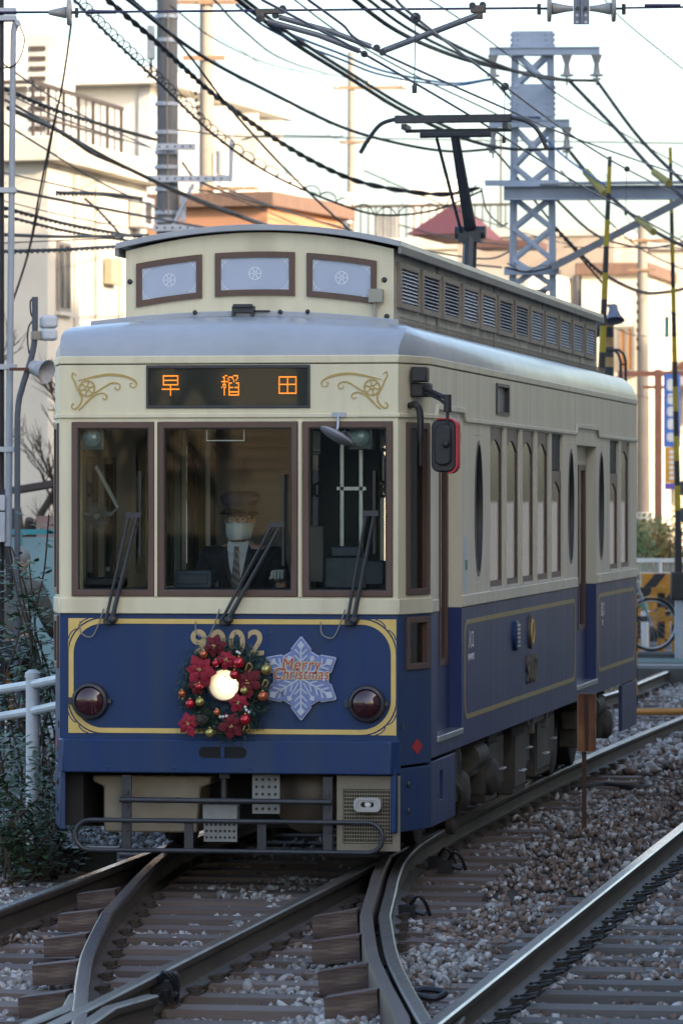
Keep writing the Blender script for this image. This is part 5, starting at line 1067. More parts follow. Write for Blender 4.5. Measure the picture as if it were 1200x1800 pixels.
# left two storey house
c = toG(at(84, 871, 80)); yl = -radians(3.5)
hl_, T = building('cream two storey house with flat roof and roof railing at the left', c, yl, 11, 6.5, 8.25, plaster, [('f', -5.5, -3.6, 4.6, 6.2), ('r', .9, 2.1, .8, 2.2), ('r', .5, 1.3, 5.3, 6.5)], .42, .28)
k = bbox(T, .03, .16, 3.5, 4.2, 5.9, 6.35); k.build('vent_hood', M('hood_tan', (.45, .36, .24), None, .6), hl_)
bbox(T, .02, .12, 4.5, 4.6, 0, 6.6).build('drain_pipe', plasterw, hl_); bbox(T, .02, .10, 1.6, 1.68, 0, 7.7).build('drain_pipe', plasterw, hl_)
rl_ = bbox(T, -.35, -.29, .2, 6.0, 9.18, 9.25).build('roof_railing', railb, hl_); bbox(T, -9, -.3, .2, .26, 9.18, 9.25).build('railing_top', railb, rl_); bbox(T, -.35, -.29, .2, 6.0, 8.62, 8.66).build('railing_mid', railb, rl_)
for i in range(7): bbox(T, -.35, -.30, .2 + i * .95, .25 + i * .95, 8.2, 9.2).build('railing_post', railb, rl_)
for i in range(6): bbox(T, -.33, -.31, .68 + i * .95, .70 + i * .95, 8.3, 9.2).build('railing_bar', railb, rl_)
for i in range(9): bbox(T, -.9 - i * .95, -.85 - i * .95, .2, .26, 8.2, 9.2).build('railing_post', railb, rl_)
ant = bbox(T, -1.6, -1.54, 2, 2.06, 8.2, 11.6).build('antenna', railb, hl_); k = MB(); k.bar(T(-2.6, 2, 11.2), T(-.7, 2, 11.0), .03, .03)
for i in range(6): k.bar(T(-2.5 + i * .33, 1.7, 11.18 - i * .03), T(-2.5 + i * .33, 2.4, 11.18 - i * .03), .02, .02)
k.build('antenna_arm', railb, ant)
st = bbox(T, -1.55, -1.0, 4, 5.2, 8.2, 10.4).build('roof_unit', plasterw, hl_)
for i in range(10): bbox(T, -1.5, -1.2, 3.97, 4.0, 8.5 + i * .18, 8.58 + i * .18).build('unit_slat', railb, st)
for (x0, y0, z0) in ((.02, 2.6, 3.1), (.02, 5.2, 7.0)):
    u_ = bbox(T, x0, x0 + .28, y0, y0 + .75, z0, z0 + .55).build('air_conditioner', M('aircon_white', (.5, .5, .48), None, .6), hl_, bevel=.02); bbox(T, x0 + .28, x0 + .29, y0 + .12, y0 + .5, z0 + .08, z0 + .47).build('aircon_grille', railb, u_)
for yy in (3.0, 5.6): MB().tube([T(.03, yy, 0), T(.03, yy, 7.6)], .03, 6).build('wall_pipe', concr, hl_)
bbox(T, .0, .03, 4.75, 6.3, 4.3, 4.36).build('wall_joint', concr, hl_); bbox(T, .0, .03, .0, 6.4, 3.6, 3.68).build('wall_band', concr, hl_)
# white apartment block
c = toG(at(262, 871, 115)); ya = -radians(5.7)
ap, T = building('white apartment block with stacked balconies behind the utility poles', c, ya, 14, 11, 12.6, plasterw, [('f', -6, -4.3, 8.6, 10.2), ('f', -3.4, -2.6, 9.2, 10.6)], .4, .55)
bbox(T, -.25, .05, -.06, .0, 0, 12.2).build('corner_pilaster', M('pilaster_grey', (.50, .50, .50), None, .8), ap)
for fl in range(4):
    z = 1.2 + fl * 2.75; b = bbox(T, 0, 1.15, 1.2, 10.6, z, z + .16).build('balcony', concr, ap)
    for i in range(4):
        bbox(T, 1.05, 1.15, 1.2 + i * 2.35, 1.2 + i * 2.35 + 2.1, z + .16, z + 1.12).build('balcony_panel', plasterw, b); bbox(T, .05, 1.1, 1.15 + i * 2.35, 1.25 + i * 2.35, z + .16, z + 2.5).build('balcony_partition', plasterw, b)
        window(T, 'r', 1.6 + i * 2.35, 3.2 + i * 2.35, z + .25, z + 2.1, 14, 11, ap)
for i in range(3): bbox(T, -4 + i * 1.3, -3.5 + i * 1.3, -.35, -.02, 7.2 - .0 * i, 7.7).build('air_conditioner', M('aircon_white', (.5, .5, .48), None, .6), ap, bevel=.02)
MB().tube([T(-2.2, -.05, 0), T(-2.2, -.05, 12)], .05, 6).build('drain_pipe', MATS['pilaster_grey'], ap)
wt = MB().tube([T(-5, 4, 12.6), T(-5, 4, 14.2)], .8, 18).build('water_tank', concr, ap)
for i in range(3): bbox(T, 1.0, 1.04, 2 + i * 2.4, 3.2 + i * 2.4, 6.2 - 2.75 * (i % 2), 6.9 - 2.75 * (i % 2)).build('hanging_laundry', M('laundry_%d' % i, ((.5, .2, .15), (.2, .3, .5), (.6, .55, .4))[i], None, .9), ap)
# orange house
c = toG(at(470, 871, 96)); oh, T = building('orange plastered house with brown eave behind the grey pole', c, -radians(9), 4.2, 5, 8.35, orange, [('f', -3.7, -2.8, 6.7, 7.5), ('f', -1.7, -.9, 6.7, 7.5)], .3, .2, tile)
# mid house with dark red roof
c = toG(at(822, 871, 92)); rh = thing('building', 'house with dark red tiled roof seen behind the pantograph', 'building', (c.x, c.y, -.2)); T = yawf((c.x, c.y), -radians(4))
bbox(T, -1.0, 1.15, 0, 5, -.2, 6.6).build('wall', plaster, rh, smooth=0); bbox(T, -.9, 1.1, -.02, 0, 5.2, 5.35).build('wall_band', concr, rh)
rt_ = M('roof_red', (.12, .03, .03), (.09, .024, .024), .6, scale=2, stretch=(14, 1, 1))
k = MB(); k.add([T(-1.15, -.4, 7.25), T(.12, -.4, 7.25), T(.12, 3.4, 7.25), T(-1.15, 3.4, 7.25), T(-.65, 1.2, 7.88), T(-.30, 1.2, 7.88)], [(0, 1, 5, 4), (1, 2, 5), (2, 3, 4, 5), (3, 0, 4), (0, 3, 2, 1)]); k.build('roof', rt_, rh, smooth=0)
bbox(T, .10, 1.35, -.3, 1.2, 6.98, 7.12).build('lower_roof', M('roof_tin_brown', (.14, .07, .055), None, .6), rh)
# long cream block behind, with roof railing
c = toG(at(900, 871, 120)); lb_, T = building('long cream block with railed roof terrace behind the red roof', c, -radians(4), 6.2, 6, 8.75, plaster, [('f', -4.4, -3.5, 7.2, 7.9), ('f', -2.2, -1.2, 7.0, 7.9), ('f', -5.8, -5.0, 7.0, 7.9), ('f', -.9, -.2, 7.0, 7.9)], .3, .1)
rr = bbox(T, -6.2, 0, 0, .05, 9.55, 9.62).build('terrace_rail', railb, lb_)
for i in range(32): bbox(T, -6.2 + i * .2, -6.17 + i * .2, 0, .04, 8.7, 9.6).build('railing_bar', railb, rr)
for i in range(3):
    u_ = bbox(T, -5.6 + i * 1.9, -5.0 + i * 1.9, .3, .8, 8.75, 9.4).build('roof_unit', M('aircon_white', (.5, .5, .48), None, .6), lb_, bevel=.02)
bbox(T, -3.0, -1.9, 1.5, 2.6, 8.75, 10.4).build('stair_head', plasterw, lb_); MB().tube([T(-.5, 1, 8.7), T(-.5, 1, 11.5)], .03, 6).build('mast', railb, lb_)
# right hand buildings
c = toG(at(1078, 871, 105)); b1, T = building('tall beige building with blank side wall behind the crossing horn', c, -radians(6), 3.6, 6, 8.15, beige, [('f', -1.4, -.5, 3.6, 4.9), ('f', -2.9, -2.0, 5.8, 6.9), ('f', -.85, -.25, 6.3, 7.1), ('f', -1.9, -1.2, 6.2, 7.2)], .2, .05, concr)
bbox(T, -3.2, -2.4, -.25, 0, 6.1, 6.6).build('air_conditioner', M('aircon_grey', (.4, .38, .35), None, .6), b1)
bbox(T, -.9, .15, -.5, .0, 5.55, 5.75).build('wall_ledge', tile, b1)
c = toG(at(1132, 871, 96)); b2, T = building('cream building with orange shutters at the right beyond the crossing', c, -radians(2), 1.3, 5, 6.9, plaster, [('f', -.55, -.2, 4.65, 5.6, shut), ('f', -1.1, -.75, 3.0, 3.9)], .25, .12, tile)
c = toG(at(1290, 871, 100)); b3, T = building('wide cream shop building with tall windows at the right edge', c, -radians(2), 1.95, 6, 7.6, plaster, [('f', -1.75, -1.5, 3.6, 5.0), ('f', -1.3, -1.05, 3.6, 5.0), ('f', -1.7, -1.25, 3.4 - 1.5, 3.3), ], .22, .1, concr)
bbox(T, -1.2, 0, -.35, 0, 4.4, 4.85).build('awning', M('awning_grey', (.22, .21, .24), None, .7), b3)
bbox(T, -1.95, 0, -.06, 0, 1.55, 1.75).build('shop_fascia', concr, b3); bbox(T, -1.0, -.05, -.03, 0, -.1, 1.5).build('shop_opening', M('shop_shade', (.30, .28, .27), None, .7), b3)
pp = M('painted_post_red', (.26, .11, .07), (.20, .085, .055), .6)
pc = at(1156, 871, 90); pe = thing('pergola', 'red brown pergola of posts and beams in front of the cream building', 'pergola', (pc.x, pc.y, -.2)); T = yawf((pc.x, pc.y), TH)
bbox(T, -.07, .07, -.05, .05, -.2, 4.55).build('post', pp, pe); bbox(T, -.78, 1.2, -.04, .04, 4.42, 4.52).build('beam', pp, pe); bbox(T, -.3, 1.2, -.02, .02, 4.18, 4.24).build('beam', pp, pe); bbox(T, -.78, -.66, -.05, .05, -.2, 4.5).build('post', pp, pe)
k = MB(); k.add([T(.3, -.1, 4.55), T(1.2, -.1, 4.55), T(.75, -.1, 4.95), T(.3, .6, 4.55), T(1.2, .6, 4.55), T(.75, .6, 4.95)], [(0, 1, 2), (3, 5, 4), (0, 3, 4, 1), (1, 4, 5, 2), (2, 5, 3, 0)]); k.build('gable_roof', rt_ if False else M('roof_terra', (.30, .12, .07), None, .7), pe)
# vertical banner sign
sgp = at(1179, 750, 86); bs = thing('banner_sign', 'vertical blue and orange shop banner with white lettering at the right', 'sign', (sgp.x, sgp.y, 2.2)); T = yawf((sgp.x, sgp.y), TH)
bbox(T, -.14, .16, -.04, .04, 3.02, 4.36).build('banner_upper', M('banner_blue', (.08, .20, .62), None, .5), bs); bbox(T, -.12, .12, -.035, .035, 2.36, 3.015).build('banner_lower', M('banner_orange', (.72, .36, .04), None, .5), bs); bbox(T, -.12, .12, -.036, .036, 2.24, 2.355).build('banner_foot', M('banner_violet', (.16, .10, .5), None, .5), bs)
R3 = Matrix.Rotation(TH, 3, 'Z') @ RF
for z0, z1, w_, y_ in ((4.05, 4.27, .085, .046), (3.80, 4.0, .075, .046), (3.58, 3.76, .08, .046), (3.34, 3.54, .075, .046), (3.12, 3.28, .085, .046)): k = MB(); k.extr(rrect(-.06 - w_ + .06, w_, z0, z1, .05, 3), lambda u, v, d: T(u, d, v), -y_, -.038); k.build('banner_mark', white, bs)
for i in range(6): k = MB(); k.extr(rrect(-.045, .045, 2.42 + i * .095, 2.485 + i * .095, .025, 3), lambda u, v, d: T(u, d, v), -.042, -.034); k.build('banner_mark', white, bs)
# unseen houses added right of the frame, sized to throw the shade over the tram
sidew = M('siding_grey', (.42, .39, .35), (.34, .32, .29), .85, scale=1, stretch=(1, 1, 14))
def shade_house(label, x, y0, y1, h, mat):
    o = thing('building', label, 'building', (x, y0, -.2), 'unseen houses added to shade the tram')
    MB().box(x, x + 9, y0, y1, -.2, h).build('wall', mat, o, smooth=0); MB().box(x - .3, x + 9.3, y0 - .3, y1 + .3, h, h + .3).build('roof', tile, o)
    n = int((y1 - y0) // 4)
    for fl in range(int(h // 3)):
        for i in range(n):
            a = y0 + 1.2 + i * 4; z = .9 + fl * 3
            w = MB().wall([a, a + 1.7], [z, z + 1.3], [(a + .08, a + .8, z + .08, z + 1.22), (a + .9, a + 1.62, z + .08, z + 1.22)], lambda u, v, d: (x - .06 + d, u, v), .06).build('window', winf, o); MB().box(x - .02, x - .005, a + .08, a + 1.62, z + .08, z + 1.22).build('pane', dglass, w, smooth=0)
shade_house('grey sided house added unseen at the right to cast shade', 12.5, -26, -4, 13, sidew); shade_house('tall cream house added unseen at the right to shade the tram', 12.5, -3, 16, 17, beige); shade_house('tall white house added unseen at the right to shade the crossing', 12.5, 17, 33.5, 20, plasterw); shade_house('beige block added unseen past the crossing to cast shade', 12.5, 38, 51, 15.5, beige)
# brick house behind the camera that the windscreen mirrors, sunlit, with bare trunks; dark wall and block added to darken the reflection
c = V(-9.9, -60, 0); br = thing('building', 'tan clapboard house across the street behind the camera', 'building', (c.x, c.y, -.2)); T = yawf((c.x, c.y), -radians(53))
bbox(T, -9, 0, -8, 0, -.2, 6.5).build('wall', M('clapboard_tan', (.25, .19, .11), (.16, .12, .07), .85, scale=3, stretch=(1, 1, 8)), br, smooth=0); bbox(T, -9.2, .2, -8.2, .4, 6.5, 6.8).build('parapet', concr, br)
for i in range(24): bbox(T, -9, 0, 0, .03, 1.2 + i * .2, 1.36 + i * .2).build('clapboard', MATS['clapboard_tan'], br)
for x in (-1.9, -5.2, -7.8): bbox(T, x - .45, x + .45, .03, .07, 1.5, 2.7).build('window', dglass, br)
bbox(T, -3.4, -2.6, .03, .08, -.2, 2.3).build('door', M('door_dark', (.03, .025, .02), None, .5), br); bbox(T, -4.2, -1.0, .0, 1.0, 2.6, 2.75).build('porch_roof', tile, br)
gw2 = M('reflection_wall_dark', (.05, .052, .055), (.035, .036, .04), .8, scale=3); MB().box(-20, -4, -55.3, -55, -.2, 1.45).build('reflection_wall', gw2, label='dark wall added behind the camera to darken the lower windscreen reflection', cat='wall')  # unseen wall added so the lower part of the reflection stays dark
MB().box(-22, 6, -90, -82, -.2, 6).build('backdrop', M('backdrop_slate', (.09, .095, .10), None, .8), label='dark slate garage added behind the camera to darken the windscreen reflection', cat='backdrop')  # unseen block added to keep the right windscreen's reflection dark
# ================================================================ LEFT SIDE: fence, plants, tree, cyclist
def bare_tree(label, base, h, seed, mat, depth=5, spread=.6, r0=.11):
    R = random.Random(seed); o = thing('bare_tree', label, 'tree', tuple(base)); tr = MB(); br = MB()
    def grow(p, d, L, r, lv):
        n = 4; pts = [p]; q = p.copy(); dd = d.copy()
        for i in range(n):
            dd = (dd + V(R.uniform(-1, 1), R.uniform(-1, 1), R.uniform(-.3, .5)) * .16).normalized(); q = q + dd * (L / n); pts.append(q.copy())
        (tr if lv == depth else br).tube(pts, [r * (1 - .10 * i) for i in range(n + 1)], 7 if lv > 2 else 4, True)
        if lv == 0: return
        for i in range(R.choice((2, 3, 3))):
            t = R.uniform(.45, 1); pp_ = pts[min(n, int(t * n))]; nd = (dd + V(R.uniform(-1, 1), R.uniform(-1, 1), R.uniform(-.1, .9)) * spread).normalized(); grow(pp_.copy(), nd, L * R.uniform(.6, .82), r * .6, lv - 1)
    grow(Vector(base), V(.05, 0, 1), h * .32, r0, depth); tr.build('trunk', mat, o, smooth=60); br.build('branches', mat, o, smooth=60, recalc=False)
bark = M('bark', (.095, .07, .055), (.06, .045, .036), .9, scale=8, bump=.4)
p = at(60, 871, 58); bare_tree('bare leafless tree before the white wall at the left', V(p.x, p.y, -.1), 6.6, 4, bark, 6, .62, .12)
p = at(20, 871, 62); bare_tree('smaller bare tree at the left edge behind the grey pipes', V(p.x, p.y, -.1), 6.4, 9, bark, 6, .6, .10)
p = at(95, 871, 60); bare_tree('thin bare tree whose twigs rise beside the tram corner', V(p.x, p.y, -.1), 6.2, 15, bark, 6, .55, .08)
p = V(-9.6, -52, -.1); bare_tree('bare street tree behind the camera', p, 9, 31, bark, 4, .5, .22); p = V(-11.8, -53, -.1); bare_tree('second bare street tree behind the camera', p, 9, 33, bark, 4, .5, .2)
# low dark shed and shrubs behind the teal fence
p = at(96, 871, 52); o = thing('garden_shed', 'small dark shed with sloping roof behind the teal fence', 'shed', (p.x, p.y, -.1)); T = yawf((p.x, p.y), TH)
bbox(T, -.2, 1.4, 0, 1.5, -.1, 1.9).build('wall', M('shed_pink', (.30, .20, .18), None, .8), o); k = MB(); k.add([T(-.5, -.2, 2.15), T(1.6, -.2, 2.5), T(1.6, 1.7, 2.5), T(-.5, 1.7, 2.15), T(-.5, -.2, 2.22), T(1.6, -.2, 2.57), T(1.6, 1.7, 2.57), T(-.5, 1.7, 2.22)], [(3,2,1,0),(4,5,6,7),(0,1,5,4),(1,2,6,5),(2,3,7,6),(3,0,4,7)]); k.build('roof', M('shed_roof', (.06, .045, .045), None, .7), o)
# teal fence
teal = M('teal_paint', (.03, .26, .30), (.025, .22, .26), .5); net = M('fence_sheet', (.20, .33, .36), (.15, .26, .29), .4, scale=5)
p0 = at(-60, 935, 46); p1 = at(125, 935, 46); fn = thing('teal_fence', 'teal framed fence with pale sheet panels behind the cyclist', 'fence', (p0.x, p0.y, -.1))
MB().bar(p0, p1, .04, .05).build('top_rail', teal, fn)
d_ = (p1 - p0); 
for i in range(3):
    q = p0 + d_ * (i / 2 * .96 + .03); MB().box(q.x - .025, q.x + .025, q.y - .02, q.y + .02, -.1, p0.z).build('post', teal, fn)
    if i < 2:
        a = p0 + d_ * (i / 2 * .96 + .05); b = p0 + d_ * ((i + 1) / 2 * .96 + .01); k = MB(); k.add([(a.x, a.y, .1), (b.x, b.y, .1), (b.x, b.y, p0.z - .05), (a.x, a.y, p0.z - .05), (a.x, a.y + .01, .1), (b.x, b.y + .01, .1), (b.x, b.y + .01, p0.z - .05), (a.x, a.y + .01, p0.z - .05)], [(3,2,1,0),(4,5,6,7),(0,1,5,4),(1,2,6,5),(2,3,7,6),(3,0,4,7)]); k.build('panel', net, fn, smooth=0)
# white guard rail
Zg = 28.7; gw = M('guard_white', (.66, .67, .68), (.52, .53, .54), .45, scale=5); q0 = at(-60, 1225, Zg + .9); q1 = at(58, 1197, Zg); q2 = at(112, 1190, Zg - .7)
gr = thing('guard_rail_fence', 'white tubular guard rail at the left among the plants', 'guard rail', (q1.x, q1.y, -.1))
MB().cyl((q1.x, q1.y, -.15), (q1.x, q1.y, q1.z + .02), .042).build('post', gw, gr); MB().lathe([(.048, 0), (.048, .03), (.02, .05)], (q1.x, q1.y, q1.z + .02), (0, 0, 1), 16).build('post_cap', gw, gr)
for pts in ([(-60, 1222), (58, 1203), (112, 1192)], [(-60, 1270), (58, 1250), (112, 1238)]):
    a = at(*pts[0], Zg + .9); b = at(*pts[1], Zg); c = at(*pts[2], Zg - .6); MB().tube([a, b, c], .028, 10).build('rail_tube', gw, gr)
q3 = at(-30, 871, Zg + .6); MB().cyl((q3.x, q3.y, -.15), (q3.x, q3.y, q1.z - .05), .042).build('post', gw, gr)
# low wire fence behind the plants
a = at(-20, 1300, 31.5); b = at(112, 1300, 31.5); lf = thing('wire_fence', 'low grey bar fence behind the leafy plants at the left', 'fence', (a.x, a.y, -.15)); MB().bar(a, b, .02, .025).build('top_rail', steel, lf)
for i in range(22): q = a + (b - a) * (i / 21); MB().cyl((q.x, q.y, -.15), (q.x, q.y, a.z), .006, n=6).build('fence_bar', steel, lf)
# leafy plants
leafm = M('leaf_green', (.05, .105, .045), (.09, .15, .07), .45, scale=14, rnd=.1); leafd = M('leaf_dark', (.042, .082, .038), (.075, .12, .055), .45, scale=14); stemm = M('stem_brown', (.08, .055, .04), None, .8)
def leafy(label, px, ptop, Z, n, ln, spread, seed, mat, stems=2, z0=-.15):
    R = random.Random(seed); b0 = at(px, 871, Z); o = thing('leafy_plant', label, 'plant', (b0.x, b0.y, z0), 'plants along the left fence'); st = MB(); lf_ = MB(); top = at(px, ptop, Z).z
    for s_ in range(stems):
        pts = [V(b0.x + R.uniform(-.1, .1), b0.y + R.uniform(-.15, .15), z0)]; H = (top - z0) * (1 if s_ == 0 else R.uniform(.55, .95))
        for i in range(6): pts.append(pts[-1] + V(R.uniform(-.5, .5) * spread, R.uniform(-.5, .5) * spread, H / 6))
        pts = spline(pts, 4); st.tube(pts, [.008 * (1 - .6 * i / len(pts)) + .002 for i in range(len(pts))], 5)
        for i in range(n):
            p = pts[int(R.uniform(.12, 1) * (len(pts) - 1))]; a = R.uniform(0, 6.28); L = ln * R.uniform(.8, 1.7); d = V(cos(a), sin(a), R.uniform(-.4, .6)).normalized(); s0 = p + d * R.uniform(.01, spread * .9); sd = d.cross(V(0, 0, 1)).normalized() * L * .36; up = V(R.uniform(-.2, .2), R.uniform(-.2, .2), .12) * L
            lf_.add([s0, s0 + d * L * .35 + sd * .9 - up * .5, s0 + d * L * .7 + sd * .8 - up * .5, s0 + d * L, s0 + d * L * .7 - sd * .8 - up * .5, s0 + d * L * .35 - sd * .9 - up * .5, s0 + d * L * .5 + up * .4], [(0, 1, 6), (1, 2, 6), (2, 3, 6), (3, 4, 6), (4, 5, 6), (5, 0, 6)])
    st.build('stem', stemm, o, smooth=60); lf_.build('foliage', mat, o, smooth=0, recalc=False)
leafy('tall leafy rose stem reaching the teal fence beside the tram', 80, 905, 30.5, 120, .05, .20, 1, leafm, 4)
leafy('leafy stem hanging before the cyclist at the left', 40, 960, 30.2, 90, .05, .2, 11, leafm, 3)
leafy('leafy rose stem right against the tram corner', 100, 1020, 31, 75, .05, .14, 2, leafm, 3)
leafy('leafy stem in front of the white guard rail post', 55, 1060, 30, 70, .05, .16, 3, leafm, 3)
leafy('bushy plant at the left picture edge below the guard rail', 12, 1275, 28.0, 75, .045, .22, 4, leafd, 5)
leafy('bushy dark plant at the foot of the guard rail post', 55, 1310, 27.9, 75, .045, .24, 5, leafd, 6)
leafy('low dark bush under the tram corner at the left', 92, 1310, 28.2, 70, .045, .2, 6, leafd, 5)
leafy('low leafy plant spilling toward the planks at the left', 25, 1380, 27.7, 80, .04, .22, 7, leafd, 5)
leafy('small leafy sprig at the left edge under the conduit pipe', 5, 1080, 31.5, 60, .05, .15, 8, leafm, 2)
leafy('thin stem with few leaves between post and tram', 75, 1200, 29.6, 60, .045, .16, 9, leafm, 3)
# bicycles
def bicycle(label, loc, rotz, col, wheelr=.335):
    o = thing('bicycle', label, 'bicycle', loc, None, rotz); fm_ = M('bike_' + col[0], col[1], None, .35, .3); tyre = M('tyre', (.015, .015, .016), None, .8); rim = M('rim_alu', (.55, .56, .58), None, .3, .8)
    for x in (-.54, .54):
        w = MB().tube([(x + wheelr * cos(t * pi / 20), 0, wheelr + .018 + wheelr * sin(t * pi / 20)) for t in range(41)], .018, 8, False).build('wheel', tyre, o, local=True)
        MB().tube([(x + (wheelr - .022) * cos(t * pi / 20), 0, wheelr + .018 + (wheelr - .022) * sin(t * pi / 20)) for t in range(41)], .012, 6, False).build('rim', rim, w, local=True)
        k = MB()
        for i in range(18): a = i * pi / 9; k.tube([(x + .02 * cos(a + .5), .02 * (-1) ** i, wheelr + .018 + .02 * sin(a + .5)), (x + (wheelr - .03) * cos(a), 0, wheelr + .018 + (wheelr - .03) * sin(a))], .0016, 4)
        k.cyl((x, -.045, wheelr + .018), (x, .045, wheelr + .018), .02); k.build('spokes', rim, w, local=True, kind='stuff')
        k = MB(); a0, a1 = (20, 190) if x < 0 else (30, 160); pp_ = [(x + (wheelr + .035) * cos(radians(a)), wheelr + .018 + (wheelr + .035) * sin(radians(a))) for a in range(a0, a1, 8)]; k.ribbon(pp_, .004, lambda u, v, d: (u, d, v), -.025, .025); k.build('mudguard', rim, o, local=True)
    hub, bb, seat, head = (-.54, 0, .353), (-.08, 0, .30), (-.20, 0, .80), (.36, 0, .86); k = MB()
    for a, b in ((bb, seat), (bb, (.40, 0, .68)), (seat, (.37, 0, .82)) if False else ((-.17, 0, .62), (.38, 0, .76)), (hub, bb), (hub, (-.18, 0, .72)), (head, (.54, 0, .353)), ((.34, 0, .92), (.42, 0, .62))): k.cyl(a, b, .017, n=8)
    k.build('frame', fm_, o, local=True)
    MB().tube(spline([(.22, -.28, .98), (.32, -.22, 1.0), (.34, 0, .95), (.32, .22, 1.0), (.22, .28, .98)], 5), .012, 8).build('handlebar', rim, o, local=True)
    MB().ball((-.22, 0, .86), (.13, .085, .045), 14, 8).build('saddle', black, o, local=True)
    k = MB().cyl((-.08, -.07, .30), (-.08, .07, .30), .03); k.lathe([(.09, 0), (.09, .006)], (-.08, -.05, .30), (0, 1, 0), 20); k.cyl((-.08, -.08, .30), (.02, -.08, .18), .009); k.cyl((-.08, .08, .30), (-.18, .08, .42), .009); k.box(-.02, .06, -.15, -.07, .165, .19); k.box(-.22, -.14, .07, .15, .41, .435); k.build('crank', rim, o, local=True)
    MB().box(-.85, -.42, -.06, .06, .735, .745).cyl((-.8, 0, .74), (-.56, 0, .38), .006, n=6).build('rear_rack', rim, o, local=True)
    return o
p = at(1147, 871, 61.5); bicycle('silver bicycle parked at the crossing behind the tram', (p.x - .56, p.y, .10 - .02), TH + .06, ('silver', (.30, .33, .36)))
MB().box(p.x - 2.2, p.x + .6, p.y - .35, p.y + .35, -.2, .07).build('pavement', asph, kind='structure', bevel=.01)
grn = M('green_guard', (.12, .36, .20), None, .5); g = at(1100, 1000, 64); o = thing('green_barrier', 'green tube hoop barrier behind the parked bicycle', 'barrier', (g.x, g.y, 0)); MB().tube([(g.x + .26 * cos(a), g.y, .56 + .24 * sin(a)) for a in [pi - pi * i / 12 for i in range(13)]], .05, 10).build('hoop', grn, o); MB().cyl((g.x - .26, g.y, 0), (g.x - .26, g.y, .57), .048).build('white_post', white, o); MB().cyl((g.x + .26, g.y, 0), (g.x + .26, g.y, .57), .048).build('white_post', white, o)
# cyclist at the left, seen from behind through the plants
p = at(30, 871, 39); gz = -.08; bicycle('orange bicycle ridden by the cyclist behind the plants', (p.x, p.y, gz), TH + 1.25, ('orange', (.55, .20, .03)))
cy = thing('person', 'cyclist in olive jacket and dark trousers riding away behind the plants', 'person', (p.x, p.y, gz)); a = TH + 1.25; ca, sa = cos(a), sin(a)
Q = lambda f, l, z: (p.x + f * ca - l * sa, p.y + f * sa + l * ca, gz + z)
jt = [(Q(-.20, 0, .98), (.16, .13)), (Q(-.15, 0, 1.15), (.15, .11)), (Q(-.07, 0, 1.35), (.18, .12)), (Q(-.02, 0, 1.46), (.11, .09)), (Q(.01, 0, 1.54), .055), (Q(.03, 0, 1.60), .055),
      (Q(-.02, .19, 1.42), .066), (Q(.06, .26, 1.18), .052), (Q(.24, .26, 1.03), .04), (Q(.28, .26, 1.0), .036), (Q(-.02, -.19, 1.42), .066), (Q(.06, -.26, 1.18), .052), (Q(.24, -.26, 1.03), .04), (Q(.28, -.26, 1.0), .036),
      (Q(-.16, .11, .92), .10), (Q(.16, .12, .70), .075), (Q(-.06, .11, .34), .052), (Q(.06, .11, .24), .04), (Q(-.16, -.11, .92), .10), (Q(.10, -.12, .56), .075), (Q(-.02, -.11, .24), .052), (Q(.12, -.11, .19), .04)]
ed = [(0, 1), (1, 2), (2, 3), (3, 4), (4, 5), (3, 6), (6, 7), (7, 8), (8, 9), (3, 10), (10, 11), (11, 12), (12, 13), (0, 14), (14, 15), (15, 16), (16, 17), (0, 18), (18, 19), (19, 20), (20, 21)]
skin_body('body', jt, ed, skin, cy)
jk = [(q_, (tuple(x * 1.15 + .012 for x in r) if isinstance(r, tuple) else r * 1.2 + .012)) for q_, r in jt]
skin_body('jacket', [jk[i] for i in (0, 1, 2, 3, 6, 7, 8, 10, 11, 12, 4, 5)], [(0, 1), (1, 2), (2, 3), (3, 4), (4, 5), (5, 6), (3, 7), (7, 8), (8, 9), (3, 10), (10, 11)], M('jacket_olive', (.10, .10, .085), (.075, .075, .065), .85, scale=12), cy)
skin_body('trousers', [jk[i] for i in (0, 14, 15, 16, 18, 19, 20)], [(0, 1), (1, 2), (2, 3), (0, 4), (4, 5), (5, 6)], M('trousers_dark', (.014, .016, .024), None, .85), cy)
hq = V(*Q(.06, 0, 1.66)); k = headmesh((0, 0, 0)); Mx = Matrix.Translation(hq) @ Matrix.Rotation(a + pi / 2, 4, 'Z'); k.v = [tuple(Mx @ Vector(v_)) for v_ in k.v]; k.build('head', skin, cy, smooth=60)
MB().ball(hq + V(0, 0, .035), (.092, .10, .095), 16, 10).build('cap', M('cap_grey', (.20, .21, .22), None, .7), cy)
for sx in (1, -1): q_ = V(*Q(.10 if sx > 0 else .16, sx * .11, .20 if sx > 0 else .15)); MB().ball(q_, (.12, .05, .045), 12, 8, Matrix.Rotation(a, 3, 'Z')).build('shoe', black, cy)
# ================================================================ POLES, TOWER, CROSSING
conc = M('pole_concrete_shade_tone', (.17, .165, .16), (.125, .12, .118), .85, scale=3, stretch=(2, 2, .6), bump=.1); concw = M('pole_concrete_sun_tone', (.34, .29, .235), (.27, .235, .19), .85, scale=3, stretch=(2, 2, .6))  # one concrete in two tones: shaded grey, and sunlit warmth put into the colour
galv = M('clamp_galvanised', (.45, .47, .52), (.36, .38, .43), .45, .4, scale=8); porc = M('porcelain', (.70, .66, .58), (.6, .56, .5), .25); rustb = M('arm_rust', (.28, .17, .09), (.2, .12, .07), .7, scale=4)
ins = M('insulator_grey', (.36, .35, .33), (.28, .27, .26), .35, scale=6)
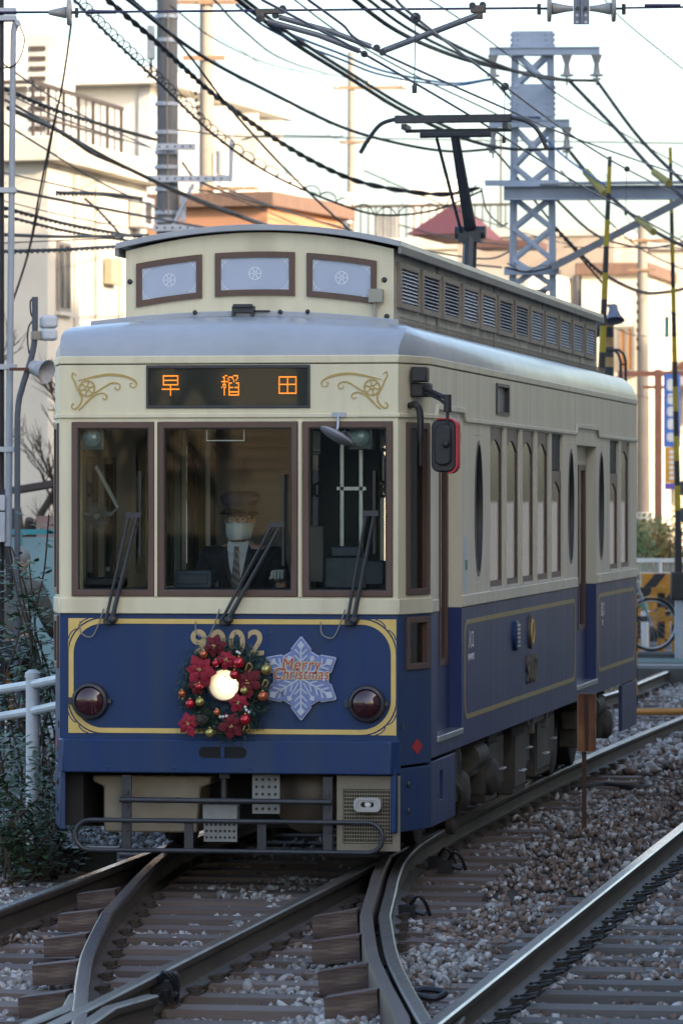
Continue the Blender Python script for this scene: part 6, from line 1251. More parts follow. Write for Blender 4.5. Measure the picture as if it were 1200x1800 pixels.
# main grey pole
p = at(293, 871, 73); mp_ = thing('utility_pole', 'thick grey concrete utility pole with steel clamps rising left of centre', 'utility pole', (p.x, p.y, -.2)); T = yawf((p.x, p.y), TH)
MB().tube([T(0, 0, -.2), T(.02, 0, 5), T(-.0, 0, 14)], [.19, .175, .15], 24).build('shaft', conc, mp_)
for y_, r in ((33, .175), (75, .175), (187, .178), (237, .178), (272, .178), (298, .18), (337, .18), (378, .18), (392, .185)):
    z = at(293, y_, 73).z; MB().lathe([(r, 0), (r + .012, .005), (r + .012, .06), (r, .065)], T(0, 0, z), (0, 0, 1), 24).build('clamp', galv, mp_)
for y_, x0, x1 in ((260, -.16, .46), (316, -.28, 1.02), (402, -.2, .5)):
    z = at(293, y_, 73).z; o = bbox(T, x0, x1, -.27, -.20, z - .05, z + .05).build('cross_arm', galv, mp_)
    for i in range(int((x1 - x0) / .12)): MB().cyl(T(x0 + .06 + i * .12, -.275, z), T(x0 + .06 + i * .12, -.268, z), .018, n=8).build('arm_hole', dkmetal, o)
z = at(293, 245, 73).z; MB().cyl(T(1.0, -.24, at(293, 320, 73).z), T(1.02, -.24, at(293, 248, 73).z), .035).build('arm_upright', galv, mp_)
bbox(T, -.30, -.18, -.1, .05, at(0, 105, 73).z, at(0, 45, 73).z).build('junction_box', M('box_grey', (.40, .42, .44), None, .5), mp_, bevel=.02)
MB().tube([T(-.24, -.03, at(0, 105, 73).z), T(-.23, -.03, at(0, 125, 73).z), T(-.30, -.03, at(0, 138, 73).z)], .018, 6).build('box_lead', BLK, mp_)
MB().tube([T(.03, -.18, at(0, 20, 73).z), T(.01, -.19, at(0, 200, 73).z), T(.04, -.19, at(0, 380, 73).z)], .012, 6).build('pole_conduit', concw, mp_)
bbox(T, .22, .30, -.2, -.1, at(0, 390, 73).z, at(0, 345, 73).z).build('pole_plate', steel, mp_); MB().cyl(T(.1, -.22, at(0, 400, 73).z), T(.42, -.22, at(0, 325, 73).z), .03).build('brace', galv, mp_)
# second pole with transformer, lit by the sun
p = at(363, 871, 100); o2 = thing('utility_pole', 'sunlit concrete utility pole with transformer behind the thick grey pole', 'utility pole', (p.x, p.y, -.2)); T = yawf((p.x, p.y), TH); zz = lambda y_: at(0, y_, 100).z
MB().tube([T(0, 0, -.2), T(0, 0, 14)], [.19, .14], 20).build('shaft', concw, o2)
for y_, x0, x1 in ((5, -.7, .7), (103, -.5, .4)): bbox(T, x0, x1, -.2, -.14, zz(y_) - .05, zz(y_) + .05).build('cross_arm', rustb, o2)
MB().cyl(T(.33, -.1, zz(308)), T(.33, -.1, zz(266)), .13, n=20).build('transformer', M('transformer_grey', (.42, .42, .42), None, .5), o2)
for i in range(5): MB().ball(T(-.22 + .02 * i, -.15, zz(165 + i * 12)), .05, 10, 8).build('cable_fitting', BLK, o2)
bbox(T, -.1, 1.1, -.2, -.14, zz(332) - .04, zz(332) + .04).build('cross_arm', rustb, o2)
for i in range(4): MB().lathe([(.03, 0), (.045, .05), (.03, .1), (.045, .15), (.02, .2)], T(.3 + i * .25, -.17, zz(332)), (0, 0, 1), 10).build('insulator', porc, o2)
# third pole
p = at(617, 871, 145); o3 = thing('utility_pole', 'slim sunlit utility pole standing above the clerestory roof', 'utility pole', (p.x, p.y, -.2)); T = yawf((p.x, p.y), TH); zz = lambda y_: at(0, y_, 145).z
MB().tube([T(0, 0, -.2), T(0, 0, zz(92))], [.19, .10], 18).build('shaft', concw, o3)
bbox(T, -.55, 1.7, -.16, -.1, zz(155) - .05, zz(155) + .05).build('cross_arm', rustb, o3); bbox(T, -.35, .6, -.16, -.1, zz(250) - .04, zz(250) + .04).build('cross_arm', rustb, o3)
for x in (-.45, .55, 1.6): MB().lathe([(.05, 0), (.07, .06), (.05, .14), (.07, .2), (.04, .32)], T(x, -.13, zz(155)), (0, 0, 1), 12).build('insulator', porc, o3)
bbox(T, -.25, .1, -.45, -.12, zz(370), zz(340)).build('pole_box', porc, o3, bevel=.03); MB().cyl(T(-.1, -.2, zz(393)), T(-.1, -.2, zz(375)), .14, n=14).build('transformer', MATS['transformer_grey'], o3)
# far right pole
p = at(1128, 871, 92); o4 = thing('utility_pole', 'sunlit concrete utility pole in front of the cream buildings at the right', 'utility pole', (p.x, p.y, -.2)); T = yawf((p.x, p.y), TH); zz = lambda y_: at(0, y_, 92).z
MB().tube([T(.02, 0, -.2), T(0, 0, zz(385))], [.15, .095], 18).build('shaft', concw, o4); MB().tube([T(.02, 0, -.2), T(.02, 0, zz(900))], .16, 18).build('pole_sleeve', M('sleeve_white', (.6, .58, .55), None, .7), o4)
bbox(T, -.25, .5, -.14, -.09, zz(423) - .03, zz(423) + .03).build('cross_arm', rustb, o4); MB().lathe([(.04, 0), (.055, .05), (.03, .16)], T(-.2, -.11, zz(423)), (0, 0, 1), 10).build('insulator', porc, o4); bbox(T, -.3, .25, -.14, -.1, zz(475) - .02, zz(475) + .02).build('cross_arm', rustb, o4)
for i in range(8): MB().ball(T(-.1, -.1, zz(500 + i * 16)), (.03, .03, .05), 8, 6).build('cable_fitting', BLK, o4)
# ---- steel lattice tower with gantry arm
Zt = 60.0; p = at(935, 871, Zt); tw = thing('lattice_tower', 'grey painted lattice steel tower with insulator arms behind the pantograph', 'tower', (p.x, p.y, -.2)); T = yawf((p.x, p.y), TH - .06); zz = lambda y_: at(0, y_, Zt).z
hw = lambda z: .285 - .010 * (z - 2)
ztop = zz(55); legs = []
for sx in (-1, 1):
    for sy in (0, 1):
        a, b = T(sx * hw(-.2), sy * .5, -.2), T(sx * hw(ztop), sy * .5, ztop); k = MB(); k.bar(a, b, .012, .085, (cos(TH), sin(TH), 0)); k.bar(a, b, .085, .012, (cos(TH), sin(TH), 0)); k.build('leg', bluesteel, tw)
zb = [-.2]; st_ = .62
lev_ = [zz(y_) for y_ in (700, 640, 590, 540, 500, 455, 400, 345, 290, 222)] + [zz(150), zz(90)]
for i, (z0, z1) in enumerate(zip(lev_, lev_[1:])):
    for sy in (0, .5):
        y_ = sy - .02 if sy == 0 else sy + .02
        MB().bar(T(-hw(z0), y_, z0), T(hw(z1), y_, z1), .055, .012, (-sin(TH), cos(TH), 0)).build('brace', bluesteel, tw); MB().bar(T(hw(z0), y_ - .012, z0), T(-hw(z1), y_ - .012, z1), .055, .012, (-sin(TH), cos(TH), 0)).build('brace', bluesteel, tw)
    for sx in (-1, 1): MB().bar(T(sx * hw(z0), 0, z0), T(sx * hw(z1), .5, z1), .012, .05, (0, 0, 1)).build('brace', bluesteel, tw)
for y0, y1 in ((92, 55), (205, 148), (545, 520)):
    a, b = zz(y0), zz(y1); pl = bbox(T, -hw(a) - .01, hw(a) + .01, -.045, -.03, a, b).build('gusset_plate', bluesteel, tw); bbox(T, hw(a) + .012, hw(a) + .024, -.03, .5, a, b).build('gusset_plate', bluesteel, tw); bbox(T, -hw(a) - .01, hw(a) + .01, .53, .545, a, b).build('gusset_plate', bluesteel, tw)
    n = 4 if y0 < 100 else 6
    if y0 < 300:
        for i in range(n):
            for sx in (-1, 1): MB().cyl(T(sx * (hw(a) - .045), -.06, a + (i + .5) * (b - a) / n), T(sx * (hw(a) - .045), -.04, a + (i + .5) * (b - a) / n), .022, n=8).build('bolt', bluesteel, pl); MB().cyl(T(sx * hw(a) + sx * .02, .1, a + (i + .5) * (b - a) / n), T(sx * hw(a) + sx * .06, .1, a + (i + .5) * (b - a) / n), .02, n=8).build('bolt', bluesteel, pl)
def carm(y_, x0, x1, hang):
    z = zz(y_); a = bbox(T, x0, x1, -.14, -.05, z - .045, z + .04).build('insulator_arm', bluesteel, tw); bbox(T, x0, x1, -.16, -.02, z + .04, z + .055).build('arm_flange', bluesteel, a)
    for x in hang: MB().lathe([(.07, 0), (.03, -.12), (.04, -.2), (.045, -.24), (.085, -.25), (.09, -.27), (.03, -.28)], T(x, -.10, z - .045), (0, 0, 1), 18).cyl(T(x, -.1, z - .32), T(x, -.1, z - .44), .012, n=6).box(*[v_ for v_ in (T(x, -.1, 0)[0] - .05, T(x, -.1, 0)[0] + .05, T(x, -.1, 0)[1] - .02, T(x, -.1, 0)[1] + .02, z - .37, z - .34)]).build('insulator', ins, a)
carm(92, -.55, .86, (-.50, .44, .82)); carm(219, -.55, .475, (-.50, .44))
z = zz(322); bbox(T, -.60, .34, -.16, -.10, z - .04, z + .03).build('short_arm', bluesteel, tw)
# gantry beam across the track and its diagonal strut
z = zz(341); g_ = bbox(T, -.36, 5.5, -.22, -.20, z - .075, z + .075).build('gantry_beam', M('gantry_steel', (.30, .34, .41), (.22, .26, .32), .5, .2, scale=3), tw); bbox(T, -.36, 5.5, -.30, -.12, z + .075, z + .09).build('beam_flange', bluesteel, g_); bbox(T, -.36, 5.5, -.30, -.12, z - .09, z - .075).build('beam_flange', bluesteel, g_)
MB().tube([T(.1, -.34, z + .11), T(2.2, -.36, z + .12), T(5.5, -.34, z + .10)], .022, 8).build('beam_cable', M('cable_grey', (.4, .42, .45), None, .5), g_)
zq = zz(472); MB().bar(T(.25, -.25, zq), T(2.15, -.25, zz(338)), .09, .14, (sin(TH), -cos(TH), 0)).build('gantry_strut', M('strut_steel', (.20, .22, .25), (.15, .165, .19), .5, .2, scale=4), tw)
z = zz(477); bbox(T, -.36, .34, -.12, -.04, z - .05, z + .05).build('tower_band', bluesteel, tw)
bbox(T, -.12, .18, -.2, -.1, zz(540), zz(510)).build('tower_box', M('box_dark', (.06, .065, .07), None, .5), tw)
gy_b = bbox(T, 2.05, 2.11, -.36, -.30, zz(372), zz(330)).build('strut_clamp', dkmetal, tw)
MB().tube([T(5.4, 0, -.2), T(5.4, 0, 8.5)], .16, 16).build('gantry_post', conc, tw)
# ---- level crossing: raised booms, machine, horn, hand ladder, mesh fence, hedge
yb_ = stripes('boom_stripes', (.50, .38, .02), (.03, .03, .035), 1.55, (0, 0, 1)); yb2 = stripes('machine_stripes', (.62, .29, .03), (.025, .025, .028), 2.0, (.75, -.12, .75)); yb3 = stripes('bar_stripes', (.62, .29, .03), (.025, .025, .028), 1.9, (1, 0, .0)); yb4 = stripes('post_stripes', (.62, .29, .03), (.025, .025, .028), 2.4, (0, 0, 1))
a = at(1193, 1030, 61); b = at(1177, 340, 61); bo_ = thing('crossing_gate', 'raised yellow and black crossing barrier boom with black machine at the right', 'crossing gate', (a.x, a.y, 0)); MB().tube([V(a.x, a.y, a.z), V(b.x, b.y, b.z + .6)], [.045, .022], 10).build('boom', yb_, bo_)
c_ = at(1194, 1030, 61); MB().obox(c_, (.24, .28, .36), Matrix.Rotation(TH, 3, 'Z')).build('machine_box', M('machine_black', (.02, .02, .022), None, .5), bo_, bevel=.02); MB().cyl((c_.x, c_.y, 0), (c_.x, c_.y, c_.z), .07).build('machine_post', steel, bo_); m_ = at(1191, 975, 61); MB().obox(m_, (.09, .09, .62), Matrix.Rotation(TH, 3, 'Z')).build('boom_sleeve', MATS['machine_black'], bo_)
fl_ = at(1171, 575, 61); MB().obox(fl_, (.05, .01, .27), Matrix.Rotation(TH, 3, 'Z')).build('reflector_flag', M('flag_green', (.15, .5, .35), None, .5), bo_)
a = at(1056, 660, 57); b = at(1071, 275, 57); bo2 = thing('crossing_gate', 'raised yellow and black crossing barrier boom beside the loudspeaker horn', 'crossing gate', (a.x, a.y, 0)); MB().tube([V(a.x - .15, a.y, .9), V(a.x, a.y, a.z), V(b.x, b.y, b.z)], [.05, .045, .025], 10).build('boom', yb_, bo2); MB().box(a.x - .32, a.x + .0, a.y - .15, a.y + .15, .0, .95).build('machine_box', MATS['machine_black'], bo2, bevel=.02)
# warning post with horn
h_ = at(1069, 620, 58.5); wp_ = thing('crossing_signal', 'crossing signal post with grey loudspeaker horn rising behind the tram', 'crossing signal', (h_.x, h_.y, 0)); MB().tube([(h_.x, h_.y, 0), (h_.x, h_.y, at(0, 560, 58.5).z)], .065, 14).build('post', M('post_striped_dark', (.03, .035, .045), None, .5), wp_)
for y_ in (575, 610, 645): z = at(0, y_, 58.5).z; MB().lathe([(.067, 0), (.067, .12)], (h_.x, h_.y, z), (0, 0, 1), 14).build('post_band', M('band_tan', (.42, .27, .12), None, .6), wp_)
hp = at(1077, 543, 58.3); dn = V(.12, -.35, -.93).normalized(); MB().lathe([(.03, -.06), (.055, -.04), (.06, .02), (.085, .09), (.125, .155), (.13, .165), (.11, .15), (.03, .0)], hp, dn, 22, False).build('horn', M('horn_bluegrey', (.16, .19, .26), (.13, .15, .21), .5), wp_); MB().tube([hp, V(h_.x, h_.y, hp.z + .05)], .022, 8).build('horn_bracket', dkmetal, wp_)
for i in range(2): q = at(1046 + i * 2, 580, 58.2); MB().lathe([(.09, 0), (.10, .03), (.10, .12), (.04, .16)], (q.x, q.y, q.z + .02 * i), (0, -1, 0), 16).build('signal_lamp', dkmetal, wp_)
lad = thing('hand_ladder', 'black tubular ladder top behind the tram roof at the right', 'ladder', (h_.x + .2, h_.y + .3, 0)); Zl = 57.5
for dx in (0, 9): MB().tube([at(1062 + dx, 615, Zl), at(1078 + dx, 615, Zl), at(1086 + dx, 622, Zl), at(1090 + dx, 635, Zl), V(at(1090 + dx, 635, Zl).x, at(1090 + dx, 635, Zl).y, 0)], .018, 8).build('stile', dkmetal, lad)
for y_ in (640, 668, 700, 740): MB().cyl(at(1089, y_, Zl), at(1100, y_, Zl), .012, n=8).build('rung', dkmetal, lad)
# striped barriers
q = at(1153, 1040, 66); sb_ = thing('striped_barrier', 'orange and black diagonally striped barrier box behind the bicycle', 'barrier', (q.x, q.y, 0)); Rz = Matrix.Rotation(TH, 3, 'Z')
orp = M('barrier_orange', (.52, .23, .025), (.42, .18, .02), .55, scale=5); MB().obox(q, (.42, .35, .52), Rz).build('striped_box', orp, sb_, bevel=.012)
Tb = yawf((q.x, q.y), TH); fb2 = lambda u, v, d: Tb(u, -.175 - d, q.z + v)
for poly in ([(-.03, .258), (.13, .258), (-.205, -.15), (-.205, .05)], [(.205, .02), (.205, -.20), (.15, -.258), (-.03, -.258)]): MB().extr(poly, fb2, 0, .006).build('black_stripe', M('barrier_black', (.02, .02, .022), None, .55), sb_, smooth=0)
MB().obox(V(q.x, q.y, q.z * .5 - .1), (.36, .3, q.z - .35), Rz).build('box_pedestal', yb2, sb_)
q = at(1158, 1030, 63); sb2 = thing('striped_rail', 'orange and black striped guard rail bars in front of the mesh fence', 'guard rail', (q.x, q.y, 0))
for y_ in (1038, 1088): u = at(1105, y_, 63); v_ = at(1260, y_ - 1, 63); MB().bar(u, v_, .06, .075).build('rail_bar', yb3, sb2)
for x in (1118, 1161, 1196): u = at(x, 871, 63.1); MB().cyl((u.x, u.y, 0), (u.x, u.y, at(0, 1030, 63).z), .055).build('rail_post', yb4, sb2)
u = at(1188, 1060, 62.5); MB().obox(V(u.x, u.y, at(0, 1085, 62.5).z), (.13, .1, .95), Rz).build('end_post', yb4, sb2)
q = at(1117.5, 871, 50); sp_ = thing('striped_post', 'slim orange and black post standing against the tram rear corner', 'post', (q.x, q.y, 0)); MB().cyl((q.x, q.y, -.1), (q.x, q.y, at(0, 1044, 50).z), .014, n=10).build('post', stripes('slim_post', (.62, .29, .03), (.025, .025, .028), 3.2, (0, 0, 1)), sp_); MB().lathe([(.03, 0), (.03, .02)], (q.x, q.y, -.1), (0, 0, 1), 10).build('foot', black, sp_)
a = at(1090, 985, 68); b = at(1300, 985, 68); mf = thing('mesh_fence', 'white wire mesh fence with top rail behind the striped barriers', 'fence', (a.x, a.y, 0)); MB().bar(a, b, .05, .06).build('top_rail', white, mf); k = MB()
for i in range(50): q = a + (b - a) * (i / 49); k.cyl((q.x, q.y, .05), (q.x, q.y, a.z), .006, n=4)
for i in range(8): k.bar(V(a.x, a.y, .1 + i * .13), V(b.x, b.y, .1 + i * .13), .008, .008)
k.build('wire_mesh', white, mf, smooth=0, kind='stuff')
for i in range(4): q = a + (b - a) * (i / 3); MB().cyl((q.x, q.y - .03, 0), (q.x, q.y - .03, a.z + .03), .025).build('fence_post', white, mf)
def shrub(label, px, Z, w, h, n, seed, mat):
    R = random.Random(seed); c = at(px, 871, Z); o = thing('shrub', label, 'shrub', (c.x, c.y, 0), 'shrubs beyond the crossing'); lf_ = MB(); st = MB()
    for i in range(9): a = R.uniform(0, 6.28); st.tube([(c.x, c.y, 0), (c.x + .3 * w * cos(a), c.y + .3 * w * sin(a), h * .5), (c.x + .45 * w * cos(a), c.y + .45 * w * sin(a), h * R.uniform(.75, 1))], [.03, .02, .008], 5)
    cl_ = [(R.uniform(-.5, .5) * w, R.uniform(-.5, .5) * w, R.uniform(.3, .95) * h, R.uniform(.12, .26)) for _ in range(26)]
    for i in range(n):
        q = R.choice(cl_); p_ = V(c.x + q[0], c.y + q[1], q[2]) + V(R.gauss(0, 1), R.gauss(0, 1), R.gauss(0, .8)) * q[3] * .6; d = V(R.uniform(-1, 1), R.uniform(-1, 1), R.uniform(-.6, 1)).normalized(); L = R.uniform(.05, .10); s_ = d.orthogonal().normalized() * L * .4; lf_.add([p_, p_ + d * L * .5 + s_, p_ + d * L, p_ + d * L * .5 - s_], [(0, 1, 2, 3)])
    st.build('stem', stemm, o); lf_.build('foliage', mat, o, smooth=0, recalc=False)
hm = M('hedge_leaf', (.16, .17, .04), (.09, .13, .03), .5, scale=8); hm2 = M('hedge_leaf_green', (.06, .12, .03), (.10, .15, .04), .5, scale=8)
shrub('sunlit yellow green shrub behind the mesh fence next to the tram', 1122, 84, 1.0, 1.75, 1500, 3, hm); shrub('sunlit shrub below the red brown pergola post', 1152, 83, 1.0, 1.7, 1500, 4, hm2); shrub('orange tinted shrub behind the right striped boom', 1182, 82, .9, 1.6, 1500, 5, M('hedge_leaf_gold', (.30, .20, .05), (.16, .15, .04), .5, scale=8)); shrub('low green shrub hidden behind the tram corner', 1095, 80, 1.0, 1.5, 900, 6, hm2)
for q_, l_ in ((670, 'upper'), (0, '')): pass
sg_ = at(1199, 770, 61.2); ws = thing('round_sign', 'pair of grey round discs on the crossing post at the right edge', 'sign', (sg_.x, sg_.y, 1)); 
for y_ in (858, 905): q = at(1203, y_, 61.2); MB().lathe([(.10, 0), (.105, .01), (.10, .02)], q, (0, -1, 0), 22).build('disc', M('disc_grey', (.10, .11, .13), None, .5), ws)
MB().cyl((sg_.x + .06, sg_.y + .05, 0), (sg_.x + .06, sg_.y + .05, at(0, 840, 61.2).z), .03).build('disc_post', steel, ws)
# ---- left edge pole with conduit, horn and box
Zp = 37.0; zz = lambda y_: at(0, y_, Zp).z; p = at(-2, 871, Zp); lp_ = thing('trackside_pole', 'dark pole with pale conduit pipe at the left picture edge', 'pole', (p.x, p.y, -.2)); T = yawf((p.x, p.y), TH)
MB().tube([T(0, 0, -.2), T(0, 0, 7)], [.05, .042], 14).build('shaft', dkmetal, lp_)
x_ = .10; MB().tube([T(x_ - .02, -.05, zz(960)), T(x_, -.05, zz(500)), T(x_ + .02, -.05, zz(60)), T(x_ + .035, -.05, zz(45)), T(x_ + .06, -.07, zz(42))], [.030, .026, .024, .03, .032], 12).build('conduit', M('conduit_grey', (.36, .39, .44), (.30, .33, .38), .5, scale=3), lp_)
for y_ in (20, 33, 335, 645, 790): bbox(T, -.06, x_ + .04, -.09, .06, zz(y_) - .02, zz(y_) + .02).build('pipe_clamp', steel, lp_)
MB().tube(spline([T(x_ - .02, -.05, zz(960)), T(x_, -.06, zz(1000)), T(x_ - .01, -.06, zz(1050)), T(x_ - .05, -.03, zz(860))], 6), .022, 8).build('flex_conduit', BLK, lp_)
MB().tube(spline([T(x_ - .08, -.03, zz(850)), T(x_ - .05, -.03, zz(940)), T(x_ - .01, -.03, zz(1020))], 6), .02, 8).build('flex_conduit', BLK, lp_)
MB().tube(spline([T(x_ + .075, -.07, zz(48)), T(x_ + .11, -.08, zz(75)), T(x_ + .04, -.08, zz(115)), T(-.03, -.06, zz(122))], 6), .006, 6).build('loop_wire', BLK, lp_)
for y0 in (870, 900, 925): bbox(T, .0, .06, -.10, -.05, zz(y0 + 28), zz(y0)).build('pole_switch', galv, lp_, bevel=.006)
bent = thing('bent_pipe', 'dark bent steel pipe carrying a white box and horn near the tram corner', 'pipe', (T(.2, -.1, 0)[0], T(.2, -.1, 0)[1], -.2)); kx = lambda x, y_: at(x, y_, Zp - .15)
MB().tube(spline([V(kx(31, 1085).x, kx(31, 1085).y, -.2), kx(31, 1085), kx(31, 800), kx(32, 720), kx(40, 680), kx(54, 635), kx(61, 600), kx(62, 560), kx(62, 522)], 6), .024, 10).build('pipe', M('pipe_slate', (.085, .095, .12), (.065, .072, .09), .5), bent)
MB().tube(spline([kx(61, 525), kx(54, 530), kx(55, 552), kx(60, 560), kx(51, 575), kx(49, 600), kx(52, 622)], 6), .007, 6).build('pipe_cable', BLK, bent); bbox(T, .0, .01, 0, .01, 0, .01) 
wb = thing('sensor_box', 'white ribbed plastic sensor box clamped to the bent pipe', 'box', tuple(kx(86, 575)), None); c_ = kx(86, 577); Rz = Matrix.Rotation(TH + .25, 3, 'Z')
MB().obox(c_ + V(0, 0, .05), (.125, .16, .10), Rz).obox(c_ - V(0, 0, .05), (.12, .155, .095), Rz).build('box_shell', M('box_white', (.58, .60, .64), (.5, .52, .56), .5), wb, bevel=.022); MB().obox(kx(66, 590), (.09, .08, .07), Rz).build('box_bracket', M('bracket_tan', (.30, .27, .22), None, .5), wb, bevel=.006)
hn = thing('loudspeaker', 'grey trackside horn speaker on a rusty bracket at the left', 'loudspeaker', tuple(kx(70, 648))); q = kx(58, 645); MB().lathe([(.03, -.02), (.055, 0), (.06, .05), (.062, .06), (.09, .15), (.098, .155), (.088, .145), (.03, .05)], q, V(.80, -.45, -.25), 20, False).build('horn_bell', M('horn_white', (.42, .43, .45), (.34, .34, .36), .5, c3=(.3, .2, .12), s3=8), hn); bbox(T, .10, .33, -.20, -.15, zz(650) - .012, zz(650) + .012).build('horn_bracket', M('bracket_rust', (.12, .04, .025), (.08, .03, .02), .7), hn)
# ================================================================ OVERHEAD: insulators, pull-off rods, wires
Zs = 31.0
def fit(px, py, Z=Zs): return at(px, py, Z)
sb = thing('span_insulator', 'twin disc insulators on a perforated bracket at the top right', 'insulator', tuple(fit(1021, 20))); ux = RT; k = MB()
c_ = fit(1021, 15); Rz = Matrix.Rotation(TH, 3, 'Z'); br_ = MB().obox(c_ + V(0, 0, .02), (.105, .012, .25), Rz).obox(c_ + V(0, 0, .02) - FWD * .03, (.01, .05, .25), Rz).build('bracket_plate', MATS['strut_steel'] if False else M('bracket_slate', (.22, .24, .30), (.17, .19, .24), .45, .3), sb)
for dx in (-.028, .028):
    for dz in (-.11, -.065, .10): MB().cyl(c_ + RT * dx + V(0, 0, dz + .02) - FWD * .0065, c_ + RT * dx + V(0, 0, dz + .02) - FWD * .009, .010, n=10).build('plate_hole', M('hole_pale', (.7, .72, .76), None, .6), br_)
    MB().cyl(c_ + RT * dx - FWD * .006, c_ + RT * dx - FWD * .03, .012, n=8).build('plate_bolt', dkmetal, br_)
for s_ in (-1, 1):
    e = c_ + RT * (s_ * .055); MB().lathe([(.018, 0), (.022, .04), (.032, .09), (.042, .135), (.035, .14), (.085, .145), (.09, .155), (.085, .17), (.03, .175)], e, RT * s_, 22).build('disc_insulator', ins, sb); MB().tube([e + RT * s_ * .17, e + RT * s_ * .235], .008, 8).cyl(e + RT * s_ * .225 + V(0, 0, -.04), e + RT * s_ * .225 + V(0, 0, .03), .013, n=8).build('shackle', dkmetal, sb)
sl_ = thing('span_insulator', 'single disc insulator on the span wire at the top left', 'insulator', tuple(fit(110, 22))); e = fit(86, 22); MB().lathe([(.014, 0), (.022, .03), (.035, .09), (.04, .115), (.03, .118), (.082, .122), (.088, .135), (.08, .15), (.03, .155)], e, RT, 22).build('disc_insulator', ins, sl_); MB().tube([e + RT * .15, e + RT * .20], .01, 8).cyl(e + RT * .185 + V(0, 0, -.035), e + RT * .185 + V(0, 0, .03), .012, n=8).build('shackle', dkmetal, sl_)
w1 = M('wire_violet', (.045, .04, .09), (.06, .055, .10), .4, .3, scale=5)
def wire(pts, r, label, mat=BLK, style=None, n=8, cat='wire'):
    if mat is not w1: pts = [(a_, b_, 60 - (60 - c_) * .45 if c_ < 60 else c_) for a_, b_, c_ in pts]; r *= .70
    P = spline([at(*q) for q in pts], n); k = MB()
    if style == 'twist':
        L = 0; out = [[], []]
        for i in range(len(P) - 1):
            seg = P[i + 1] - P[i]; m = max(2, int(seg.length / .06)); t = seg.normalized(); a_ = t.orthogonal().normalized(); b2 = t.cross(a_); a_ = V(0, 0, 1) - t * t.z; a_.normalize(); b2 = t.cross(a_)
            for j in range(m):
                ph = L * 9; L += seg.length / m; c = P[i] + seg * (j / m)
                for w_ in (0, 1): out[w_].append(c + (a_ * cos(ph + pi * w_) + b2 * sin(ph + pi * w_)) * r * .8)
        for o_ in out: k.tube(o_, r * .9, 5)
    elif style and style[0] == 'coil':
        k.tube(P, r, 6); L = 0; out = []; cr = style[1]
        for i in range(len(P) - 1):
            seg = P[i + 1] - P[i]; m = max(3, int(seg.length / .03)); t = seg.normalized(); a_ = (V(0, 0, 1) - t * t.z).normalized(); b2 = t.cross(a_)
            for j in range(m): ph = L * style[2]; L += seg.length / m; out.append(P[i] + seg * (j / m) + (a_ * (cos(ph) + .8) + b2 * sin(ph)) * cr)
        k.tube(out, r * .5, 4)
    else: k.tube(P, r, 6)
    return k.build('wire' if cat == 'wire' else 'cable', mat, smooth=60, recalc=False, label=label, cat=cat, group='overhead wires')
wire([(-20, 22, Zs), (300, 20, Zs), (600, 17, Zs), (840, 15, Zs), (950, 14, Zs)], .0085, 'horizontal span wire along the top edge', w1); wire([(1092, 14, Zs), (1230, 12, Zs)], .007, 'short span wire right of the twin insulators', w1)
MB().tube([fit(1132, 10), fit(1150, 10), fit(1195, 10)], .012, 8).build('turnbuckle', w1, label='turnbuckle on the span wire at the top right corner', cat='turnbuckle')
MB().tube([fit(150, 21), fit(160, 21), fit(205, 21)], [.006, .014, .012], 8).build('turnbuckle', w1, label='turnbuckle on the span wire at the top left', cat='turnbuckle')
# pull-off fittings
rod = M('rod_grey', (.16, .165, .18), (.12, .125, .14), .45, .4)
po = thing('pull_off_arm', 'long grey pull-off rod hanging from the span wire clamp', 'pull-off arm', tuple(fit(840, 18))); MB().tube([fit(838, 27), fit(672, 90)], .021, 10).build('rod', rod, po); MB().obox(fit(840, 16), (.10, .05, .05)).obox(fit(841, 27), (.05, .04, .05)).build('clamp', M('clamp_brown', (.12, .10, .085), None, .5, .3), po, bevel=.006)
for px, py in ((830, 10), (848, 9), (662, 84), (672, 92)): MB().lathe([(.022, -.02), (.024, 0), (.022, .02)], fit(px, py), (0, -1, 0), 10).build('bolt', dkmetal, po)
po2 = thing('pull_off_arm', 'pair of grey pull-off rods under the clamp plate left of centre', 'pull-off arm', tuple(fit(470, 25))); MB().tube([fit(470, 37), fit(560, 62), fit(632, 90)], .019, 10).build('rod', rod, po2); MB().tube([fit(490, 30), fit(580, 55), fit(652, 82)], .019, 10).build('rod', rod, po2); MB().obox(fit(474, 20), (.19, .05, .035)).obox(fit(458, 30), (.05, .04, .06)).build('clamp_plate', MATS['clamp_brown'], po2, bevel=.006)
for px, py in ((640, 95), (456, 33), (484, 27), (497, 15)): MB().lathe([(.022, -.02), (.024, 0), (.022, .02)], fit(px, py), (0, -1, 0), 10).build('bolt', dkmetal, po2)
cz_ = lambda y_: 2.92 * FPX / (HY - y_)                        # distance at which a wire at contact height shows at that height
wire([(461, 0, 27.6), (560, 52, 29.4), (640, 95, 31), (845, 215, cz_(215)), (1010, 320, cz_(320)), (1200, 425, cz_(425)), (1330, 500, cz_(500))], .0085, 'contact wire running over the pantograph to the lower right', w1)
wire([(542, 0, 27.5), (600, 42, 29), (660, 88, 31), (890, 192, 38), (1010, 243, 44), (1200, 310, 55)], .0085, 'second contact wire from the rod end toward the tower', w1)
wire([(690, -8, 26), (730, 31, 28), (887, 152, 36), (1010, 242, 44), (1100, 297, 50), (1210, 352, 60)], .009, 'messenger wire with pulleys passing in front of the tower', w1)
